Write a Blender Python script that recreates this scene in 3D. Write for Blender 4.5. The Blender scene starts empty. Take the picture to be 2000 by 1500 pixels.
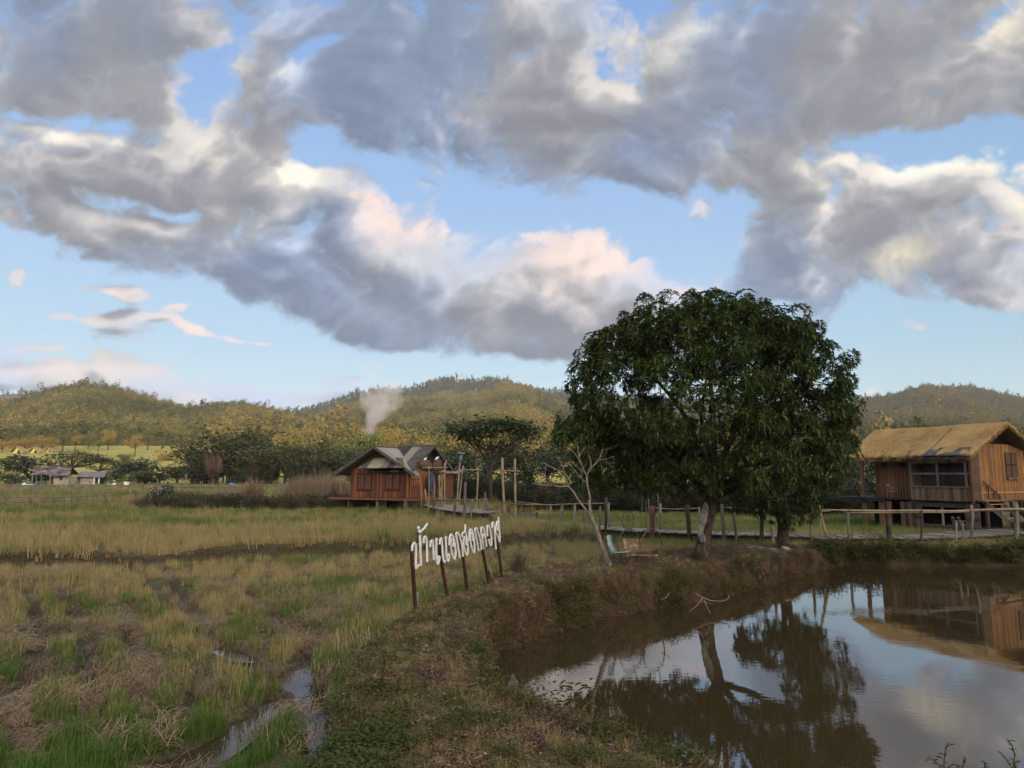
import bpy, math, random
import numpy as np
from mathutils import Vector, Matrix

# ------------------------------------------------------------------ camera
SC = bpy.context.scene
COL = SC.collection
F = 1390.0                                  # focal length in photo pixels (2000 px wide)
CZ = 4.0                                    # eye height above the pond surface
PH = math.atan(175.0 / F)                   # the camera looks up a little
cam_d = bpy.data.cameras.new('camera')
cam = bpy.data.objects.new('camera', cam_d)
COL.objects.link(cam)
cam.location = (0, 0, CZ)
cam.rotation_euler = (math.pi / 2 + PH, 0, 0)
cam_d.sensor_width = 36.0
cam_d.lens = 36.0 * F / 2000.0
cam_d.clip_start = 0.1
cam_d.clip_end = 20000
SC.camera = cam
SC.view_settings.view_transform = 'Standard'
SC.view_settings.look = 'None'
SC.view_settings.exposure = 0.0
SC.view_settings.gamma = 1.0
SC.cycles.use_denoising = True
SC.cycles.max_bounces = 7
SC.cycles.diffuse_bounces = 2
SC.cycles.glossy_bounces = 3
SC.cycles.transmission_bounces = 3
SC.cycles.transparent_max_bounces = 6
SC.cycles.volume_bounces = 0
SC.cycles.caustics_reflective = False
SC.cycles.caustics_refractive = False
SC.cycles.sample_clamp_indirect = 4.0

def ray(px, py):
    cx = (px - 1000.0) / F
    cy = (750.0 - py) / F
    return (cx, math.cos(PH) - cy * math.sin(PH), math.sin(PH) + cy * math.cos(PH))

def P(px, py, z):
    """point of the level z seen at a photo pixel"""
    d = ray(px, py); t = (z - CZ) / d[2]
    return (d[0] * t, d[1] * t, z)

def Q(px, py, y):
    """point at the distance y seen at a photo pixel"""
    d = ray(px, py); t = y / d[1]
    return (d[0] * t, y, CZ + d[2] * t)

def s2l(r, g, b):
    f = lambda c: (c / 255.0 / 12.92) if c / 255.0 <= 0.04045 else ((c / 255.0 + 0.055) / 1.055) ** 2.4
    return (f(r), f(g), f(b), 1.0)

# ------------------------------------------------------------------ light
SUN_EL = math.radians(7.0)
SUN_AZ = math.radians(155.0)                # clockwise from the view direction: behind, to the right
SUN_DIR = Vector((math.sin(SUN_AZ) * math.cos(SUN_EL), math.cos(SUN_AZ) * math.cos(SUN_EL), math.sin(SUN_EL)))
sun_d = bpy.data.lights.new('sun', 'SUN')
sun_d.energy = 5.0
sun_d.angle = math.radians(0.5)
sun_d.color = (1.0, 0.70, 0.40)
sun = bpy.data.objects.new('sun', sun_d)
COL.objects.link(sun)
sun.rotation_euler = SUN_DIR.to_track_quat('Z', 'Y').to_euler()

class NT:
    """small wrapper that writes node trees"""
    def __init__(s, tree):
        s.t = tree; s.N = tree.nodes; s.L = tree.links
    def put(s, sock, v):
        if v is None: return
        if isinstance(v, bpy.types.NodeSocket): s.L.new(v, sock)
        else:
            try: sock.default_value = v
            except Exception: sock.default_value = tuple(v)[:len(sock.default_value)]
    def n(s, typ, **kw):
        nd = s.N.new(typ)
        for k, v in kw.items(): setattr(nd, k, v)
        return nd
    def m(s, op, a, b=None, c=None, clamp=False):
        nd = s.n('ShaderNodeMath', operation=op, use_clamp=clamp)
        for i, v in enumerate((a, b, c)): s.put(nd.inputs[i], v)
        return nd.outputs[0]
    def vm(s, op, a, b=None, scale=None):
        nd = s.n('ShaderNodeVectorMath', operation=op)
        s.put(nd.inputs[0], a); s.put(nd.inputs[1], b)
        if scale is not None: s.put(nd.inputs['Scale'], scale)
        return nd.outputs['Value'] if op in ('LENGTH', 'DOT_PRODUCT', 'DISTANCE') else nd.outputs['Vector']
    def noise(s, vec, scale, detail=4, rough=0.55, dist=0.0, color=False):
        nd = s.n('ShaderNodeTexNoise')
        s.put(nd.inputs['Vector'], vec); s.put(nd.inputs['Scale'], scale)
        nd.inputs['Detail'].default_value = detail; nd.inputs['Roughness'].default_value = rough
        nd.inputs['Distortion'].default_value = dist
        return nd.outputs['Color' if color else 'Fac']
    def mr(s, v, a, b, c=0.0, d=1.0, smooth=False):
        nd = s.n('ShaderNodeMapRange', interpolation_type='SMOOTHSTEP' if smooth else 'LINEAR')
        s.put(nd.inputs[0], v)
        for i, x in enumerate((a, b, c, d)): s.put(nd.inputs[i + 1], x)
        return nd.outputs[0]
    def mix(s, fac, a, b, blend='MIX'):
        nd = s.n('ShaderNodeMix', data_type='RGBA', blend_type=blend)
        s.put(nd.inputs[0], fac); s.put(nd.inputs[6], a); s.put(nd.inputs[7], b)
        return nd.outputs[2]
    def ramp(s, v, stops):
        nd = s.n('ShaderNodeValToRGB')
        e = nd.color_ramp.elements
        while len(e) > 1: e.remove(e[-1])
        e[0].position = stops[0][0]; e[0].color = stops[0][1]
        for p, c in stops[1:]:
            x = e.new(p); x.color = c
        s.put(nd.inputs[0], v)
        return nd.outputs[0]
    def mapping(s, vec, loc=(0, 0, 0), rot=(0, 0, 0), scale=(1, 1, 1), typ='POINT'):
        nd = s.n('ShaderNodeMapping', vector_type=typ)
        s.put(nd.inputs[0], vec)
        if typ != 'VECTOR': nd.inputs[1].default_value = loc
        nd.inputs[2].default_value = rot; nd.inputs[3].default_value = scale
        return nd.outputs[0]

def gnoise(x, y, seed=0):
    """gradient noise on arrays"""
    xi = np.floor(x).astype(np.int64); yi = np.floor(y).astype(np.int64)
    xf = x - xi; yf = y - yi
    def grad(ix, iy, dx, dy):
        h = (ix * 374761393 + iy * 668265263 + seed * 974634777) & 0xffffffff
        h = ((h ^ (h >> 13)) * 1274126177) & 0xffffffff
        a = ((h ^ (h >> 16)) & 0xffff) * (2 * math.pi / 65536.0)
        return np.cos(a) * dx + np.sin(a) * dy
    u = xf * xf * xf * (xf * (xf * 6 - 15) + 10); v = yf * yf * yf * (yf * (yf * 6 - 15) + 10)
    a = grad(xi, yi, xf, yf); b = grad(xi + 1, yi, xf - 1, yf)
    c = grad(xi, yi + 1, xf, yf - 1); d = grad(xi + 1, yi + 1, xf - 1, yf - 1)
    return (a + (b - a) * u) * (1 - v) + (c + (d - c) * u) * v

def fbm(x, y, octv=5, rough=0.5, seed=0):
    s = np.zeros_like(x); a = 1.0; f = 1.0
    for k in range(octv):
        s += a * gnoise(x * f + 17.3 * k, y * f - 9.1 * k, seed + k)
        a *= rough; f *= 2.03
    return s

def sstep(x, a, b):
    t = np.clip((x - a) / (b - a), 0, 1)
    return t * t * (3 - 2 * t)

def cloud_layer(U, V):
    """colour (sRGB 0..1) and cover of the evening clouds for directions with U = x/y and V = z/y"""
    wx = fbm(U * 3.0, V * 4.6, 3, 0.5, 11) * 0.050 + fbm(U * 14, V * 22, 3, 0.5, 21) * 0.012
    wy = fbm(U * 3.0, V * 4.6, 3, 0.5, 31) * 0.034 + fbm(U * 14, V * 22, 3, 0.5, 41) * 0.009
    squash = np.clip(V / 0.25, 0.25, 1.0)
    bu = U + wx * squash; bv = V + wy * squash * squash
    pu, pv = bu, bv
    cur = [pu, pv]
    def blob(b, s0, s1):
        cu, cv = cur
        px, py, rx, ry, ang = b[:5]
        d = ray(px, py); k = 1.0 / F / d[1]
        du = (cu - d[0] / d[1]) / k; dv = (cv - d[2] / d[1]) / k
        a = math.radians(ang)
        e = np.sqrt(((du * math.cos(a) + dv * math.sin(a)) / rx) ** 2 + ((-du * math.sin(a) + dv * math.cos(a)) / ry) ** 2)
        return (b[5] if len(b) > 5 else 1.0) * (1 - sstep(e, s0, s1))
    def union(lst, s0=0.35, s1=1.55):
        acc = np.zeros_like(U)
        for b in lst:
            x = blob(b, s0, s1)
            acc = 1 - (1 - acc) * (1 - x)
        return acc
    def total(lst, s0=0.1, s1=1.5):
        acc = np.zeros_like(U)
        for b in lst: acc += blob(b, s0, s1)
        return np.minimum(acc, 1.3)
    BODY = ([
        (2300, 120, 380, 150, 0), (2420, 430, 300, 100, 10), (2700, 300, 300, 120, 0), (-330, 330, 260, 90, 0), (-420, 90, 380, 130, 0), (-520, 520, 240, 60, 0), (3300, 350, 420, 140, 0), (-1200, 350, 420, 140, 0),
        (150, -90, 420, 150, 0), (820, -110, 320, 130, 0), (1480, -110, 420, 150, 0), (1900, -60, 260, 110, 0),
        (150, 110, 330, 150, 0), (330, 210, 190, 75, -18), (560, 205, 110, 95, 0), (60, 330, 190, 85, 0),
        (330, 320, 330, 95, -14), (520, 370, 130, 75, -20), (230, 455, 360, 80, -10), (520, 520, 260, 75, -12),
        (730, 480, 140, 110, 0), (900, 560, 260, 115, -8), (1120, 590, 250, 108, -6), (1300, 585, 130, 62, 0),
        (700, 600, 240, 60, -10), (1010, 630, 210, 60, 0),
        (800, 90, 260, 130, 0), (730, 230, 110, 75, -20), (1020, 230, 320, 130, -6), (1200, 310, 290, 85, 0), (1450, 140, 330, 150, 0),
        (1560, 290, 170, 100, 20), (1750, 120, 330, 125, 0), (1900, 190, 230, 70, 0), (1120, 60, 160, 80, 0),
        (1820, 400, 330, 105, 14), (1640, 480, 170, 85, 10), (1890, 490, 190, 95, 0), (1560, 560, 100, 55, 0), (1770, 515, 75, 55, 0),
        (1880, 575, 160, 40, 0, 0.62),
        (130, 742, 420, 36, -3, 0.9), (450, 778, 330, 24, -2, 0.85), (900, 742, 260, 12, 0, 0.5),
        (195, 574, 42, 14, -10, 0.75), (262, 592, 40, 15, -6, 0.8), (330, 617, 30, 13, 0, 0.85), (335, 645, 36, 11, -8, 0.75), (392, 655, 44, 14, -6, 0.8), (450, 662, 36, 9, -4, 0.7), (515, 668, 40, 8, -3, 0.7),
        (25, 545, 28, 22, -30, 0.75), (110, 628, 70, 12, -4, 0.6), (250, 632, 70, 14, -3, 0.65), (60, 680, 80, 10, 0, 0.6),
        (1690, 765, 60, 16, 0, 0.6), (1785, 640, 60, 14, 0, 0.6), (1370, 410, 80, 20, 28, 0.58), (1640, 620, 110, 36, 0, 0.6)])
    HOLES = ([(1245, 55, 55, 85, -10), (630, 120, 40, 60, 20, 0.7), (425, 165, 60, 70, -20, 0.75), (760, 20, 60, 30, 0, 0.5), (555, 510, 26, 14, 0, 0.8),
              (1690, 265, 110, 30, 8, 0.9), (1930, 255, 130, 26, 4, 0.9), (120, 224, 200, 26, -6, 1.0), (400, 215, 70, 40, -30, 0.9), (600, 300, 60, 60, 0, 0.7), (30, 300, 90, 20, 0, 0.6), (170, 372, 110, 18, -12, 0.7), (80, 470, 120, 18, -10, 0.6), (330, 405, 90, 14, -14, 0.5), (590, 330, 50, 40, 0, 0.6), (1420, 400, 90, 24, 20, 0.6), (610, 440, 40, 30, 0, 0.5)])
    def puffs(x, y, octv):
        a = 1.0; t = np.zeros_like(x); f = 1.0
        for q in range(octv):
            t += a * (np.abs(gnoise(x * f + 5.1 * q, y * f + 3.3 * q, 51 + q)) * 2.0 - 0.45)
            a *= 0.56; f *= 2.07
        return t
    def field(u, v, octv):
        cur[0], cur[1] = u, v
        return union(BODY, 0.15, 1.65) - union(HOLES, 0.0, 1.7) * 0.55 + puffs(u * 6.4, v * 8.2, octv) * 0.52 + fbm(u * 2.2, v * 3.2, 2, 0.5, 91) * 0.20 - 0.04
    dens = field(pu, pv, 8)
    d1 = field(pu + 0.012, pv + 0.022, 7); d2 = field(pu + 0.030, pv + 0.055, 3); d3 = field(pu + 0.05, pv + 0.11, 2)
    cur[0], cur[1] = pu, pv
    alpha = sstep(dens, 0.25, 0.56)
    occ = sstep(d1, 0.1, 0.9) * 0.36 + sstep(d2, 0.1, 1.0) * 0.36 + sstep(d3, 0.1, 1.0) * 0.28
    lit = 1 - sstep(occ, 0.15, 0.80)
    soft = 0.07 * (1 - lit); alpha = np.clip((dens - (0.25 - soft)) / (0.31 + 2.2 * soft), 0, 1); alpha = alpha * alpha * (3 - 2 * alpha)
    smooth = field(pu, pv, 4); fine = np.clip((smooth - field(pu + 0.014, pv + 0.026, 4)) * 0.62 + (dens - d1) * 0.22, -0.30, 0.42)
    cur[0], cur[1] = pu, pv
    fine = fine * (1 - 0.5 * sstep(pv, 0.42, 0.66)); lit = lit * (1 - 0.30 * sstep(pv, 0.52, 0.72))
    cream = total([(75, 258, 70, 26, -15, 0.85), (190, 248, 50, 18, 0, 0.75), (480, 300, 110, 40, -28, 0.95), (560, 350, 60, 42, -20, 0.75), (495, 405, 95, 24, -12, 0.9),
                   (495, 212, 30, 22, 0, 0.9), (540, 130, 70, 30, 0, 0.5), (1640, 285, 85, 60, 45, 0.95), (1850, 305, 140, 40, 8, 1.0), (1965, 310, 60, 40, 0, 0.8),
                   (1950, 70, 90, 90, 0, 0.8), (1330, 80, 90, 60, 20, 0.6), (1985, 390, 60, 50, 0, 0.8), (1580, 570, 80, 42, 0, 0.95), (1620, 405, 30, 12, 0, 0.5),
                   (1840, 150, 150, 50, 0, 0.45), (175, 375, 40, 14, 0, 0.7), (250, 430, 160, 18, -6, 0.4), (1500, 485, 50, 30, 0, 0.5),
                   (1000, 30, 150, 40, 0, 0.25), (1270, 150, 120, 60, 0, 0.3)])
    pink = total([(740, 425, 105, 55, -15, 0.85), (690, 385, 40, 18, 0, 0.7), (870, 440, 60, 28, 0, 0.75), (1010, 460, 70, 34, -8, 0.8), (1170, 500, 110, 36, -10, 1.0), (1090, 520, 90, 36, 0, 0.6),
                  (1100, 590, 110, 60, 0, 0.35), (1360, 560, 50, 14, 0, 0.6), (380, 655, 90, 14, -10, 0.8), (480, 668, 90, 8, 0, 0.6), (250, 590, 40, 12, 0, 0.6),
                  (1690, 765, 60, 12, 0, 0.6), (900, 740, 220, 10, 0, 0.5), (330, 614, 30, 12, 0, 0.5), (930, 260, 160, 60, 0, 0.2), (100, 725, 260, 14, -2, 0.35), (380, 782, 40, 10, 0, 0.4)])
    yel = total([(1770, 515, 68, 42, 20, 1.15), (1985, 70, 50, 60, 0, 0.5), (1990, 390, 40, 60, 0, 0.4)])
    cool = sstep(fbm(pu * 2.4, pv * 3.0, 3, 0.5, 71), -0.25, 0.25)
    def mixc(a, b, f): return a + (b - a) * f[..., None]
    C = lambda *v: np.array(v, float) / 255.0
    one = np.ones_like(U)[..., None]
    light = mixc(C(190, 203, 228) * one, C(212, 208, 206) * one, cool)
    dark = mixc(C(124, 140, 167) * one, C(143, 145, 154) * one, cool)
    cc = mixc(dark, light, np.clip(lit * 1.0 + fine * 0.7 + (1 - sstep(dens, 0.3, 1.1)) * 0.35, 0, 1))
    mod = np.clip(0.12 + lit * 1.25 + fine * 1.3, 0, 1.3)
    cc = mixc(cc, C(251, 242, 226), np.clip(cream * (mod * 0.9 + 0.10), 0, 1))
    cc = mixc(cc, C(241, 219, 212), np.clip(pink * mod * 0.85, 0, 1))
    cc = mixc(cc, C(255, 240, 204), np.clip(yel * np.clip(0.55 + fine, 0, 1) , 0, 1))
    cc = np.clip(cc * (1 + fine * 0.18)[..., None], 0, 1)
    return cc, alpha

def build_world():
    w = bpy.data.worlds.new('World'); SC.world = w; w.use_nodes = True
    t = NT(w.node_tree); t.N.clear()
    out = t.n('ShaderNodeOutputWorld'); bg = t.n('ShaderNodeBackground')
    t.L.new(bg.outputs[0], out.inputs[0])
    bg.inputs[1].default_value = 0.1
    # the clouds, computed here as two panoramas (colour and cover) from noise
    W, H = 4096, 2048
    az = (np.arange(W) + 0.5) / W * 2 * math.pi - math.pi      # 0 is the view direction, positive to the right
    el = (np.arange(H) + 0.5) / H * math.pi - math.pi / 2
    ci = np.where(np.abs(az) < math.radians(62))[0]; ri = np.where((el > 0.0) & (el < math.radians(60)))[0]
    A, E = np.meshgrid(az[ci], el[ri])
    cc, al = cloud_layer(np.tan(A), np.tan(E) / np.cos(A))
    al *= sstep(np.cos(A), math.cos(math.radians(62)), math.cos(math.radians(50))) * sstep(E, 0.0, 0.03) * (1 - sstep(E, math.radians(46), math.radians(58)))
    sl = (slice(ri[0], ri[-1] + 1), slice(ci[0], ci[-1] + 1))
    def img(name, arr, cs):
        im = bpy.data.images.new(name, W, H, alpha=False, float_buffer=False)
        im.colorspace_settings.name = cs
        buf = np.ones((H, W, 4), np.float32); buf[..., :3] = 0.7 if cs == 'sRGB' else 0.0
        buf[sl[0], sl[1], :3] = arr
        im.pixels.foreach_set(buf.ravel()); im.update(); im.pack()
        return im
    ic = img('cloud_colour', cc, 'sRGB'); ia = img('cloud_cover', np.repeat(al[..., None], 3, 2), 'Non-Color')
    g = t.vm('NORMALIZE', t.n('ShaderNodeTexCoord').outputs['Generated'])
    turn = t.mapping(g, rot=(0, 0, math.radians(-90)))          # centre of the panorama = view direction (+Y)
    def env(im):
        nd = t.n('ShaderNodeTexEnvironment'); nd.image = im; nd.interpolation = 'Cubic'
        t.L.new(turn, nd.inputs[0]); return nd.outputs[0]
    sp = t.n('ShaderNodeSeparateXYZ'); t.L.new(g, sp.inputs[0])
    X, Y, Z = sp.outputs
    sky = t.n('ShaderNodeTexSky', sky_type='NISHITA', sun_disc=False)
    sky.sun_elevation = SUN_EL; sky.sun_rotation = SUN_AZ
    sky.air_density = 1.0; sky.dust_density = 0.6; sky.ozone_density = 1.6
    grad = t.ramp(t.mr(Z, 0.0, 0.62), [
        (0.0, s2l(224, 236, 232)), (0.10, s2l(212, 236, 244)), (0.28, s2l(188, 220, 246)),
        (0.55, s2l(170, 204, 247)), (1.0, s2l(134, 175, 236))])
    clear = t.mix(0.85, t.vm('SCALE', sky.outputs[0], scale=0.16), grad)
    right = t.mr(X, 0.2, 0.6, 0, 0.5, True)
    clear = t.mix(right, clear, t.mix(1.0, clear, s2l(222, 236, 234), 'MULTIPLY'))
    front = t.mr(Y, 0.35, 0.65, 0, 1, True)
    bf = t.m('MULTIPLY', t.mr(t.noise(g, 2.4, 4, 0.55), 0.42, 0.62, 0, 0.8, True), t.m('SUBTRACT', 1.0, front))
    col = t.mix(bf, clear, s2l(222, 204, 184))
    rear = t.mr(Y, 0.25, -0.35, 1.0, 2.2, True)               # unseen sky behind the camera, brightened as fill for the shaded ground
    col = t.vm('SCALE', col, scale=rear)
    col = t.mix(env(ia), col, env(ic))
    sd = t.m('MAXIMUM', t.vm('DOT_PRODUCT', g, tuple(SUN_DIR)), 0.0)
    glow = t.m('MULTIPLY', t.m('POWER', sd, 4.0), 5.5)          # warm glow added round the sun, behind the camera, as soft light
    col = t.vm('ADD', col, t.vm('SCALE', (1.0, 0.80, 0.54), scale=glow))
    t.L.new(t.vm('SCALE', col, scale=10.0), bg.inputs[0])
build_world()

# ------------------------------------------------------------------ helpers
RNG = np.random.default_rng(7)
random.seed(7)
ORG = {}                                     # world origin of every parent

def tag(o, label=None, cat=None, group=None, kind=None):
    if label: o['label'] = label
    if cat: o['category'] = cat
    if group: o['group'] = group
    if kind: o['kind'] = kind
    return o

def thing(name, label, cat, loc=(0, 0, 0), group=None):
    o = bpy.data.objects.new(name, None); COL.objects.link(o)
    o.location = loc; o.empty_display_size = 0.2
    ORG[o.name] = Vector(loc)
    return tag(o, label, cat, group)

def link_mesh(name, me, mat, parent=None, org=None):
    o = bpy.data.objects.new(name, me); COL.objects.link(o)
    if mat: me.materials.append(mat)
    if parent is not None:
        o.parent = parent; ORG[o.name] = ORG[parent.name]
    else:
        if org is not None: o.location = org
        ORG[o.name] = Vector(org) if org is not None else Vector((0, 0, 0))
    return o

class MB:
    """collects shapes in world space and links them as one mesh"""
    def __init__(s, M=None):
        s.v = []; s.f = []; s.M = M
    def add(s, vs, fs):
        n = len(s.v)
        if s.M is not None: vs = [s.M @ Vector(v) for v in vs]
        s.v += [tuple(v) for v in vs]; s.f += [tuple(i + n for i in f) for f in fs]
        return s
    def box(s, x0, x1, y0, y1, z0, z1):
        return s.add([(x0, y0, z0), (x1, y0, z0), (x1, y1, z0), (x0, y1, z0), (x0, y0, z1), (x1, y0, z1), (x1, y1, z1), (x0, y1, z1)],
                     [(0, 3, 2, 1), (4, 5, 6, 7), (0, 1, 5, 4), (1, 2, 6, 5), (2, 3, 7, 6), (3, 0, 4, 7)])
    def beam(s, p, q, w, h, up=(0, 0, 1)):
        p = Vector(p); q = Vector(q); d = (q - p).normalized(); up = Vector(up)
        if abs(d.dot(up)) > 0.98: up = Vector((1, 0, 0))
        a = d.cross(up).normalized() * w / 2; b = a.cross(d).normalized() * h / 2
        vs = [c + i * a + j * b for c in (p, q) for i, j in ((-1, -1), (1, -1), (1, 1), (-1, 1))]
        return s.add(vs, [(0, 3, 2, 1), (4, 5, 6, 7), (0, 1, 5, 4), (1, 2, 6, 5), (2, 3, 7, 6), (3, 0, 4, 7)])
    def tube(s, pts, rad, n=7):
        pts = [Vector(p) for p in pts]
        if not hasattr(rad, '__len__'): rad = [rad] * len(pts)
        vs = []; fs = []; prev = None
        for i, p in enumerate(pts):
            d = (pts[min(i + 1, len(pts) - 1)] - pts[max(i - 1, 0)]).normalized()
            a = prev - d * prev.dot(d) if prev is not None else d.orthogonal()
            if a.length < 1e-5: a = d.orthogonal()
            a.normalize(); prev = a; b = d.cross(a)
            for k in range(n):
                t = 2 * math.pi * k / n
                vs.append(p + (a * math.cos(t) + b * math.sin(t)) * rad[i])
        for i in range(len(pts) - 1):
            for k in range(n):
                fs.append((i * n + k, i * n + (k + 1) % n, (i + 1) * n + (k + 1) % n, (i + 1) * n + k))
        fs.append(tuple(range(n))[::-1]); fs.append(tuple((len(pts) - 1) * n + k for k in range(n)))
        return s.add(vs, fs)
    def prism(s, poly, d):
        """a flat polygon given thickness along d"""
        n = len(poly); d = Vector(d)
        vs = [Vector(p) for p in poly] + [Vector(p) + d for p in poly]
        fs = [tuple(range(n))[::-1], tuple(range(n, 2 * n))] + [(i, (i + 1) % n, n + (i + 1) % n, n + i) for i in range(n)]
        return s.add(vs, fs)
    def build(s, name, mat, parent=None, smooth=False, label=None):
        me = bpy.data.meshes.new(name)
        org = ORG[parent.name] if parent is not None else None
        vs = s.v if org is None else [(v[0] - org[0], v[1] - org[1], v[2] - org[2]) for v in s.v]
        me.from_pydata(vs, [], s.f); me.update()
        if smooth: me.polygons.foreach_set('use_smooth', [True] * len(me.polygons))
        o = link_mesh(name, me, mat, parent)
        if label: o['label'] = label
        return o

def pole_pts(p, q, n=5, wob=0.02):
    p = np.array(p, float); q = np.array(q, float); L = np.linalg.norm(q - p)
    return [tuple(p + (q - p) * i / (n - 1) + (RNG.normal(0, wob * min(L, 2) * 0.5, 3) if 0 < i < n - 1 else 0)) for i in range(n)]

def np_mesh(name, V, Fc, mat, parent=None, attrs=None, smooth=False, face_mat=None):
    me = bpy.data.meshes.new(name)
    V = np.asarray(V, float)
    if parent is not None: V = V - np.array(ORG[parent.name])
    me.from_pydata(V, [], Fc if isinstance(Fc, list) else np.asarray(Fc)); me.update()
    for k, a in (attrs or {}).items():
        at = me.attributes.new(k, 'FLOAT', 'POINT'); at.data.foreach_set('value', np.asarray(a, np.float32))
    if smooth: me.polygons.foreach_set('use_smooth', np.ones(len(me.polygons), bool))
    return link_mesh(name, me, mat, parent)

# ------------------------------------------------------------------ materials
def new_mat(name, rough=0.8, spec=0.3):
    m = bpy.data.materials.new(name); m.use_nodes = True
    t = NT(m.node_tree); b = t.N['Principled BSDF']
    b.inputs['Roughness'].default_value = rough; b.inputs['Specular IOR Level'].default_value = spec
    return m, t, b

def attr(t, name, typ='GEOMETRY'):
    nd = t.n('ShaderNodeAttribute'); nd.attribute_name = name; nd.attribute_type = typ
    return nd.outputs['Fac']

def objco(t, gen=False):
    return t.n('ShaderNodeTexCoord').outputs['Object']

def mat_noise(name, cols, scale=3.0, stretch=(1, 1, 1), rough=0.85, spec=0.2, bump=0.0, detail=5, lo=0.3, hi=0.7):
    m, t, b = new_mat(name, rough, spec)
    v = t.mapping(objco(t), scale=stretch)
    f = t.noise(v, scale, detail, 0.6)
    n = len(cols)
    t.L.new(t.ramp(f, [(lo + (hi - lo) * i / (n - 1), c) for i, c in enumerate(cols)]), b.inputs['Base Color'])
    if bump:
        bp = t.n('ShaderNodeBump'); bp.inputs['Strength'].default_value = bump; bp.inputs['Distance'].default_value = 0.02
        t.L.new(t.noise(v, scale * 2.5, 4, 0.6), bp.inputs['Height']); t.L.new(bp.outputs[0], b.inputs['Normal'])
    return m

def mat_boards(name, cols, along, board=0.15, rough=0.7, streak=9.0, vert=True, gap=0.05, split=0.0, spec=0.3):
    """boards side by side: 'along' is the horizontal direction across the boards"""
    m, t, b = new_mat(name, rough, spec)
    co = objco(t)
    x = t.vm('DOT_PRODUCT', co, tuple(along))
    z = t.n('ShaderNodeSeparateXYZ'); t.L.new(co, z.inputs[0]); zz = z.outputs[2]
    k = t.m('DIVIDE', x, board); idx = t.m('FLOOR', k); fr = t.m('FRACT', k)
    wn = t.n('ShaderNodeTexWhiteNoise', noise_dimensions='1D'); t.L.new(idx, wn.inputs['W'])
    cv = t.n('ShaderNodeCombineXYZ')
    t.L.new(t.m('MULTIPLY', x, streak * 2.0), cv.inputs[0]); t.L.new(t.m('MULTIPLY', idx, 3.7), cv.inputs[1]); t.L.new(t.m('MULTIPLY', zz, 1.3), cv.inputs[2])
    st = t.noise(cv.outputs[0], 1.6, 4, 0.6)
    big = t.noise(t.mapping(co, scale=(1, 1, 0.6)), 1.4, 5, 0.65)
    f = t.m('ADD', t.m('ADD', t.m('MULTIPLY', wn.outputs['Value'], 0.42), t.m('MULTIPLY', st, 0.55)), t.m('MULTIPLY', t.m('SUBTRACT', big, 0.30), 0.55))
    n = len(cols)
    c = t.ramp(f, [(0.25 + 0.55 * i / (n - 1), q) for i, q in enumerate(cols)])
    edge = t.m('MINIMUM', fr, t.m('SUBTRACT', 1.0, fr))
    g = t.mr(edge, 0.0, gap, 0.0, 1.0)
    bp = t.n('ShaderNodeBump'); bp.inputs['Strength'].default_value = 0.8; bp.inputs['Distance'].default_value = 0.012
    t.L.new(t.m('ADD', g, t.m('MULTIPLY', st, 0.3)), bp.inputs['Height']); t.L.new(bp.outputs[0], b.inputs['Normal'])
    c = t.mix(t.mr(g, 0, 1, 0.55, 0.0), c, (0.008, 0.006, 0.004, 1))
    t.L.new(c, b.inputs['Base Color'])
    return m

def lin(r, g, b): return (r, g, b, 1.0)

M_BAMBOO = mat_noise('bamboo_pole', [lin(.10, .075, .05), lin(.22, .165, .105), lin(.30, .235, .16)], 4.0, (1, 1, 0.35), 0.7, 0.3, 0.3)
M_GREYWOOD = mat_noise('weathered_wood', [lin(.045, .037, .03), lin(.12, .10, .082), lin(.20, .175, .145)], 5.0, (1, 1, 0.25), 0.85, 0.2, 0.4)
M_DARKWOOD = mat_noise('dark_wood', [lin(.022, .015, .011), lin(.05, .034, .024), lin(.085, .058, .04)], 5.0, (1, 1, 0.25), 0.8, 0.2, 0.4)
M_REDWOOD = mat_noise('red_brown_wood', [lin(.045, .018, .011), lin(.085, .032, .019), lin(.12, .05, .03)], 5.0, (1, 1, 0.3), 0.65, 0.3, 0.3)
M_BARK = mat_noise('bark', [lin(.02, .015, .011), lin(.05, .038, .028), lin(.10, .08, .062)], 9.0, (1, 1, 0.35), 0.95, 0.1, 0.9)
M_IRON = mat_noise('rusty_iron', [lin(.03, .018, .013), lin(.06, .034, .022), lin(.11, .07, .045)], 14.0, (1, 1, 1), 0.6, 0.4, 0.2)
M_BLACK = mat_noise('black_paint', [lin(.006, .006, .007), lin(.014, .014, .015)], 8.0, (1, 1, 1), 0.5, 0.4)
M_WHITE = mat_noise('white_paint', [lin(.62, .60, .56), lin(.78, .77, .73)], 6.0, (1, 1, 1), 0.5, 0.4)
M_GAP = mat_noise('opening_shade', [lin(.006, .005, .004), lin(.014, .010, .008)], 3.0)  # near-black colour in place of the shade inside openings and gaps

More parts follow.
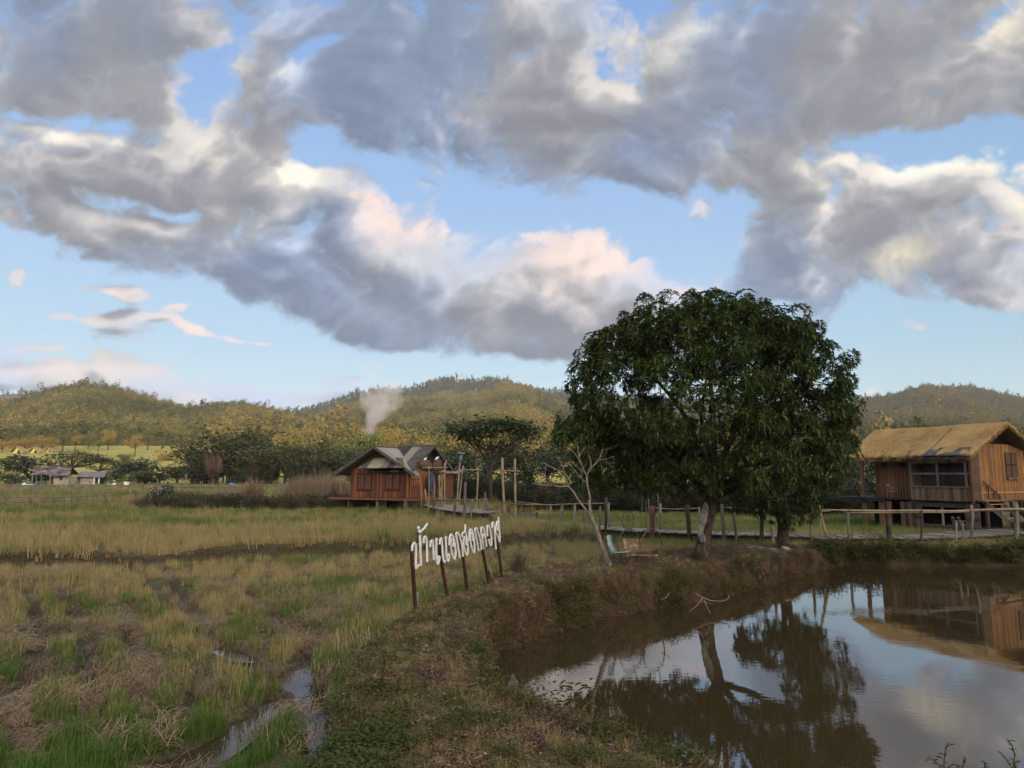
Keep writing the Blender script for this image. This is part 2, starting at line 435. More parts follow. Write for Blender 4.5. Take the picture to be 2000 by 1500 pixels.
def mat_leaf(name, cols, rough=0.5, spec=0.4, trans=0.0, inst=False, jitter=6.0, yellow=None):
    """leaf colour varies from leaf to leaf and from tree to tree"""
    m, t, b = new_mat(name, rough, spec)
    gi = t.n('ShaderNodeNewGeometry')
    f = gi.outputs['Random Per Island']
    n = len(cols)
    if inst:
        tint = attr(t, 'tint', 'INSTANCER')
        c = t.ramp(t.m('ADD', t.m('MULTIPLY', f, 0.35), t.m('MULTIPLY', tint, 0.65)), [(i / (n - 1), q) for i, q in enumerate(cols)])
    else:
        big = t.noise(objco(t), 0.8, 2, 0.5)
        c = t.ramp(t.m('ADD', t.m('MULTIPLY', f, 0.6), t.m('MULTIPLY', big, 0.4)), [(0.15 + 0.7 * i / (n - 1), q) for i, q in enumerate(cols)])
    t.L.new(c, b.inputs['Base Color'])
    if trans > 0:
        tr = t.n('ShaderNodeBsdfTranslucent'); t.L.new(c, tr.inputs[0])
        mx = t.n('ShaderNodeMixShader'); mx.inputs[0].default_value = trans
        out = t.N['Material Output']
        t.L.new(b.outputs[0], mx.inputs[1]); t.L.new(tr.outputs[0], mx.inputs[2]); t.L.new(mx.outputs[0], out.inputs[0])
    return m

# ------------------------------------------------------------------ scattering (grass, stubble, far woods)
def scatter(name, templates, pts, pid, rot, scl, tint, mat, label=None):
    """one object: the templates lie in its mesh, its modifier sets them on the scattered points"""
    V = []; Fc = []; tid = []; off = 0
    for k, (tv, tf) in enumerate(templates):
        V.append(np.asarray(tv, float)); Fc += [tuple(int(i) + off for i in f) for f in tf]
        tid += [k] * len(tv); off += len(tv)
    n0 = off
    V.append(np.asarray(pts, float)); N = len(pts)
    V = np.concatenate(V)
    me = bpy.data.meshes.new(name); me.from_pydata(V, [], Fc); me.update()
    def at(nm, typ, key, arr):
        a = me.attributes.new(nm, typ, 'POINT'); a.data.foreach_set(key, arr.ravel())
    at('tid', 'INT', 'value', np.concatenate([np.array(tid), 100 + np.asarray(pid)]).astype(np.int32))
    r = np.zeros((n0 + N, 3), np.float32); r[n0:] = rot; at('rot', 'FLOAT_VECTOR', 'vector', r)
    q = np.ones((n0 + N, 3), np.float32); q[n0:] = np.asarray(scl, np.float32).reshape(N, -1); at('scl', 'FLOAT_VECTOR', 'vector', q)
    q = np.zeros(n0 + N, np.float32); q[n0:] = tint; at('tint', 'FLOAT', 'value', q)
    o = link_mesh(name, me, mat)
    tag(o, kind='stuff', label=label)
    ng = bpy.data.node_groups.new(name + '_scatter', 'GeometryNodeTree')
    ng.interface.new_socket('Geometry', in_out='INPUT', socket_type='NodeSocketGeometry')
    ng.interface.new_socket('Geometry', in_out='OUTPUT', socket_type='NodeSocketGeometry')
    nd = ng.nodes; ln = ng.links.new
    gin = nd.new('NodeGroupInput'); gout = nd.new('NodeGroupOutput'); join = nd.new('GeometryNodeJoinGeometry')
    def named(nm, dt):
        x = nd.new('GeometryNodeInputNamedAttribute'); x.data_type = dt; x.inputs[0].default_value = nm
        return x.outputs[0]
    ti = named('tid', 'INT'); ro = named('rot', 'FLOAT_VECTOR'); sc = named('scl', 'FLOAT_VECTOR')
    def sep(val):
        c = nd.new('FunctionNodeCompare'); c.data_type = 'INT'; c.operation = 'EQUAL'
        ln(ti, c.inputs[2]); c.inputs[3].default_value = val
        s = nd.new('GeometryNodeSeparateGeometry'); s.domain = 'POINT'
        ln(gin.outputs[0], s.inputs[0]); ln(c.outputs[0], s.inputs[1])
        return s.outputs[0]
    for k in range(len(templates)):
        ip = nd.new('GeometryNodeInstanceOnPoints')
        ln(sep(100 + k), ip.inputs['Points']); ln(sep(k), ip.inputs['Instance'])
        e2r = nd.new('FunctionNodeEulerToRotation'); ln(ro, e2r.inputs[0]); ln(e2r.outputs[0], ip.inputs['Rotation'])
        ln(sc, ip.inputs['Scale']); ln(ip.outputs[0], join.inputs[0])
    ln(join.outputs[0], gout.inputs[0])
    md = o.modifiers.new('scatter', 'NODES'); md.node_group = ng
    return o

def blade(p, h, w, lean, az, bend=0.5, seg=2):
    """one grass blade; returns verts, faces"""
    d = np.array([math.cos(az), math.sin(az), 0.0]); s = np.array([-math.sin(az), math.cos(az), 0.0]) * w / 2
    V = []; p = np.array(p, float)
    for i in range(seg + 1):
        t = i / seg
        c = p + d * lean * h * (t * (1 - bend) + bend * t * t) + np.array([0, 0, h * (t - 0.25 * lean * lean * t * t)])
        if i < seg: V += [c - s * (1 - 0.55 * t), c + s * (1 - 0.55 * t)]
        else: V += [c]
    Fs = [(2 * i, 2 * i + 1, 2 * i + 3, 2 * i + 2) for i in range(seg - 1)] + [(2 * seg - 2, 2 * seg - 1, 2 * seg)]
    return V, Fs

def tuft(rs, n, h, w, r, lean, bend=0.5, seg=2):
    V = []; Fc = []
    for i in range(n):
        a = rs.uniform(0, 2 * math.pi); q = r * math.sqrt(rs.uniform())
        v, f = blade((q * math.cos(a), q * math.sin(a), -0.02), h * rs.uniform(0.55, 1.15), w * rs.uniform(0.7, 1.2), abs(rs.normal(0, lean)) + 0.03, rs.uniform(0, 6.283), bend, seg)
        o = len(V); V += v; Fc += [tuple(i + o for i in x) for x in f]
    return V, Fc

def leaf_tris(c, d, L, W, up, droop=0.15):
    """one folded leaf from c along d"""
    d = d / (np.linalg.norm(d) + 1e-9); s = np.cross(d, up); s /= (np.linalg.norm(s) + 1e-9)
    n = np.cross(s, d)
    m = c + d * L * 0.45
    return [c, m + s * W / 2 + n * W * 0.18, c + d * L - np.array([0, 0, droop * L]), m - s * W / 2 + n * W * 0.18], [(0, 1, 2), (0, 2, 3)]

def weed(rs, n, h, r, L, flat=0.5):
    V = []; Fc = []
    for i in range(n):
        a = rs.uniform(0, 6.283); q = r * math.sqrt(rs.uniform())
        c = np.array([q * math.cos(a), q * math.sin(a), h * rs.uniform(0.1, 1.0)])
        b = rs.uniform(0, 6.283)
        v, f = leaf_tris(c, np.array([math.cos(b), math.sin(b), rs.uniform(-0.3, 0.6) * flat * 2]), L * rs.uniform(0.6, 1.2), L * rs.uniform(0.35, 0.55), np.array([0, 0, 1.0]))
        o = len(V); V += v; Fc += [tuple(k + o for k in x) for x in f]
    return V, Fc

def strands(rs, n, L, w, r, h):
    """loose straw lying about"""
    V = []; Fc = []
    for i in range(n):
        a = rs.uniform(0, 6.283); q = r * math.sqrt(rs.uniform())
        c = np.array([q * math.cos(a), q * math.sin(a), rs.uniform(0.0, 1) ** 2 * h + 0.01])
        b = rs.normal(0.3, 0.8); l = L * rs.uniform(0.4, 1.1)
        d = np.array([math.cos(b), math.sin(b), rs.normal(0, 0.22)]); s = np.array([-math.sin(b), math.cos(b), 0.3]) * w / 2
        mid = c + d * l * 0.5 + np.array([0, 0, rs.uniform(0, 0.06)]); e = c + d * l + np.array([0, 0, -0.03])
        o = len(V); V += [c - s, c + s, mid - s, mid + s, e]; Fc += [(o, o + 1, o + 3, o + 2), (o + 2, o + 3, o + 4)]
    return V, Fc

def crown_tpl(rs, n, rx, rz, cz, s, trunk=0.25, lobes=5, leafup=0.3):
    """a tree some way off: trunk and a crown of leaf sprays in lobes"""
    V = []; Fc = []
    L = [(rs.normal(0, rx * 0.45), rs.normal(0, rx * 0.45), cz + rs.normal(0, rz * 0.45), rs.uniform(0.45, 0.75)) for _ in range(lobes)]
    for i in range(n):
        l = L[rs.integers(lobes)]
        d = rs.normal(0, 1, 3); d /= np.linalg.norm(d)
        q = rs.uniform(0.6, 1.0) * l[3]
        c = np.array([l[0] + d[0] * rx * q, l[1] + d[1] * rx * q, l[2] + d[2] * rz * q])
        nrm = d + rs.normal(0, 0.6, 3) + np.array([0, 0, leafup]); nrm /= np.linalg.norm(nrm)
        a = np.cross(nrm, rs.normal(0, 1, 3)); a /= np.linalg.norm(a); b = np.cross(nrm, a)
        w = s * rs.uniform(0.5, 1.2)
        o = len(V); V += [c - a * w, c - b * w * 0.6, c + a * w, c + b * w * 0.6]; Fc.append((o, o + 1, o + 2, o + 3))
    if trunk > 0:
        o = len(V); z1 = cz
        for zz, r in ((-1.0, trunk), (z1, trunk * 0.5)):
            for k in range(4):
                V.append(np.array([r * math.cos(k * 1.571), r * math.sin(k * 1.571), zz]))
        Fc += [(o + k, o + (k + 1) % 4, o + 4 + (k + 1) % 4, o + 4 + k) for k in range(4)]
    return V, Fc

# ------------------------------------------------------------------ terrain
Z_WATER, Z_DIKE, Z_LOW, Z_UP, Z_MEADOW, Z_PUD = 0.0, 1.13, 0.62, 1.07, 0.68, 0.50

def sdf(poly, X, Y):
    """signed distance to a polygon, negative inside"""
    poly = np.asarray(poly, float); d2 = np.full(X.shape, 1e18); ins = np.zeros(X.shape, bool)
    for i in range(len(poly)):
        ax, ay = poly[i][:2]; bx, by = poly[(i + 1) % len(poly)][:2]
        ex, ey = bx - ax, by - ay; L = ex * ex + ey * ey + 1e-12
        t = np.clip(((X - ax) * ex + (Y - ay) * ey) / L, 0, 1)
        d2 = np.minimum(d2, (X - ax - t * ex) ** 2 + (Y - ay - t * ey) ** 2)
        c = (ay > Y) != (by > Y)
        ins ^= c & (X < (bx - ax) * (Y - ay) / (by - ay + 1e-18) + ax)
    d = np.sqrt(d2)
    return np.where(ins, -d, d)

def line_dist(pts, X, Y):
    d2 = np.full(X.shape, 1e18)
    for i in range(len(pts) - 1):
        ax, ay = pts[i][:2]; bx, by = pts[i + 1][:2]
        ex, ey = bx - ax, by - ay; L = ex * ex + ey * ey + 1e-12
        t = np.clip(((X - ax) * ex + (Y - ay) * ey) / L, 0, 1)
        d2 = np.minimum(d2, (X - ax - t * ex) ** 2 + (Y - ay - t * ey) ** 2)
    return np.sqrt(d2)

POND = [P(x, y, 0)[:2] for x, y in [(952, 1338), (950, 1318), (962, 1290), (1010, 1265), (1050, 1248), (1090, 1234), (1160, 1214), (1250, 1197), (1340, 1181), (1400, 1168),
        (1480, 1151), (1560, 1128), (1630, 1108), (1668, 1102), (1720, 1104), (1850, 1106), (2000, 1107), (2300, 1108)]]
POND += [(48, 30), (48, 6)]
NEAR = [P(x, y, 1.0)[:2] for x, y in [(1420, 1540), (1335, 1500), (1250, 1465), (1130, 1424), (1060, 1393), (1000, 1372), (965, 1352)]]
POND += [(9, 5.9), (4.2, 6.1)] + [(x + 0.12, y + 0.18) for x, y in NEAR]
DIKE_L = [P(x, y, 0.85)[:2] for x, y in [(620, 1560), (640, 1500), (662, 1400), (700, 1300), (770, 1228), (812, 1203), (870, 1175), (915, 1155), (978, 1127),
          (1090, 1114), (1180, 1102), (1290, 1088), (1350, 1082), (1430, 1072), (1540, 1066), (1610, 1064), (1690, 1072)]]
FIELD = [(-1.9, -60)] + [(-1.9, 5.0)] + DIKE_L + [(27, 32.6), (60, 33), (9000, 33), (9000, 9000), (-9000, 9000), (-9000, -60)]
UP = [P(x, y, 0.82)[:2] for x, y in [(-900, 1110), (0, 1096), (245, 1094), (375, 1086), (500, 1079), (720, 1073), (900, 1064), (1000, 1056), (1100, 1052), (1185, 1060)]]
UP += [P(1125, 1041, .82)[:2], P(1000, 1026, .82)[:2], P(925, 1017, .82)[:2], (-3.4, 50.5), (-1.5, 60), (2, 75), (10, 100), (60, 130), (9000, 140), (9000, 9000), (-9000, 9000), (-9000, UP[0][1])]
RUTS = [([(300, 1100), (330, 1130), (365, 1180), (400, 1240), (440, 1275), (520, 1305), (600, 1340)], 0.22, 0.10), ([(240, 1100), (300, 1150), (345, 1200)], 0.2, 0.06),
        ([(120, 1160), (160, 1210), (172, 1280), (180, 1330), (185, 1400)], 0.22, 0.12), ([(40, 1480), (150, 1462), (260, 1432), (380, 1405), (480, 1395)], 0.20, 0.10),
        ([(0, 1330), (20, 1400), (60, 1440)], 0.3, 0.10), ([(640, 1245), (600, 1275), (580, 1310)], 0.30, 0.10), ([(300, 1280), (330, 1310), (300, 1330)], 0.25, 0.08),
        ([(560, 1315), (600, 1345), (618, 1400), (640, 1460), (655, 1520)], 0.20, 0.16), ([(545, 1360), (520, 1400), (470, 1450), (380, 1490), (280, 1520)], 0.22, 0.14),
        ([(415, 1260), (450, 1278), (490, 1292)], 0.20, 0.16), ([(380, 1370), (420, 1362), (460, 1370)], 0.2, 0.10)]
RUTS += [([(60, 1160), (75, 1230), (60, 1300), (40, 1380)], .2, .10), ([(430, 1130), (500, 1170), (560, 1230), (610, 1270)], .2, .10), ([(250, 1180), (262, 1250), (285, 1320), (270, 1390)], .22, .11), ([(0, 1240), (60, 1260), (130, 1330)], .25, .09), ([(360, 1290), (400, 1330), (390, 1370), (330, 1400)], .25, .10)]
RUTS = [([P(x, y, Z_LOW)[:2] for x, y in p], w, d) for p, w, d in RUTS]
RUTS = [(p, w * 1.2, d * 1.3) for p, w, d in RUTS]
PUDDLES = [[(555, 1318), (585, 1312), (612, 1322), (620, 1350), (632, 1400), (640, 1450), (660, 1505), (632, 1512), (618, 1470), (603, 1420), (604, 1372), (585, 1352), (560, 1342)],
           [(548, 1362), (528, 1378), (505, 1408), (470, 1440), (435, 1468), (380, 1500), (290, 1520), (240, 1530), (330, 1488), (400, 1462), (455, 1432), (500, 1398), (530, 1364)],
           [(430, 1265), (462, 1272), (495, 1290), (488, 1302), (450, 1287), (425, 1273)]]
PUDDLES = [[P(x, y, Z_PUD)[:2] for x, y in p] for p in PUDDLES]

def fade(x, a, b): return sstep(x, a, b)

def terrain(X, Y):
    n1 = fbm(X * 0.35, Y * 0.35, 4, 0.5, 101); n2 = fbm(X * 1.7, Y * 1.7, 4, 0.55, 102)
    sp = sdf(POND, X, Y); sf = sdf(FIELD, X, Y); su = sdf(UP, X, Y)
    rut = np.zeros(X.shape); 
    near = (Y < 40) & (X < 6) & (Y > 2)
    if near.any():
        rr = np.zeros(near.sum())
        wob = n2[near] * 0.10
        for p, w, d in RUTS:
            q = line_dist(p, X[near], Y[near]) + wob
            rr = np.maximum(rr, d * (1 - sstep(q, w * 0.35, w * 1.25))) - 0.05 * np.exp(-((q - w * 1.6) / (w * 0.5)) ** 2) * (rr < 0.03)
        rut[near] = rr
    pud = np.zeros(X.shape)
    if near.any():
        for p in PUDDLES:
            pud[near] = np.maximum(pud[near], 1 - sstep(sdf(p, X[near], Y[near]) + n2[near] * 0.04, -0.02, 0.22))
    upm = 1 - sstep(su + n2 * 0.15, -0.14, 0.16)
    gap = np.exp(-((X - P(310, 1085, 0.9)[0]) / 1.1) ** 2) * np.exp(-((Y - P(310, 1085, 0.9)[1]) / 2.2) ** 2)
    # lower paddy rolls a little into the meadow on the right
    low = Z_LOW + (Z_MEADOW - Z_LOW) * sstep(X, 0, 6)
    zf = low + (Z_UP - low) * upm * (1 - 0.55 * gap * (su > -2.5)) + n2 * 0.035 + n1 * 0.05 - rut
    lip = np.exp(-((su + 0.25) / 0.28) ** 2) * 0.07 * (Y < 60)
    zf = zf + lip
    zf = np.where(pud > 0, zf * (1 - pud) + np.minimum(zf, Z_PUD - 0.08) * pud, zf)
    far = np.clip(Y - 205, 0, None)
    zf = zf + 0.085 * far * sstep(Y, 205, 260) * (1 - 0.25 * sstep(X, -60, 120))
    dk = Z_DIKE + n1 * 0.10 + n2 * 0.05 - 0.12 * sstep(X, 8, 13) - 0.36 * np.exp(-np.clip(sp, 0, None) / 0.9) * sstep(X, 3.0, 5.5) + 0.28 * (1 - sstep(Y, 3.0, 6.0))
    fm = sstep(sf + n2 * 0.2, -0.35, 0.55)
    z = zf * (1 - fm) + dk * fm
    spn = sp + n2 * 0.16 + fbm(X * 0.9, Y * 0.9, 4, 0.6, 109) * 0.30 * sstep(Y, 6.5, 10) - 0.05
    steep = 0.34 + 0.25 * sstep(X, 9.5, 14)
    bank = np.clip(sstep(spn, -0.10, steep) + 0.25 * fbm(X * 2.6, Y * 2.6, 3, 0.6, 119) * (spn > -0.1) * (spn < 0.6), 0, 1)
    bed = -0.25 - 0.5 * sstep(-sp, 0, 1.5)
    z = np.where(sp > 2.5, z, bed * (1 - bank) + z * bank)
    return z, dict(sp=sp, sf=sf, su=su, rut=rut, pud=pud, fm=fm, n1=n1, n2=n2, bank=bank)

def axis(lo, a, b, hi, step, g):
    mid = list(np.arange(a, b, step)); up = [mid[-1]]; s = step
    while up[-1] < hi: s *= g; up.append(up[-1] + s)
    dn = [mid[0]]; s = step
    while dn[-1] > lo: s *= g; dn.append(dn[-1] - s)
    return np.array(dn[:0:-1] + mid + up[1:])

def build_ground():
    xs = axis(-6000, -11, 15, 6000, 0.075, 1.045); ys = axis(-3000, 5.0, 27, 6500, 0.075, 1.035)
    X, Y = np.meshgrid(xs, ys)
    Z, m = terrain(X, Y)
    nx, ny = len(xs), len(ys)
    V = np.stack([X, Y, Z], -1).reshape(-1, 3)
    i = np.arange(nx - 1)[None, :] + nx * np.arange(ny - 1)[:, None]
    Fq = np.stack([i, i + 1, i + nx + 1, i + nx], -1).reshape(-1, 4)
    n1, n2 = m['n1'], m['n2']
    mud = np.clip(m['rut'] * 7 + m['pud'] * 1.2, 0, 1) * np.clip(0.9 + n2 * 0.7, 0.4, 1) * (1 - m['fm'])
    field = 1 - m['fm']
    up = (m['su'] < 0) * field
    green = np.where(m['fm'] > 0.5, 0.25 + n1 * 0.7, np.where(up > 0, 0.38 + n1 * 0.55, 0.45 + n1 * 0.8))
    green = np.where((X > 5) & (field > 0.5) & (Y > 26), 0.75 + n1 * 0.4, green)
    green = np.where((Y > 80) & (Y < 205), 0.12 + n1 * 0.2, green)
    green = np.where((Y >= 205), 0.5 + fbm(X * 0.02, Y * 0.05, 3, 0.5, 141) * 1.0, green)
    face = 1 - np.clip(np.abs(m['su']) / 0.28, 0, 1); face = face * field * (Y < 60)
    dry = np.clip(m['fm'], 0, 1)
    wet = 1 - sstep(Z, 0.02, 0.30)
    o = np_mesh('ground', V, Fq, None, attrs={'mud': mud.ravel(), 'green': np.clip(green, 0, 1).ravel(), 'dike': dry.ravel(), 'edge': face.ravel(), 'wet': (wet * (m['sp'] < 2)).ravel(), 'face': (np.clip(1 - np.abs(m['bank'] - 0.5) / 0.5, 0, 1) ** 0.5 * (m['sp'] < 2)).ravel(), 'far': sstep(Y, 195, 215).ravel()}, smooth=True)
    tag(o, kind='structure', label='muddy field soil, grassy dike and pond bank with rutted tracks')
    mt, t, b = new_mat('soil', 0.95, 0.15)
    co = objco(t)
    na = t.noise(co, 2.2, 6, 0.65); nb = t.noise(co, 14.0, 5, 0.65); nc = t.noise(co, 60.0, 3, 0.6)
    straw = t.ramp(nb, [(0.30, lin(.036, .024, .014)), (0.50, lin(.115, .08, .043)), (0.68, lin(.23, .17, .095))])
    gr = t.ramp(nb, [(0.32, lin(.025, .038, .010)), (0.55, lin(.06, .08, .02)), (0.72, lin(.11, .12, .035))])
    c = t.mix(t.m('MULTIPLY', attr(t, 'green'), t.mr(na, 0.3, 0.65, 0.45, 1.3), clamp=True), straw, gr)
    dk = t.ramp(t.m('ADD', t.m('MULTIPLY', na, 0.5), t.m('MULTIPLY', nc, 0.5)), [(0.36, lin(.035, .022, .014)), (0.5, lin(.085, .055, .033)), (0.62, lin(.16, .11, .065))])
    dk = t.mix(t.mr(t.noise(co, 1.3, 4, 0.6), 0.48, 0.62, 0, 0.75, True), dk, gr)
    c = t.mix(attr(t, 'dike'), c, dk)
    c = t.mix(attr(t, 'edge'), c, t.ramp(nb, [(0.35, lin(.018, .014, .009)), (0.65, lin(.06, .045, .025))]))
    md = t.ramp(nb, [(0.3, lin(.020, .0135, .008)), (0.7, lin(.080, .056, .034))])
    c = t.mix(attr(t, 'mud'), c, md)
    c = t.mix(t.m('MULTIPLY', attr(t, 'face'), t.mr(na, 0.35, 0.6, 0.5, 1.0)), c, t.ramp(nb, [(0.34, lin(.022, .014, .009)), (0.55, lin(.060, .038, .022)), (0.7, lin(.12, .08, .045))]))
    c = t.mix(attr(t, 'wet'), c, t.ramp(nb, [(0.3, lin(.025, .014, .008)), (0.7, lin(.07, .04, .022))]))
    sp = t.n('ShaderNodeSeparateXYZ'); t.L.new(co, sp.inputs[0])
    nf = t.noise(t.mapping(co, scale=(0.03, 0.07, 0.0)), 1.0, 5, 0.6); nf2 = t.noise(t.mapping(co, scale=(0.25, 0.25, 0.0)), 1.0, 5, 0.65)
    ff = t.ramp(t.m('ADD', t.m('MULTIPLY', nf, 0.6), t.m('MULTIPLY', nf2, 0.4)), [(0.38, lin(.19, .21, .04)), (0.5, lin(.28, .26, .06)), (0.6, lin(.36, .27, .09))])
    dirt = t.mr(t.vm('DISTANCE', t.mapping(co, scale=(0.016, 0.035, 0)), (-1.70, 10.2, 0)), 0.35, 0.25, 0, 1)
    ff = t.mix(dirt, ff, lin(.40, .19, .08))
    c = t.mix(attr(t, 'far'), c, ff)
    t.L.new(c, b.inputs['Base Color'])
    rg = t.m('SUBTRACT', 0.95, t.m('MULTIPLY', t.m('MAXIMUM', attr(t, 'mud'), attr(t, 'wet')), 0.22)); t.L.new(rg, b.inputs['Roughness'])
    bp = t.n('ShaderNodeBump'); bp.inputs['Strength'].default_value = 0.9; bp.inputs['Distance'].default_value = 0.05
    t.L.new(t.m('ADD', nb, t.m('MULTIPLY', nc, 0.4)), bp.inputs['Height']); t.L.new(bp.outputs[0], b.inputs['Normal'])
    o.data.materials.append(mt)
    return o
build_ground()

def ground_z(pts):
    pts = np.asarray(pts, float)
    return terrain(pts[:, 0].copy(), pts[:, 1].copy())[0]

def gz(x, y): return float(ground_z([(x, y)])[0])

def mat_water(name, base, ior, rip):
    m, t, b = new_mat(name, 0.015, 0.5)
    b.inputs['Base Color'].default_value = base
    b.inputs['IOR'].default_value = ior
    co = objco(t)
    h = t.m('ADD', t.m('MULTIPLY', t.noise(t.mapping(co, scale=(1.0, 2.2, 1), rot=(0, 0, 0.25)), 3.2, 3, 0.5), 1.0), t.m('MULTIPLY', t.noise(co, 0.9, 2, 0.5), 1.2))
    calm = t.mr(t.noise(co, 0.35, 2, 0.5), 0.42, 0.62, 0.15, 1.0, True)
    bp = t.n('ShaderNodeBump'); bp.inputs['Strength'].default_value = rip; bp.inputs['Distance'].default_value = 0.02
    t.L.new(t.m('MULTIPLY', h, calm), bp.inputs['Height']); t.L.new(bp.outputs[0], b.inputs['Normal'])
    return m

def build_water():
    m = mat_water('pond_surface', lin(.040, .029, .012), 2.3, 0.08)
    mb = MB(); mb.add([(-3, 4.5, 0), (60, 4.5, 0), (60, 40, 0), (-3, 40, 0)], [(0, 1, 2, 3)])
    tag(mb.build('pond_water', m), kind='structure', label='still brown pond water mirroring the sky and the mango tree')
    m2 = mat_water('puddle_surface', lin(.045, .030, .018), 1.8, 0.04)
    for k, p in enumerate(PUDDLES):
        pa = np.array(p); c = pa.mean(0)
        # the sheet reaches under the mud around it
        q = []
        for i in range(len(pa)):
            e = pa[(i + 1) % len(pa)] - pa[i - 1]; nrm = np.array([e[1], -e[0]]); nrm /= np.linalg.norm(nrm) + 1e-9
            if sdf(p, np.array([pa[i][0] + nrm[0] * 0.01]), np.array([pa[i][1] + nrm[1] * 0.01]))[0] < 0: nrm = -nrm
            q.append(pa[i] + nrm * 0.22)
        mb = MB(); mb.add([(x, y, Z_PUD) for x, y in q], [tuple(range(len(q)))])
        tag(mb.build('puddle_water', m2), kind='structure', label=['long puddle in the channel beside the dike', 'muddy puddle running to the bottom edge', 'small puddle between the ruts'][k])
build_water()

# ------------------------------------------------------------------ hills and their woods
def hill(name, label, prof, y0, y1, back, rough, seed, zb0, zb1, tree_h=7.5, power=1.5):
    """a wooded hill whose skyline passes the given pixels at the distance y1"""
    prof = np.array(prof, float)
    ridge = np.array([[(p[0] - 1000) / F, Q(p[0], p[1], y1)[2] - tree_h] for p in prof])
    us = np.linspace(ridge[0, 0], ridge[-1, 0], 150); ts = np.concatenate([np.linspace(0, 1, 46), 1 + np.linspace(0, 1, 10)[1:] * back])
    def height(u, tt):
        y = y0 + (y1 - y0) * tt
        rz = np.interp(u, ridge[:, 0], ridge[:, 1])
        zb = zb0 + (zb1 - zb0) * np.clip(tt, 0, 1)
        s = np.clip(tt, 0, 1) ** power
        z = zb0 + (np.maximum(rz, zb0 - 3) - zb0) * s
        amp = rough * np.sin(np.clip(tt, 0, 1) * math.pi) ** 0.8
        z = z + amp * fbm(u * y / 95.0, y / 150.0, 4, 0.5, seed)
        z = z - np.clip(tt - 1, 0, None) ** 1.3 * (rz - zb0) * 0.9
        return y, z
    U, T = np.meshgrid(us, ts); Y, Z = height(U, T)
    V = np.stack([U * Y, Y, Z], -1).reshape(-1, 3); nx = len(us)
    i = np.arange(nx - 1)[None, :] + nx * np.arange(len(ts) - 1)[:, None]
    Fq = np.stack([i, i + 1, i + nx + 1, i + nx], -1).reshape(-1, 4)
    m = mat_noise(name + '_floor', [lin(.03, .028, .012), lin(.07, .06, .028), lin(.12, .09, .045)], 0.05)
    tag(np_mesh('hill', V, Fq, m, smooth=True), kind='structure', label=label)
    return height, ridge

def wood(label, hinfo, umin, umax, n, y0, y1, size, mat, tpl, seed, tint0=0.0, tint1=1.0, tmax=1.03, tsc=220.0):
    height, ridge = hinfo; rs = np.random.default_rng(seed)
    u = rs.uniform(umin, umax, n * 3)
    y = np.sqrt(rs.uniform(y0 ** 2, (y0 + (y1 - y0) * tmax) ** 2, n * 3))
    k = np.arange(n * 3)[:n]
    u, y = u[k], y[k]
    tt = (y - y0) / (y1 - y0)
    _, z = height(u, tt)
    x = u * y
    z0 = z > -1e9
    s = size * np.exp(rs.normal(0, 0.28, n))
    tint = np.clip(tint0 + (tint1 - tint0) * (0.5 + 1.1 * fbm(x / tsc, y / tsc, 3, 0.5, seed + 5) + rs.normal(0, 0.24, n)), 0, 1)
    rot = np.zeros((n, 3)); rot[:, 2] = rs.uniform(0, 6.28, n)
    scl = np.stack([s * rs.uniform(0.8, 1.2, n), s * rs.uniform(0.8, 1.2, n), s * rs.uniform(0.85, 1.3, n)], -1)
    return scatter('forest', tpl, np.stack([x, y, z - 0.5], -1)[z0], rs.integers(0, len(tpl), n)[z0], rot[z0], scl[z0], tint[z0], mat, label)

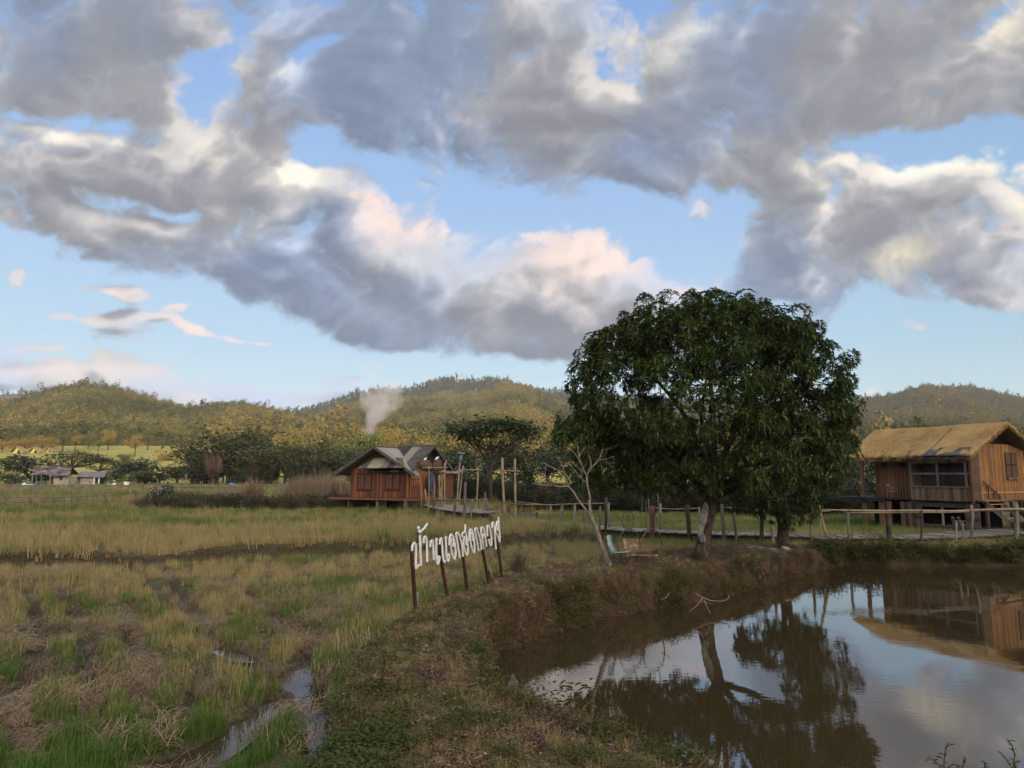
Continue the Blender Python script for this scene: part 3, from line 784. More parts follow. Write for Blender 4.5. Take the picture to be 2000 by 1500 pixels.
def build_hills():
    rs = np.random.default_rng(3)
    tpl = [crown_tpl(rs, 190, 0.44, 0.42, 0.72, 0.075, 0.025, 6) for _ in range(5)]
    pine = [crown_tpl(rs, 110, 0.26, 0.52, 0.62, 0.085, 0.02, 4) for _ in range(3)]
    warm = mat_leaf('dry_season_leaves', [lin(.013, .020, .007), lin(.038, .047, .015), lin(.085, .084, .027), lin(.145, .122, .038), lin(.20, .152, .048)], 0.8, 0.1, 0, True)
    dark = mat_leaf('cloud_shade_pine_leaves', [lin(.018, .03, .012), lin(.035, .048, .018), lin(.06, .06, .022)], 0.8, 0.1, 0, True)  # pine green, with the back ridge's cloud shade put into the colour
    mixd = mat_leaf('mixed_forest_leaves', [lin(.03, .04, .014), lin(.055, .06, .02), lin(.09, .08, .028), lin(.13, .095, .034)], 0.8, 0.1, 0, True)
    hl = hill('hill_left', 'low wooded hill with two humps on the left', [(-900, 850), (-500, 800), (-200, 815), (0, 792), (60, 776), (110, 758), (150, 751), (200, 757), (250, 768), (310, 787), (365, 800), (400, 796), (435, 789), (480, 792), (540, 804), (600, 815), (650, 826), (720, 845), (800, 868)],
              430, 900, 0.7, 9, 211, 19, 60)
    wood('brown and olive dry season trees covering the left hill', hl, -1.0, -0.18, 40000, 440, 900, 6.0, warm, tpl, 5)
    hm = hill('hill_middle', 'sunlit wooded hill in the middle behind the smoke', [(480, 870), (560, 842), (620, 820), (660, 800), (700, 786), (740, 783), (800, 781), (860, 777), (920, 772), (960, 766), (1000, 752), (1030, 757), (1060, 768), (1090, 786), (1150, 800), (1250, 825), (1400, 838), (1550, 842), (1650, 846), (1800, 850), (2300, 850)],
              330, 1250, 0.5, 12, 311, 9, 80)
    wood('golden brown trees covering the middle hill', hm, -0.33, 0.8, 52000, 300, 1250, 6.4, warm, tpl, 6, 0.1, 1.05)
    hb = hill('hill_back', 'dark pine ridge behind the middle hill', [(500, 830), (540, 812), (580, 800), (620, 788), (650, 780), (700, 765), (730, 758), (780, 757), (828, 752), (840, 741), (875, 735), (905, 741), (950, 735), (985, 739), (1000, 746), (1040, 757), (1090, 760), (1150, 766), (1300, 776), (1450, 782), (1600, 792), (1750, 800)],
              1200, 1900, 0.4, 25, 411, 40, 110, 10)
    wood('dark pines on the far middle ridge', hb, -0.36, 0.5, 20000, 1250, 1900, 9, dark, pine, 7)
    hr = hill('hill_right', 'hazy wooded hill on the right behind the bamboo hut', [(1380, 850), (1500, 826), (1600, 800), (1680, 783), (1720, 776), (1750, 772), (1790, 760), (1820, 755), (1860, 757), (1905, 756), (1950, 767), (2000, 780), (2080, 776), (2200, 788), (2500, 800), (2900, 830)],
              420, 1450, 0.5, 15, 511, 16, 90)
    wood('hazy olive trees covering the right hill', hr, 0.27, 0.95, 52000, 440, 1450, 6.4, mixd, tpl + pine, 8)
    hf = hill('hill_far', 'blue far ridge at the left edge', [(-900, 775), (-400, 760), (-200, 772), (0, 764), (30, 762), (60, 765), (85, 769), (130, 776), (180, 800)], 2000, 2500, 0.4, 16, 611, 50, 90, 12)
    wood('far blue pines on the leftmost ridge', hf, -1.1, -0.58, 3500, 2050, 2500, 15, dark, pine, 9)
    # unseen hill added behind the camera to keep low sun off the valley floor
    X, Y = np.meshgrid(np.linspace(-900, 1500, 120), np.linspace(-700, -130, 50))
    h = 80 * np.exp(-((Y + 340) / 120) ** 2) * (0.94 + 0.10 * fbm(X / 240, Y / 240, 4, 0.5, 77)) + 0.5
    V = np.stack([X, Y, h], -1).reshape(-1, 3); nx = 120
    i = np.arange(nx - 1)[None, :] + nx * np.arange(49)[:, None]
    tag(np_mesh('hill', V, np.stack([i, i + 1, i + nx + 1, i + nx], -1).reshape(-1, 4), mat_noise('hill_behind_floor', [lin(.03, .03, .012), lin(.07, .06, .025)], 0.05), smooth=True), kind='structure', label='wooded hill behind the camera')
build_hills()

# ------------------------------------------------------------------ grass, stubble, weeds
def cand(n, y0, y1, k=0.80, extra=2.0, seed=0, bias=1.0):
    rs = np.random.default_rng(seed)
    y = y0 * (y1 / y0) ** (rs.uniform(0, 1, n) ** bias)
    x = rs.uniform(-1, 1, n) * (k * y + extra)
    return x, y, rs

def plant(name, tpl, x, y, rs, keep, tint, size, mat, label, tilt=0.12, dz=0.0, zs=1.0):
    x, y, tint, size = x[keep], y[keep], tint[keep], (size[keep] if hasattr(size, '__len__') else np.full(keep.sum(), size))
    n = len(x); z = ground_z(np.stack([x, y], -1)) + dz
    rot = np.stack([rs.normal(0, tilt, n), rs.normal(0, tilt, n), rs.uniform(0, 6.28, n)], -1)
    s = size * np.exp(rs.normal(0, 0.22, n))
    return scatter(name, tpl, np.stack([x, y, z], -1), rs.integers(0, len(tpl), n), rot, np.stack([s, s, s * zs * np.exp(rs.normal(0, 0.15, n))], -1), np.clip(tint, 0, 1), mat, label)

C_STRAW = [lin(.33, .225, .105), lin(.37, .28, .13), lin(.28, .235, .09), lin(.14, .155, .04), lin(.06, .12, .018), lin(.05, .13, .012)]
M_STUB = mat_leaf('rice_blades', C_STRAW, 0.6, 0.25, 0.25, True)
M_STRAW = mat_leaf('loose_straw', [lin(.11, .078, .042), lin(.19, .138, .074), lin(.27, .205, .115)], 0.7, 0.2, 0.0, True)
M_WEED = mat_leaf('weed_leaves', [lin(.10, .065, .028), lin(.085, .072, .022), lin(.058, .066, .016), lin(.050, .068, .013), lin(.060, .088, .016)], 0.65, 0.18, 0.2, True)
M_LITTER = mat_leaf('dry_litter', [lin(.05, .03, .018), lin(.11, .07, .04), lin(.19, .13, .08), lin(.30, .24, .17)], 0.8, 0.2, 0.0, True)

M_HANG = mat_leaf('bank_grass', [lin(.085, .055, .03), lin(.14, .098, .052), lin(.17, .13, .065), lin(.10, .10, .035), lin(.06, .09, .02)], 0.7, 0.15, 0.2, True)

def build_plants():
    rs0 = np.random.default_rng(12)
    stub = [tuft(rs0, 26, 0.30, 0.012, 0.13, 0.16, 0.4, 2) for _ in range(4)]
    grass = [tuft(rs0, 30, 0.30, 0.010, 0.14, 0.30, 0.8, 3) for _ in range(4)]
    tall = [tuft(rs0, 26, 1.0, 0.02, 0.22, 0.22, 0.8, 3) for _ in range(3)]
    lay = [strands(rs0, 110, 0.27, 0.0045, 0.24, 0.11) for _ in range(4)]
    wd = [weed(rs0, 42, 0.16, 0.17, 0.055) for _ in range(4)]
    lit = [weed(rs0, 26, 0.03, 0.24, 0.05, 0.15) for _ in range(3)]
    bush = [weed(rs0, 90, 0.42, 0.26, 0.085, 0.6) for _ in range(4)]
    hang = [tuft(rs0, 30, 0.42, 0.012, 0.16, 0.9, 1.0, 3) for _ in range(3)]
    # lower paddy
    x, y, rs = cand(30000, 6.0, 36, 0.80, 2, 21, 1.0)
    z, m = terrain(x.copy(), y.copy())
    wetz = np.zeros(len(x))
    for dy in (0.0, 0.3, 0.6, 0.9):                              # open strip in front of the puddles
        for p in PUDDLES: wetz = np.maximum(wetz, (sdf(p, x * (1 + dy / y), y + dy) < 0.12))
    inlow = (m['sf'] < 0.05) & (m['su'] > 0.75) & (m['sp'] > 0.5) & (wetz < 0.5)
    dry = (m['rut'] < 0.03)
    band = fbm(x * 0.30 + 3, y * 0.30, 4, 0.5, 301)
    g = 0.27 + band * 0.80 + 0.58 * (1 - sstep(y, 8.5, 16)) + 0.25 * sstep(-(m['sf']), -0.2, -0.0) - 0.30 * sstep(y, 20, 27)
    cov = fbm(x * 0.75, y * 0.55, 3, 0.55, 302) + 0.35 * fbm(x * 2.4, y * 2.4, 2, 0.5, 303) + 0.16 * sstep(y, 15, 22) + 0.16 * np.cos((x + 0.22 * y + 0.5 * band) * 2 * math.pi / 1.1)
    side = 0.7 * np.exp(-((m['sf'] + 0.55) / 0.5) ** 2)
    k = inlow & dry & (cov + side > -0.02)
    isg = (g + rs.normal(0, 0.14, len(x))) > 0.62
    plant('rice_stubble', stub, x, y, rs, k & ~isg, g * 0.7 + rs.normal(0, 0.12, len(x)) + side * 0.3, 0.86 + side * 0.55, M_STUB, 'cut rice stubble, straw coloured and green, in the rutted lower paddy')
    kg = inlow & (m['rut'] < 0.06) & (cov > -0.20) & (isg | (rs.uniform(0, 1, len(x)) < 0.06))
    plant('grass', grass, x, y, rs, kg, 0.45 + g * 0.55 + rs.normal(0, 0.12, len(x)), 0.74, M_STUB, 'fresh green grass shooting up in the wet lower paddy')
    x, y, rs = cand(9500, 6.0, 30, 0.8, 2, 23)
    z, m = terrain(x.copy(), y.copy())
    inlow = (m['sf'] < -0.2) & (m['su'] > 0.1) & (m['sp'] > 0.5) & (m['pud'] < 0.02)
    sw = fbm(x * 0.55 + 9, y * 0.38, 4, 0.55, 311)
    plant('straw_litter', lay, x, y, rs, inlow & ((sw > 0.14 + 0.22 * (1 - sstep(y, 8.0, 12.0))) | ((m['rut'] > 0.03) & (rs.uniform(0, 1, len(x)) < 0.14))) & (m['rut'] < 0.2), 0.5 + sw * 0.5 + rs.normal(0, 0.15, len(x)), 1.15, M_STRAW, 'swathes of cut straw lying in the lower paddy')
    # upper paddy and meadow to the right
    x, y, rs = cand(52000, 19, 64, 0.78, 2, 25, 0.85)
    z, m = terrain(x.copy(), y.copy())
    on = (m['sf'] < -0.4) & (m['sp'] > 0.6)
    up = on & (m['su'] < 0.02)
    big = fbm(x * 0.10, y * 0.16, 4, 0.5, 321)
    g = 0.08 + 0.40 * sstep(y, 29, 48) + big * 0.65 + rs.normal(0, 0.20, len(x))
    up = up & (fbm(x * 0.6, y * 0.45, 3, 0.6, 322) + 0.16 * np.cos((y + 0.1 * x) * 4.2) > -0.12) & (rs.uniform(0, 1, len(x)) < 0.8)
    plant('rice_stubble', stub, x, y, rs, up, g, 1.40 + 0.5 * big, M_STUB, 'golden rice stubble with green regrowth on the upper paddy', zs=0.9)
    rt = on & (m['su'] > 0.02) & (x > 2)
    g = 0.42 + 0.30 * sstep(y, 33, 40) + big * 0.6 + rs.normal(0, 0.10, len(x))
    plant('grass', grass, x, y, rs, rt, g, 0.85, M_STUB, 'yellow green meadow grass under the bamboo walkway')
    x, y, rs = cand(14000, 62, 205, 0.78, 2, 27)
    big = fbm(x * 0.05, y * 0.08, 4, 0.5, 331)
    strip = np.exp(-((y - 95) / 16) ** 2)
    plant('grass', grass, x, y, rs, (big + strip + rs.normal(0, 0.2, len(x))) > 0.05, 0.35 + 0.3 * strip + big * 0.5 + rs.normal(0, 0.08, len(x)), 1.9, M_STUB, 'thin grass on the bare fields behind the wooden house')
    # dike
    x, y, rs = cand(90000, 4.6, 38, 0.62, 3.0, 31, 1.15)
    z, m = terrain(x.copy(), y.copy())
    top = (m['fm'] > 0.35) & (m['bank'] > 0.85) & (x > -3.2)
    pat = fbm(x * 0.8, y * 0.8, 4, 0.55, 341)
    left = sstep(-(m['sf']), -1.3, -0.2)
    near = 1 - sstep(y, 7.0, 12.0)
    gw = pat * 0.9 + left * 0.45 + near * 0.28 - 0.12 + 0.30 * sstep(x, 5, 9) * 0
    u = rs.uniform(0, 1, len(x))
    plant('leaf_litter', lit, x, y, rs, top & (u < 0.50), 0.45 + pat * 0.5 + rs.normal(0, 0.2, len(x)), 0.95, M_LITTER, 'dry leaf litter over the top of the dike', dz=0.012)
    plant('grass', grass, x, y, rs, top & (u > 0.50) & (u < 0.80) & (gw > -0.22), 0.28 + pat * 0.6 + rs.normal(0, 0.15, len(x)), 0.36, M_STUB, 'short dry grass on the dike')
    plant('weeds', wd, x, y, rs, top & (u > 0.80) & (gw + rs.normal(0, 0.12, len(x)) > 0.08), 0.35 + gw * 0.5 + rs.normal(0, 0.15, len(x)), 0.75 + 0.6 * near * left, M_WEED, 'low weeds on the dike beside the pond')
    # pond bank
    x, y, rs = cand(120000, 7.0, 36, 0.80, 1.0, 33, 1.0)
    z, m = terrain(x.copy(), y.copy())
    bk = (m['bank'] > 0.22) & (m['bank'] < 0.985) & (m['sp'] < 1.4) & (m['sp'] > -0.35)
    pat = fbm(x * 0.9 + 4, y * 0.9, 4, 0.55, 351)
    u = rs.uniform(0, 1, len(x)); rt = sstep(x, 12.6, 13.6)
    plant('grass', hang, x, y, rs, bk & (u < 0.50) & (rt < 0.5) & (m['bank'] < 0.97), 0.14 + pat * 0.35 + rs.normal(0, 0.12, len(x)), 0.46, M_HANG, 'dry grass hanging down the pond bank', tilt=0.35)
    plant('leaf_litter', lit, x, y, rs, bk & (u > 0.50) & (u < 0.68), 0.3 + rs.normal(0, 0.2, len(x)), 1.0, M_LITTER, 'dead leaves caught on the pond bank', tilt=0.5, dz=0.03)
    plant('weeds', bush, x, y, rs, bk & (u > 0.68) & (pat + rs.normal(0, 0.1, len(x)) > 0.05 - 0.1 * rt) & ((rt > 0.5) | (m['bank'] < 0.93)), 0.52 + pat * 0.3 + rs.normal(0, 0.15, len(x)), 0.62 + 0.75 * rt, M_WEED, 'green creepers and weeds on the pond bank', tilt=0.3)
    # the far half of the bank is steep: its growth is sown more thickly
    x, y, rs = cand(170000, 16.0, 32, 0.62, 1.0, 35, 1.0)
    z, m = terrain(x.copy(), y.copy())
    bk = (m['bank'] > 0.12) & (m['bank'] < 0.90) & (m['sp'] < 1.3) & (m['sp'] > -0.35) & (x > 0) & (x < 13.4)
    pat = fbm(x * 0.9 + 4, y * 0.9, 4, 0.55, 351); u = rs.uniform(0, 1, len(x))
    plant('grass', hang, x, y, rs, bk & (u < 0.40), 0.06 + pat * 0.45 + rs.normal(0, 0.14, len(x)), 0.5, M_HANG, 'dry brown grass hanging over the bank below the mango tree', tilt=0.45)
    plant('leaf_litter', lit, x, y, rs, bk & (u > 0.55) & (u < 0.75), 0.3 + rs.normal(0, 0.22, len(x)), 1.1, M_LITTER, 'dead mango leaves on the bank below the tree', tilt=0.6, dz=0.04)
    plant('weeds', bush, x, y, rs, bk & (u > 0.75) & (pat + rs.normal(0, 0.1, len(x)) > 0.12), 0.40 + pat * 0.3 + rs.normal(0, 0.15, len(x)), 0.60, M_WEED, 'patches of green creeper on the bank below the mango tree', tilt=0.4)
    # rank growth on the far bank below the walkway
    x = rs.uniform(11.2, 36, 4200); y = 31.2 + rs.uniform(0, 1, 4200) ** 1.3 * 1.9
    z, m = terrain(x.copy(), y.copy())
    plant('undergrowth', bush, x, y, rs, (m['sp'] > -0.1) & (z > 0.02) & (z < 0.62), 0.45 + rs.normal(0, 0.22, 4200), 0.95, M_WEED, 'dark leafy undergrowth on the far bank below the walkway', tilt=0.3)
    # grown-over edge of the paddy, left, and the hedge bank behind the walkway
    def strip(pts, n, w, h, seed, **kw):
        r = np.random.default_rng(seed); p = np.array(pts)
        L = np.r_[0, np.cumsum(np.linalg.norm(np.diff(p, axis=0), axis=1))]
        t = r.uniform(0, L[-1], n)
        xx = np.interp(t, L, p[:, 0]) + r.normal(0, w, n); yy = np.interp(t, L, p[:, 1]) + r.normal(0, w, n)
        hh = r.uniform(0, 1, n) * h * (0.65 + 0.35 * np.sin(t * 0.9) * np.sin(t * 0.37 + 1))
        return xx, yy, hh, r
    big = [weed(rs0, 130, 0.7, 0.5, 0.16, 0.6) for _ in range(3)]
    m_dark = mat_leaf('hedge_leaves', [lin(.12, .078, .042), lin(.075, .066, .03), lin(.036, .048, .016), lin(.04, .066, .018)], 0.6, 0.3, 0.15, True)
    a = [P(300, 996, 1.0)[:2], P(420, 1000, 1.0)[:2], P(560, 1001, 1.0)[:2], P(640, 999, 1.0)[:2], P(760, 990, 1.0)[:2]]
    xx, yy, hh, r = strip([(q[0], q[1] + 3.2) for q in a], 2100, 1.6, 0.55, 41)
    plant('undergrowth', big, xx, yy, r, hh >= 0, 0.30 + 0.5 * fbm(xx * .3, yy * .3, 3, .5, 48) + r.normal(0, 0.22, len(xx)), 0.85, m_dark, 'dark tangled undergrowth along the far edge of the upper paddy', dz=hh - 0.1)
    b = [(P(925, 975, 1.0)[0], 78), (P(1000, 975, 1)[0] + 1, 74), (2.5, 70), (8, 66), (15, 62), (22, 60), (32, 60)]
    xx, yy, hh, r = strip(b, 3400, 1.5, 1.9, 43)
    plant('undergrowth', big, xx, yy, r, hh >= 0, 0.55 + r.normal(0, 0.2, len(xx)), 1.1, m_dark, 'dark hedge bank running behind the bamboo walkway', dz=hh - 0.1)
    c = [(-33, 65.5), (-26, 65.5), (-20, 66), (-13.5, 67)]
    xx, yy, hh, r = strip(c, 2600, 1.1, 0.1, 45)
    dens = fbm(xx * 0.25, yy * 0.1, 3, 0.5, 47)
    m_reed = mat_leaf('dry_reeds', [lin(.13, .08, .05), lin(.20, .14, .085), lin(.26, .20, .13), lin(.15, .14, .06)], 0.7, 0.2, 0.2, True)
    plant('reeds', tall, xx, yy, r, (dens > -0.22 + 0.25 * (xx < -24.5)), 0.4 + dens * 0.6 + r.normal(0, 0.15, len(xx)), 1.0 + 0.85 * (xx > -24.5), m_reed, 'tall dry reeds behind the paddy left of the wooden house')
build_plants()

# ------------------------------------------------------------------ the things
def G(px, py, lo=5.0, hi=900.0):
    """where the sight line of a photo pixel meets the ground"""
    d = ray(px, py); ys = lo * (hi / lo) ** np.linspace(0, 1, 1500); t = ys / d[1]
    x = d[0] * t; z = CZ + d[2] * t
    k = np.where(terrain(x, ys.copy())[0] >= z)[0]
    i = k[0] if len(k) else len(ys) - 1
    return (float(x[i]), float(ys[i]), gz(x[i], ys[i]))

def sink(p, d=0.15): return (p[0], p[1], p[2] - d)

# ---- the large mango tree and its smaller neighbour
M_MANGO = mat_leaf('mango_leaves', [lin(.016, .032, .007), lin(.034, .056, .012), lin(.062, .090, .018), lin(.115, .14, .030)], 0.42, 0.32, 0.15)

def leafy_crown(name, parent, lobes, D, per, leaf, seed, mat, whorls=15, cl=0.40, droop=0.5):
    rs = np.random.default_rng(seed)
    L = []
    for cx, cy, rx, ry, dy, rd in lobes:
        c = np.array(Q(cx, cy, D + dy)); k = (D + dy) / F
        L.append((c, np.array([rx * k, rd * k, ry * k])))
    cen = []
    for i, (c, r) in enumerate(L):
        n = int(per * (r[0] * r[2] + r[1] * r[2] + r[0] * r[1]) / 3)
        for _ in range(n):
            d = rs.normal(0, 1, 3); d /= np.linalg.norm(d)
            p = c + d * r * (rs.uniform(0.70, 1.02) if rs.uniform() < .86 else rs.uniform(1.02, 1.16))
            deep = any(np.sum(((p - c2) / r2) ** 2) < 0.40 for j, (c2, r2) in enumerate(L) if j != i)
            if deep and rs.uniform() < 0.75: continue
            if d[2] < -0.35 and rs.uniform() < 0.45: continue
            cen.append((p, d))
    V = []; tot = 0
    for p, d in cen:
        s = cl * rs.uniform(0.7, 1.3)
        for _ in range(whorls):
            q = rs.normal(0, 1, 3); q /= np.linalg.norm(q); q = q + d * 0.5; q /= np.linalg.norm(q)
            w = p + q * s * rs.uniform(0.45, 1.0)
            ax = q + np.array([0, 0, 0.35]); ax /= np.linalg.norm(ax)
            a = np.cross(ax, [0.3, 0.5, 0.8]); a /= np.linalg.norm(a); b = np.cross(ax, a)
            m = rs.integers(7, 11); ph = rs.uniform(0, 6.28)
            for i in range(m):
                t = ph + 6.283 * i / m + rs.normal(0, 0.25)
                e = (a * math.cos(t) + b * math.sin(t)) + ax * rs.uniform(0.0, 0.7) - np.array([0, 0, droop * rs.uniform(0.2, 1.0)])
                V.append((w, e, leaf * rs.uniform(0.65, 1.15)))
    n = len(V)
    c = np.array([v[0] for v in V]); e = np.array([v[1] for v in V]); l = np.array([v[2] for v in V])[:, None]
    e /= np.linalg.norm(e, axis=1)[:, None]
    s = np.cross(e, [0, 0, 1.0]); s /= np.linalg.norm(s, axis=1)[:, None] + 1e-9
    nn = np.cross(s, e); W = l * 0.27; mid = c + e * l * 0.45
    A = np.stack([c, mid + s * W / 2 + nn * W * 0.2, c + e * l - np.array([0, 0, 1]) * l * 0.18, mid - s * W / 2 + nn * W * 0.2], 1).reshape(-1, 3)
    i = np.arange(n)[:, None] * 4
    Fc = np.concatenate([i + [0, 1, 2], i + [0, 2, 3]])
    np_mesh(name, A, Fc, mat, parent)
    return [p for p, d in cen]

def limb(mb, px_pts, D, r0, r1, n=8):
    """a limb through photo pixels (px, py, depth offset)"""
    pts = [Vector(Q(x, y, D + dy)) for x, y, dy in px_pts]
    out = []
    for i in range(len(pts) - 1):
        a = pts[max(i - 1, 0)]; b = pts[i]; c = pts[i + 1]; d = pts[min(i + 2, len(pts) - 1)]
        for k in range(4):
            t = k / 4.0
            out.append(0.5 * ((2 * b) + (c - a) * t + (2 * a - 5 * b + 4 * c - d) * t * t + (3 * b - a - 3 * c + d) * t ** 3))
    out.append(pts[-1])
    m = len(out)
    mb.tube(out, [r0 + (r1 - r0) * (i / (m - 1)) for i in range(m)], n)
    return out

def twigs(mb, ends, roots, rs, r=0.02):
    """thin branches from the limbs to the leaf clumps"""
    for e in ends:
        e = Vector(e); s = min(roots, key=lambda q: (q - e).length + 0.8 * max(0, q.z - e.z))
        m = (s + e) / 2 + Vector(rs.normal(0, 0.12, 3))
        mb.tube([s, m, e], [r * 1.5, r, r * 0.5], 4)

def build_mango():
    b = G(1372, 1093); D = b[1]
    t = thing('mango_tree', 'large mango tree with a broad dense dark green crown on the pond dike', 'tree', (b[0], b[1], b[2]))
    lobes = [(1395, 745, 205, 150, 0, 180), (1380, 660, 140, 78, 0, 110), (1470, 675, 110, 74, 0.2, 90), (1215, 770, 95, 112, 0.3, 100), (1212, 678, 48, 42, 0.4, 50), (1295, 650, 80, 58, -0.4, 80),
             (1560, 760, 90, 118, -0.3, 105), (1530, 690, 78, 56, 0.3, 70), (1170, 870, 56, 60, -0.4, 70), (1250, 905, 72, 44, 0.8, 70), (1555, 890, 82, 72, -1.2, 85), (1380, 800, 145, 105, -2.2, 65),
             (1632, 825, 34, 62, 0, 50), (1300, 890, 70, 46, 1.6, 70), (1125, 805, 24, 46, 0.2, 40), (1612, 915, 34, 34, -0.6, 35), (1480, 915, 65, 40, -1.8, 55), (1195, 930, 40, 22, 0.2, 45), (1118, 855, 32, 42, -0.3, 45), (1185, 900, 58, 42, 0.2, 60), (1285, 925, 58, 30, 0.5, 60), (1148, 915, 30, 30, -0.2, 40), (1425, 930, 66, 28, -0.9, 45), (1338, 938, 58, 26, -0.6, 45), (1185, 725, 42, 50, 0.2, 50)]
    tr = MB(); g = []
    base = [(1371, 1098, 0), (1373, 1070, 0), (1377, 1035, 0), (1386, 990, 0), (1392, 965, 0)]
    pts = [Vector(Q(x, y, D + d)) for x, y, d in base]
    tr.tube(pts, [0.38, 0.27, 0.235, 0.24, 0.22], 12)
    for i in range(6):                                          # root flare
        a = i * 1.05; tr.tube([pts[1] + Vector((0, 0, .1)), pts[0] + Vector((math.cos(a) * .34, math.sin(a) * .34, -.12))], [0.14, 0.08], 6)
    tr.build('trunk', M_BARK, t, smooth=True)
    limbs = [[(1388, 972, 0), (1352, 935, -.3), (1300, 895, -.5), (1240, 850, -.2), (1170, 800, .1)],
             [(1390, 970, 0), (1372, 890, .4), (1330, 800, .8), (1270, 730, .8), (1220, 680, .6)],
             [(1392, 968, 0), (1395, 880, -.2), (1390, 770, 0), (1375, 670, 0), (1380, 600, 0)],
             [(1394, 968, 0), (1440, 925, -.3), (1490, 870, -.6), (1550, 800, -.5), (1590, 730, -.2)],
             [(1394, 972, 0), (1455, 945, .5), (1520, 920, .4), (1600, 890, 0), (1650, 850, 0)],
             [(1392, 950, 0), (1430, 850, .8), (1470, 750, 1.0), (1520, 670, .6)],
             [(1390, 965, 0), (1390, 900, -1.0), (1370, 820, -1.8), (1380, 740, -2.2)],
             [(1390, 960, 0), (1360, 900, 1.2), (1310, 880, 2.0), (1270, 850, 2.4)],
             [(1372, 890, .4), (1300, 830, .9), (1210, 870, -.2), (1160, 885, -.4)]]
    for l in limbs:
        mb = MB(); g += limb(mb, l, D, 0.13, 0.035, 7); mb.build('branch', M_BARK, t, smooth=True)
    cen = leafy_crown('crown', t, lobes, D, 25.0, 0.205, 5, M_MANGO, 21, 0.38, 0.12)
    rs = np.random.default_rng(2); mb = MB(); twigs(mb, cen[::2], g, rs); mb.build('twigs', M_BARK, t)['kind'] = 'stuff'
    # cloth hung on the trunk
    m, tt, bb = new_mat('grey_white_cloth', 0.9, 0.1)
    tt.L.new(tt.ramp(tt.noise(objco(tt), 6, 4, 0.6), [(0.35, lin(.12, .115, .105)), (0.6, lin(.26, .25, .23))]), bb.inputs['Base Color'])
    top = [(1376, 980), (1384, 986)]; rows = [(980, 1376, 1379), (990, 1372, 1384), (1003, 1368, 1383), (1016, 1365, 1381), (1028, 1363, 1376), (1040, 1362, 1373), (1050, 1364, 1378), (1060, 1368, 1377)]
    V = []; Fc = []; nc = 8
    for r, (py, x0, x1) in enumerate(rows):
        for c in range(nc + 1):
            f = c / nc; px = x0 + (x1 - x0) * f
            V.append(Q(px, py, D - 0.30 - 0.06 * math.sin(f * math.pi) + 0.035 * math.sin(f * 15 + r)))
    for r in range(len(rows) - 1):
        for c in range(nc): k = r * (nc + 1) + c; Fc.append((k, k + 1, k + nc + 2, k + nc + 1))
    mb = MB(); mb.add(V, Fc); o = mb.build('cloth', m, None, True)
    s = o.modifiers.new('thickness', 'SOLIDIFY'); s.thickness = 0.012
    tag(o, 'ragged grey white cloth hanging against the mango trunk', 'cloth')
    # the second tree
    b = G(1528, 1067); D = b[1]
    t = thing('mango_tree', 'small mango tree with a forked trunk under the right edge of the large crown', 'tree', b)
    mb = MB(); limb(mb, [(1527, 1072, 0), (1529, 1050, 0), (1530, 1025, 0)], D, 0.26, 0.22, 10)
    g = limb(mb, [(1526, 1032, 0), (1521, 1005, 0), (1515, 975, 0), (1490, 935, 0)], D, 0.15, 0.06, 8)
    g += limb(mb, [(1533, 1032, 0), (1538, 1005, 0.1), (1548, 965, 0.1), (1575, 920, 0.1)], D, 0.15, 0.06, 8)
    mb.build('trunk', M_BARK, t, smooth=True)
    cen = leafy_crown('crown', t, [(1532, 935, 75, 62, 0, 60), (1482, 955, 46, 46, 0.2, 45), (1588, 935, 52, 58, 0, 50), (1545, 985, 45, 30, -0.4, 40)], D, 20.0, 0.27, 6, M_MANGO, 15, 0.42, 0.9)
    mb = MB(); twigs(mb, cen[::2], g, rs); mb.build('twigs', M_BARK, t)['kind'] = 'stuff'
build_mango()

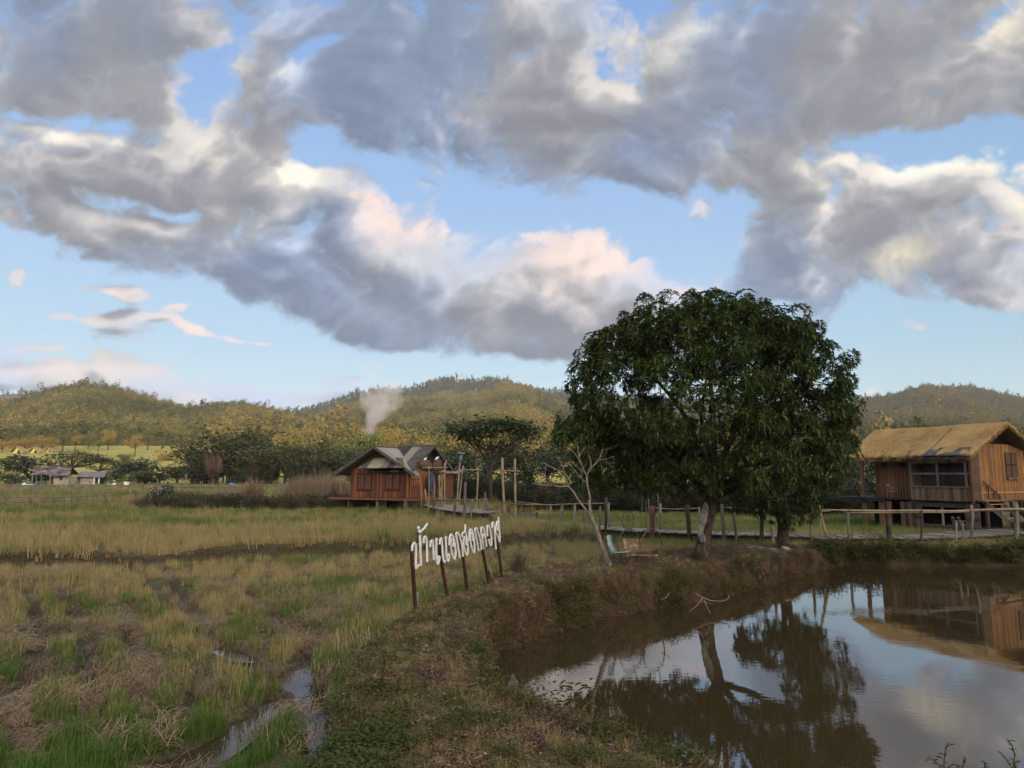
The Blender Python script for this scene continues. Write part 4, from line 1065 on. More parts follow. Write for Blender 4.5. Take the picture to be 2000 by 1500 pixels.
# ---- bare frangipani beside the chair
def build_frangipani():
    m = mat_noise('pale_smooth_bark', [lin(.075, .058, .042), lin(.165, .135, .105), lin(.25, .215, .175)], 8.0, (1, 1, .5), 0.8, 0.2, 0.3)
    b = G(1190, 1106); D = b[1]
    t = thing('frangipani_tree', 'bare leafless frangipani with pale crooked branches between the sign and the mango', 'tree', b)
    cv = lambda l: [(920 + .21 * x, 860 + .21 * y, d) for x, y, d in l]
    mb = MB()
    limb(mb, [(1192, 1112, 0), (1184, 1085, 0), (1172, 1055, 0), (1160, 1024, 0), (1148, 1000, 0)], D, 0.10, 0.05, 8)
    limb(mb, [(1163, 1030, 0), (1157, 1012, 0.1), (1153, 999, 0.1), (1151, 976, 0.1)], D, 0.055, 0.042, 8)
    mb.build('trunk', m, t, smooth=True)
    br = [([(1085, 665, 0), (1000, 560, 0), (960, 490, 0), (900, 425, 0)], .06, .05), ([(900, 425, 0), (922, 380, 0), (860, 300, .2), (780, 265, .3), (700, 225, .3), (665, 200, .3)], .045, .022),
          ([(900, 425, 0), (830, 432, -.1), (750, 420, -.2), (650, 415, -.3), (560, 402, -.3)], .045, .02), ([(780, 418, -.2), (730, 360, -.3), (660, 345, -.4), (620, 290, -.4)], .032, .018),
          ([(890, 410, 0), (872, 340, -.1), (855, 250, -.2), (800, 150, -.2)], .034, .018), ([(855, 250, -.2), (890, 210, -.2), (960, 200, -.1)], .026, .015), ([(690, 345, -.3), (668, 285, -.2)], .02, .014),
          ([(720, 410, -.2), (690, 350, -.1), (695, 240, -.1)], .026, .012), ([(640, 412, -.3), (590, 355, -.2)], .024, .012), ([(760, 390, -.2), (800, 368, -.3)], .02, .012),
          ([(1110, 560, .1), (1095, 480, .1), (1080, 400, .1), (1076, 330, .1)], .062, .052), ([(1076, 330, .1), (1035, 250, .2), (1005, 150, .2), (990, 50, .3)], .045, .022),
          ([(1076, 330, .1), (1115, 260, 0), (1190, 180, -.1), (1225, 80, -.2)], .048, .024), ([(1190, 182, -.1), (1260, 172, -.3), (1335, 150, -.4)], .03, .016),
          ([(1112, 262, 0), (1115, 200, .1), (1098, 140, .1)], .03, .018), ([(1082, 405, .1), (1020, 345, .2), (960, 275, .3), (905, 215, .3)], .036, .016), ([(1035, 252, .2), (985, 150, .1), (925, 80, 0)], .03, .014),
          ([(1005, 150, .2), (1040, 90, .3), (1065, 60, .3)], .026, .014), ([(1040, 300, .1), (985, 240, .3), (975, 205, .3)], .026, .013), ([(1020, 345, .2), (1030, 270, .3), (1080, 215, .4)], .024, .012)]
    for p, r0, r1 in br:
        mb = MB(); limb(mb, cv(p), D, r0 * .55, r1 * .55, 6); mb.build('branch', m, t, smooth=True)
    mb = MB(); x, y = 920 + .21 * 622, 860 + .21 * 285
    for k in range(5):
        a = k * 1.3; c = np.array(Q(x, y, D - .4)); v, f = leaf_tris(c, np.array([math.cos(a), math.sin(a), .3]), .12, .05, np.array([0, 0, 1.]), .3); mb.add(v, f)
    mb.build('dry_leaf', mat_noise('brown_leaf', [lin(.10, .04, .025), lin(.16, .07, .04)], 5), t)
build_frangipani()

M_SIGNPOST = mat_noise('dark_red_post', [lin(.022, .010, .008), lin(.045, .018, .012), lin(.07, .03, .02)], 5.0, (1, 1, 0.3), 0.65, 0.3, 0.3)
# ---- the letter sign
def build_sign():
    A = np.array(G(813, 1201)); B = np.array(G(981, 1127))
    e = np.array([B[0] - A[0], B[1] - A[1]]); e /= np.linalg.norm(e)
    nrm = np.array([e[1], -e[0]])                                # towards the pond side
    if nrm @ (-A[:2]) < 0: nrm = -nrm
    def S(px, py, off=0.0):
        d = ray(px, py)
        q = A[:2] + nrm * off; t = (q @ nrm) / (d[0] * nrm[0] + d[1] * nrm[1])
        return np.array([d[0] * t, d[1] * t, CZ + d[2] * t])
    t = thing('letter_sign', 'row of white Thai letters on brown posts along the dike', 'sign', tuple(A))
    for (x0, y0), (x1, y1) in [((803, 1068), (813, 1203)), ((855, 1055), (877, 1180)), ((899, 1045), (914, 1160)), ((935, 1033), (955, 1137)), ((967, 1021), (981, 1130))]:
        mb = MB(); a = S(x0, y0); b = S(x1, y1); b[2] -= 0.05
        mb.beam(a, b, 0.062, 0.062, (e[0], e[1], 0)); mb.build('post', M_SIGNPOST, t)
    for (x0, y0), (x1, y1) in [((812, 1196), (816, 1156)), ((879, 1178), (881, 1158)), ((962, 1134), (953, 1112))]:
        mb = MB(); mb.beam(S(x1, y1, -0.06), S(x0, y0, -0.06), 0.06, 0.06); mb.build('stake', M_GREYWOOD, t)
    for p in ([(808, 1064), (850, 1055), (880, 1050), (910, 1041), (968, 1021)], [(808, 1101), (845, 1093), (890, 1079), (920, 1068), (972, 1048)]):
        mb = MB(); mb.tube([S(x, y, 0.045) for x, y in p], 0.012, 6); mb.build('rail', mat_noise('grey_steel', [lin(.16, .16, .15), lin(.30, .29, .27)], 9, rough=0.5), t)
    for (x0, y0), (x1, y1) in [((815.5, 1037), (816.3, 1062)), ((828, 1031), (828.4, 1048))]:
        mb = MB(); mb.beam(S(x0, y0, 0.02), S(x1, y1, 0.02), 0.035, 0.02); mb.build('bracket', M_BLACK, t)
    def stroke(mb, pts, w=0.027, h=0.015):
        P3 = [S(780 + .11 * x, 1000 + .11 * y, 0.06) for x, y in pts]
        q = np.array([[(p[:2] - A[:2]) @ e, p[2]] for p in P3])
        out = []
        for i in range(len(q) - 1):
            a, b, c, d = q[max(i - 1, 0)], q[i], q[i + 1], q[min(i + 2, len(q) - 1)]
            for k in range(5):
                s = k / 5; out.append(0.5 * (2 * b + (c - a) * s + (2 * a - 5 * b + 4 * c - d) * s * s + (3 * b - a - 3 * c + d) * s ** 3))
        out.append(q[-1]); out = np.array(out)
        tg = np.gradient(out, axis=0); tg /= np.linalg.norm(tg, axis=1)[:, None] + 1e-9
        nn = np.stack([-tg[:, 1], tg[:, 0]], -1) * np.array([w, h])
        l, r = out + nn, out - nn
        o = nrm * 0.06
        to3 = lambda s2, k: (A[0] + e[0] * s2[0] + o[0] + nrm[0] * k, A[1] + e[1] * s2[0] + o[1] + nrm[1] * k, s2[1])
        n = len(out); V = []
        for k in (0.025, 0.0): V += [to3(p, k) for p in l] + [to3(p, k) for p in r]
        Fc = []
        for i in range(n - 1):
            Fc += [(i, i + 1, n + i + 1, n + i), (2 * n + i, 3 * n + i, 3 * n + i + 1, 2 * n + i + 1), (i, 2 * n + i, 2 * n + i + 1, i + 1), (n + i, n + i + 1, 3 * n + i + 1, 3 * n + i)]
        Fc += [(0, n, 3 * n, 2 * n), (n - 1, 3 * n - 1, 4 * n - 1, 2 * n - 1)]
        mb.add(V, Fc)
    LET = [[[(215, 690), (225, 600), (255, 545), (280, 590), (286, 720), (283, 880), (285, 1010)], [(285, 1010), (315, 965), (345, 935), (380, 950)], [(378, 950), (368, 800), (362, 600), (355, 410)]],
           [[(345, 300), (335, 262), (325, 290), (345, 300), (342, 355), (370, 345), (430, 290), (490, 205)]],
           [[(425, 550), (428, 470), (452, 430), (474, 500), (482, 640), (485, 885)]],
           [[(537, 625), (548, 540), (570, 500), (588, 560), (597, 690), (605, 850)], [(650, 460), (646, 640), (652, 850), (668, 925), (692, 890), (705, 810), (685, 785), (662, 840)]],
           [[(707, 575), (716, 500), (738, 465), (752, 600), (762, 760), (783, 885), (812, 860)], [(815, 430), (820, 600), (828, 780), (845, 865), (868, 860), (880, 780), (858, 745), (832, 800)]],
           [[(877, 590), (885, 460), (912, 392), (945, 450), (980, 600), (992, 740), (968, 838), (935, 760), (905, 600), (908, 500), (935, 475), (948, 530), (948, 615)]],
           [[(1065, 810), (1040, 650), (1010, 480), (1000, 390), (1022, 362), (1055, 420), (1085, 520), (1110, 650), (1122, 790)]],
           [[(1163, 215), (1160, 300), (1160, 345)], [(1112, 450), (1108, 395), (1135, 355), (1165, 372), (1185, 450), (1205, 580), (1208, 690), (1190, 772), (1155, 700), (1132, 570), (1138, 470), (1160, 440), (1172, 500), (1178, 590)]],
           [[(1230, 510), (1236, 370), (1258, 302), (1290, 360), (1318, 500), (1328, 640), (1314, 725), (1278, 640), (1250, 490), (1256, 385), (1280, 370), (1296, 440), (1298, 510)]],
           [[(1400, 690), (1378, 560), (1345, 400), (1336, 310), (1358, 285), (1388, 350), (1415, 450), (1440, 570), (1452, 670)]],
           [[(1495, 655), (1470, 530), (1445, 380), (1445, 300), (1468, 268), (1498, 340), (1522, 480), (1540, 615)], [(1492, 640), (1472, 510), (1470, 420), (1488, 390), (1500, 440)]],
           [[(1553, 430), (1552, 300), (1570, 235), (1600, 300), (1625, 440), (1630, 550), (1615, 602), (1592, 550), (1590, 480)]],
           [[(1637, 280), (1642, 205), (1660, 182), (1678, 290), (1695, 470), (1708, 660)]],
           [[(1752, 90), (1762, 260), (1776, 460), (1768, 535), (1742, 440), (1706, 370), (1704, 300), (1718, 200), (1736, 165), (1745, 240), (1738, 330)]]]
    for l in LET:
        mb = MB()
        for s in l: stroke(mb, s)
        mb.build('letter', M_WHITE, t)
build_sign()

# ---- turquoise chair, hoop bench
def build_seats():
    b = G(1204, 1107); D = b[1]
    t = thing('garden_chair', 'turquoise sheet metal chair with rusty patches and black legs under the frangipani', 'chair', b)
    m, tt, bb = new_mat('turquoise_paint', 0.5, 0.4)
    n1 = tt.noise(objco(tt), 7, 5, 0.6)
    tt.L.new(tt.mix(tt.mr(n1, 0.60, 0.64), tt.ramp(tt.noise(objco(tt), 3, 3), [(0.3, lin(.14, .245, .245)), (0.7, lin(.20, .32, .315))]), lin(.17, .06, .03)), bb.inputs['Base Color'])
    w = Vector((0.19, 0.34, 0.0))
    def sheet(px, name, narrow):
        mb = MB(); pts = [Vector(Q(x, y, D - 0.12)) for x, y in px]; V = []; n = len(pts)
        for i, p in enumerate(pts):
            k = narrow[i]
            V += [p + w * k * 0.5, p + w * (1 - k * 0.5)]
        Fc = [(2 * i, 2 * i + 1, 2 * i + 3, 2 * i + 2) for i in range(n - 1)]
        mb.add(V, Fc); o = mb.build(name, m, t, True); s = o.modifiers.new('thickness', 'SOLIDIFY'); s.thickness = 0.015
    sheet([(1184, 1046), (1184.8, 1052), (1186, 1060), (1188.5, 1067), (1192, 1073), (1196, 1079)], 'backrest', [0.25, 0.0, 0.0, 0.0, 0.06, 0.15])
    sheet([(1196.5, 1079.5), (1201, 1081), (1208, 1080.6), (1216, 1079.8), (1225, 1078.5)], 'seat', [0.12, 0.02, 0.0, 0.0, 0.05])
    for k in (0.0, 1.0):
        q = lambda x, y: Vector(Q(x, y, D - 0.12)) + w * k
        mb = MB(); mb.tube([q(1183, 1050), q(1187, 1075), q(1192, 1092)], 0.011, 6); mb.build('back_tube', M_BLACK, t)
        for pts in ([(1199, 1080.5), (1192, 1092), (1186, 1106)], [(1211, 1081), (1215, 1095), (1219.5, 1108)], [(1212, 1090), (1203, 1106)], [(1199, 1081), (1218, 1080)]):
            mb = MB(); mb.tube([q(*p) for p in pts], 0.012, 6); mb.build('leg' if pts[0][1] != 1081 or len(pts) == 3 else 'seat_tube', M_BLACK, t)
    b = G(1262, 1103); D = b[1] + 0.25
    t = thing('hoop_bench', 'rusty bench welded from large and small iron hoops with a slatted wooden back', 'bench', (b[0], D, b[2]))
    e = Vector((0.74, 0.67, 0)).normalized()
    def hoop(cx, cy, rx, ry, name, r=0.015):
        c = Vector(Q(cx, cy, D)); R = ry * D / F; mb = MB(); pts = [c + e * (R * math.cos(a)) + Vector((0, 0, R * math.sin(a))) for a in [i * 2 * math.pi / 40 for i in range(41)]]
        mb.tube(pts, r, 6); mb.build(name, M_IRON, t, True); return c, R
    for cx, cy, rx, ry in ((1229, 1067, 25, 33), (1273, 1067, 24, 32.5)): hoop(cx, cy, rx, ry, 'large_hoop', 0.018)
    for cx, cy in ((1226.5, 1016), (1271.5, 1017.5)):
        c, R = hoop(cx, cy, 14, 17.5, 'small_hoop', 0.016)
        mb = MB()
        for s in (-1, 1): mb.tube([c + e * s * R * 0.22 + Vector((0, 0, -R * .97)), c + Vector((0, 0, R))], 0.008, 5)
        mb.build('spoke', M_IRON, t)
        mb = MB(); mb.tube([c + Vector((0, 0, -R)) + e * 0.12, c + Vector((0, 0, -R - 0.08)) + e * 0.2], 0.02, 6); mb.build('joint', M_IRON, t)
    mw = mat_noise('peeling_slats', [lin(.10, .05, .032), lin(.20, .12, .08), lin(.42, .37, .32)], 8, (1, 1, 2.0), .75, .2)
    for i in range(7):
        y = 1054 + i * 3.6
        mb = MB(); mb.beam(Q(1217 + i * .5, y, D + .35), Q(1255 + i * .2, y, D + .55), 0.025, 0.045); mb.build('back_slat', mw, t)
    for i in range(4):
        mb = MB(); mb.beam(Q(1222, 1084.2, D + .05 + i * .13), Q(1284, 1084.2, D + .25 + i * .13), 0.09, 0.025); mb.build('seat_slat', mw, t)
    for (a, c) in (((1246, 1092), (1256, 1105)), ((1291, 1090), (1300, 1104)), ((1212, 1092), (1202, 1104)), ((1250, 1090), (1240, 1104))):
        mb = MB(); mb.tube([Q(*a, D), Q(*c, D - .1)], 0.014, 6); mb.build('leg', M_IRON, t)
build_seats()

# ---- wooden house on stilts, left
def house_frame(K, e1, e2):
    M = Matrix.Identity(4)
    M[0][0], M[1][0] = e1; M[0][1], M[1][1] = e2; M[0][3], M[1][3] = K
    return M

def solve(K, e, u): return (u * K[1] - K[0]) / (e[0] - u * e[1])

def corr(name, cols, along, sheet, seed=0.0, wave=0.09):
    """weathered corrugated sheets, each with its own age"""
    m, t, b = new_mat(name, 0.75, 0.25)
    co = objco(t); x = t.vm('DOT_PRODUCT', co, tuple(along))
    idx = t.m('FLOOR', t.m('DIVIDE', t.m('ADD', x, 40.0 + seed), sheet))
    wn = t.n('ShaderNodeTexWhiteNoise', noise_dimensions='1D'); t.L.new(t.m('ADD', idx, seed * 7.3), wn.inputs['W'])
    f = t.m('ADD', wn.outputs['Value'], t.m('MULTIPLY', t.m('SUBTRACT', t.noise(t.mapping(co, scale=(1, 1, 3)), 2.5, 5, 0.65), 0.5), 0.5))
    t.L.new(t.ramp(f, cols), b.inputs['Base Color'])
    bp = t.n('ShaderNodeBump'); bp.inputs['Strength'].default_value = 1.0; bp.inputs['Distance'].default_value = 0.03
    t.L.new(t.m('SINE', t.m('MULTIPLY', x, 2 * math.pi / wave)), bp.inputs['Height']); t.L.new(bp.outputs[0], b.inputs['Normal'])
    return m

def build_left_house():
    th = math.radians(25); e1 = (math.cos(th), -math.sin(th)); e2 = (math.sin(th), math.cos(th))
    yC = 55.6; K = (-202 / F * yC, yC); M = house_frame(K, e1, e2)
    u = lambda px: (px - 1000) / F
    hx = lambda px, y=0.0: solve((K[0] + e2[0] * y, K[1] + e2[1] * y), e1, u(px))
    hy = lambda px, x=0.0: solve((K[0] + e1[0] * x, K[1] + e1[1] * x), e2, u(px))
    zf, zt = 2.12, 4.45; W = -hx(687.5); L = 5.6; xm = -W / 2
    zat = lambda py, x, y: CZ + (925 - py) / F * (M @ Vector((x, y, 0))).y
    g0 = gz(K[0], K[1])
    t = thing('stilt_house', 'orange brown wooden house on stilts with a grey patched roof at the paddy edge', 'house', (K[0], K[1], g0))
    a1 = (e1[0], e1[1], 0); a2 = (e2[0], e2[1], 0)
    wood_f = mat_boards('orange_boards_front', [lin(.040, .013, .006), lin(.085, .028, .011), lin(.13, .046, .017), lin(.19, .076, .030)], a1, 0.16)
    wood_r = mat_boards('orange_boards_side', [lin(.058, .019, .008), lin(.12, .042, .015), lin(.19, .072, .026), lin(.26, .11, .042)], a2, 0.16)
    deck = mat_boards('red_deck', [lin(.085, .026, .014), lin(.15, .046, .024), lin(.20, .07, .038)], a2, 0.14)
    mk = lambda: MB(M)
    b = mk(); b.box(-W, -0.06, 0, 0.08, zf, zt); b.build('front_wall', wood_f, t)
    b = mk(); b.box(-0.08, 0, 0.08, L, zf, zt); b.build('side_wall', wood_r, t)
    b = mk(); b.box(-W, -W + .08, 0.08, L, zf, zt); b.box(-W, 0, L, L + .08, zf, zt); b.build('rear_wall', wood_f, t)
    trim = mat_noise('pale_trim', [lin(.20, .075, .026), lin(.30, .13, .045)], 6, (1, 1, .3))
    b = mk(); b.box(-0.05, 0.05, -0.05, 0.06, zf, zt); b.build('corner_post', trim, t)
    dkred = mat_noise('dark_red_frame', [lin(.045, .014, .009), lin(.08, .025, .015)], 6, (1, 1, .4))
    pane = mat_noise('window_pane', [lin(.09, .042, .025), lin(.15, .072, .042)], 3, rough=0.25, spec=0.5)
    for p0, p1 in ((701, 729), (755, 784)):
        x0, x1 = hx(p0), hx(p1); z0, z1 = zat(955, x0, 0), zat(926, x0, 0)
        b = mk()
        for q in ((x0, x0 + .10), (x1 - .10, x1), ((x0 + x1) / 2 - .07, (x0 + x1) / 2 + .07)): b.box(q[0], q[1], -0.07, -0.003, z0, z1)
        b.box(x0 - .04, x1 + .04, -0.09, -0.073, z0 - .08, z0 + .06); b.box(x0 - .04, x1 + .04, -0.09, -0.073, z1 - .06, z1 + .08)
        w = b.build('window', dkred, t)
        b = mk(); b.box(x0 + .1, x1 - .1, -0.03, -0.006, z0 + .02, z1 - .02); b.build('pane', pane, w)
        b = mk()
        for s in (0, 1):
            c0 = x0 + .10 if s == 0 else (x0 + x1) / 2 + .07; c1 = (x0 + x1) / 2 - .07 if s == 0 else x1 - .10
            b.box((c0 + c1) / 2 - .015, (c0 + c1) / 2 + .015, -0.05, -0.032, z0 + .06, z1 - .06)
            for k in (1, 2, 3): zz = z0 + (z1 - z0) * k / 4; b.box(c0, c1, -0.055, -0.051, zz - .015, zz + .015)
        b.build('glazing_bar', dkred, w)
    # door in the side wall
    y0, y1 = hy(804), hy(822); zd = zat(927, 0, y0)
    b = mk(); b.box(0.002, 0.05, y0, y1, zf + .02, zf + (zd - zf) * .55); d = b.build('door', mat_boards('red_door', [lin(.10, .03, .02), lin(.16, .05, .03)], a2, 0.12), t)
    b = mk(); b.box(0.002, 0.03, y0 + .06, y1 - .06, zf + (zd - zf) * .56, zd); b.build('pane', mat_noise('amber_glass', [lin(.26, .10, .03), lin(.38, .17, .05)], 3, rough=.3), d)
    b = mk()
    for k in range(5): yy = y0 + (y1 - y0) * k / 4; b.box(0.035, 0.06, yy - .03, yy + .03, zf + (zd - zf) * .55, zd)
    b.box(0.062, 0.07, y0, y1, zf + (zd - zf) * .78 - .025, zf + (zd - zf) * .78 + .025)
    b.build('glazing_bar', dkred, d)
    b = mk(); b.box(0.052, 0.08, (y0 + y1) / 2 - .02, (y0 + y1) / 2 + .02, zf + .9, zf + 1.06); b.build('handle', M_IRON, d)
    for yy in (y0 - .07, y1 + .06):
        b = mk(); b.box(0.002, 0.06, yy - .06, yy + .05, zf, zt - .02); b.build('door_post', trim, t)
    # annex at the far right
    b = mk(); b.box(0.05, 0.85, L - 1.5, L, zf - .1, zt - .5); b.build('annex_wall', mat_boards('annex_boards', [lin(.05, .018, .009), lin(.10, .036, .016), lin(.14, .055, .024)], a1, 0.16), t)
    b = mk(); b.prism([(-0.1, L - 1.9, zt - .2), (1.3, L - 1.9, zt - .42), (1.3, L + .2, zt - .42), (-0.1, L + .2, zt - .2)], (0, 0, .05)); b.build('annex_roof', mat_noise('light_sheet', [lin(.16, .15, .13), lin(.36, .34, .31)], 3), t)
    # roofs
    stops = [(0.10, lin(.030, .026, .024)), (0.35, lin(.055, .046, .042)), (0.55, lin(.10, .085, .076)), (0.62, lin(.26, .235, .19)), (0.95, lin(.38, .35, .28))]
    ra = corr('grey_sheets_main', stops, a2, 0.95, 0.4); rb = corr('grey_sheets_cross', stops, a1, 0.80, 2.2); rc = corr('grey_sheets_skirt', [(0.0, lin(.055, .045, .036)), (0.4, lin(.16, .135, .10)), (0.7, lin(.34, .31, .23))], a1, 0.62, 1.0)
    zr, ze, sp = 6.05, 3.84, 3.85; yr = 2.85; of = -0.75
    up = Vector((0, 0, .05))
    def slope(poly, m, name):
        b = mk(); b.prism(poly, (0, 0, .05)); return b.build(name, m, t)
    slope([(xm, of, zr), (xm + sp, of, ze), (xm + sp, yr - 2.9, ze), (xm + .02, yr, zr)], ra, 'roof_slope')
    slope([(xm, of, zr), (xm, L + .5, zr), (xm - sp, L + .5, ze), (xm - sp, of, ze)], ra, 'roof_slope')
    zr2 = 6.17; xe = 0.62
    slope([(xm - .2, yr, zr2), (xe, yr, zr2), (xe, yr - 3.25, zr2 - 2.05), (xm - .2, yr - 3.25, zr2 - 2.05)], rb, 'roof_slope')
    slope([(xm - .2, yr + .01, zr2), (xm - .2, yr + 3.1, zr2 - 1.95), (xe, yr + 3.1, zr2 - 1.95), (xe, yr + .01, zr2)], rb, 'roof_slope')
    edge = mat_noise('grey_edge_board', [lin(.045, .04, .037), lin(.10, .09, .082)], 4)
    b = mk(); b.beam((xm, of - .02, zr + .03), (xm + sp, of - .02, ze + .03), 0.06, 0.2); b.beam((xm, of - .02, zr + .03), (xm - sp, of - .02, ze + .03), 0.06, 0.2); b.build('bargeboard', edge, t)
    b = mk(); b.beam((xe + .02, yr, zr2 + .02), (xe + .02, yr - 3.25, zr2 - 2.03), 0.06, 0.16); b.beam((xe + .02, yr, zr2 + .02), (xe + .02, yr + 3.1, zr2 - 1.93), 0.06, 0.16); b.build('bargeboard', edge, t)
    b = mk(); b.tube([(xm - .2, yr, zr2 + .07), (xe + .05, yr, zr2 + .07)], 0.09, 8); b.tube([(xm, of, zr + .06), (xm, yr, zr + .06)], 0.08, 8); b.build('ridge_cap', edge, t)
    gab = mat_boards('dark_gable', [lin(.02, .012, .008), lin(.045, .025, .016)], a1, 0.14)
    b = mk(); b.prism([(-W, 0.0, zt), (0, 0.0, zt), (xm, 0.0, zr - .12)], (0, .06, 0)); b.build('front_gable', gab, t)
    b = mk(); b.prism([(-0.02, 0.1, zt), (-0.02, L, zt), (-0.02, yr, zr2 - .1)], (-.06, 0, 0)); b.build('side_gable', gab, t)
    xs0, xs1 = hx(704, -.8), hx(793, -.8)
    slope([(xs0, -0.95, 4.42), (xs1, -0.95, 4.42), (xs1 - .75, -0.02, 5.18), (xs0 + .75, -0.02, 5.18)], rc, 'skirt_roof')
    # platform and stilts
    b = mk(); b.box(-W - 1.35, -0.02, -1.15, 0.0, zf - .14, zf - .02); b.build('platform', deck, t)
    b = mk(); b.box(0.0, 1.35, -0.95, L - 1.7, zf - .16, zf - .03); b.build('side_platform', deck, t)
    b = mk(); b.box(-W, 0, 0.0, L, zf - .2, zf - .1); b.build('floor', M_DARKWOOD, t)
    for px, y in ((686, -.9), (723, -.2), (741, -.9), (795, -.9), (826, -.9), (700, 3.0), (760, 3.0), (780, 5.6), (735, 5.6)):
        x = hx(px, y); p = M @ Vector((x, y, 0)); g = gz(p.x, p.y)
        b = mk(); b.box(x - .10, x + .10, y - .10, y + .10, g - .2, zf - .21); b.build('stilt', mat_noise('stilt_wood', [lin(.08, .06, .045), lin(.17, .13, .10)], 4, (1, 1, .3)) if px in (741, 795) else M_REDWOOD if px == 826 else M_DARKWOOD, t)
    b = mk(); z = zat(966, -2, -1.0)
    b.beam((hx(728, -1), -1.0, zf + .42), (hx(792, -1), -1.0, zf + .42), .05, .05)
    for px in (728, 750, 782): b.beam((hx(px, -1), -1.0, zf), (hx(px, -1), -1.0, zf + .42), .05, .05)
    b.build('low_railing', M_REDWOOD, t)
    # blue cloth hanging beside the door
    yb0, yb1 = hy(838, .55), hy(851, .55)
    m, tt, bb = new_mat('blue_fabric', 0.85, 0.1)
    tt.L.new(tt.ramp(tt.noise(objco(tt), 3, 3), [(0.35, lin(.018, .036, .075)), (0.7, lin(.05, .10, .19))]), bb.inputs['Base Color'])
    V = []; Fc = []; n = 10
    for r in range(9):
        f = r / 8; half = (yb1 - yb0) / 2 * math.sin(math.pi * (0.12 + 0.80 * f)) ** .7; yc = (yb0 + yb1) / 2
        for c in range(n + 1):
            g = c / n * 2 - 1; V.append((0.55 + .06 * math.sin(g * 8 + r * .4), yc + g * half, zat(923, 0.5, yc) + (zat(963, 0.5, yc) - zat(923, 0.5, yc)) * f))
    for r in range(8):
        for c in range(n): k = r * (n + 1) + c; Fc.append((k, k + 1, k + n + 2, k + n + 1))
    b = mk(); b.add(V, Fc); o = b.build('hanging_cloth', m, None, True); s = o.modifiers.new('thickness', 'SOLIDIFY'); s.thickness = 0.02
    tag(o, 'dark blue cloth hanging from the eave beside the wooden house door', 'cloth')
    return M, hx, hy
build_left_house()

# ---- bamboo walkways
def resample(pts, step):
    p = np.array(pts, float); L = np.r_[0, np.cumsum(np.linalg.norm(np.diff(p, axis=0), axis=1))]
    t = np.arange(0, L[-1], step)
    return np.stack([np.interp(t, L, p[:, k]) for k in range(3)], -1)

M_SLAT = mat_leaf('grey_bamboo_slats', [lin(.07, .06, .052), lin(.15, .13, .11), lin(.24, .21, .18), lin(.34, .31, .27)], 0.8, 0.2)

def deck_mesh(front, width, step, rs, widths=None):
    """split bamboo slats laid across; 'front' is the edge nearer to the camera"""
    c = resample(front, step); mb = MB(); n = len(c)
    for i in range(n - 1):
        d = c[i + 1] - c[i]; d[2] = 0; d /= np.linalg.norm(d) + 1e-9
        b = np.array([-d[1], d[0], 0])
        if b[1] < 0: b = -b
        w = width if widths is None else np.interp(i / n, [0, 1], widths)
        j0, j1 = rs.normal(0, 0.05), rs.normal(0, 0.05); z = rs.normal(0, 0.010); sk = d * rs.normal(0, 0.02)
        mb.beam(c[i] - b * (0.03 + j0) + [0, 0, z], c[i] + b * (w + j1) + sk + [0, 0, z + rs.normal(0, .01)], step * 0.82, 0.022)
    return mb

def joists(front, width, mbz=-0.09):
    out = []
    for off in (0.12, width - 0.15):
        c = resample(front, 1.2); mb = MB(); pts = []
        for i in range(len(c)):
            d = c[min(i + 1, len(c) - 1)] - c[max(i - 1, 0)]; b = np.array([-d[1], d[0], 0]); b /= np.linalg.norm(b)
            if b[1] < 0: b = -b
            pts.append(c[i] + b * off + [0, 0, mbz])
        mb.tube(pts, 0.06, 6); out.append(mb)
    return out

def post(t, x0, y0, x1, y1, r, D, mat=None, name='post', down=0.25, back=0.0):
    """post from pixel (x0, y0) at its top to (x1, y1) at its foot, at the distance D"""
    a = np.array(Q(x0, y0, D)); b = np.array(Q(x1, y1, D))
    g = gz(b[0], b[1]); 
    if b[2] > g - down: b = b + (b - a) / (a[2] - b[2] + 1e-6) * (b[2] - g + down)
    r *= 0.82; mb = MB(); mb.tube(pole_pts(a, b, 5, 0.02), [r * 0.9, r, r, r * 1.05, r * 1.1], 7)
    return mb.build(name, mat or M_GREYWOOD, t, True)

def rail(t, pts, r=0.032, mat=None, name='rail'):
    mb = MB(); mb.tube([Q(x, y, D) for x, y, D in pts], r, 6); return mb.build(name, mat or M_BAMBOO, t, True)

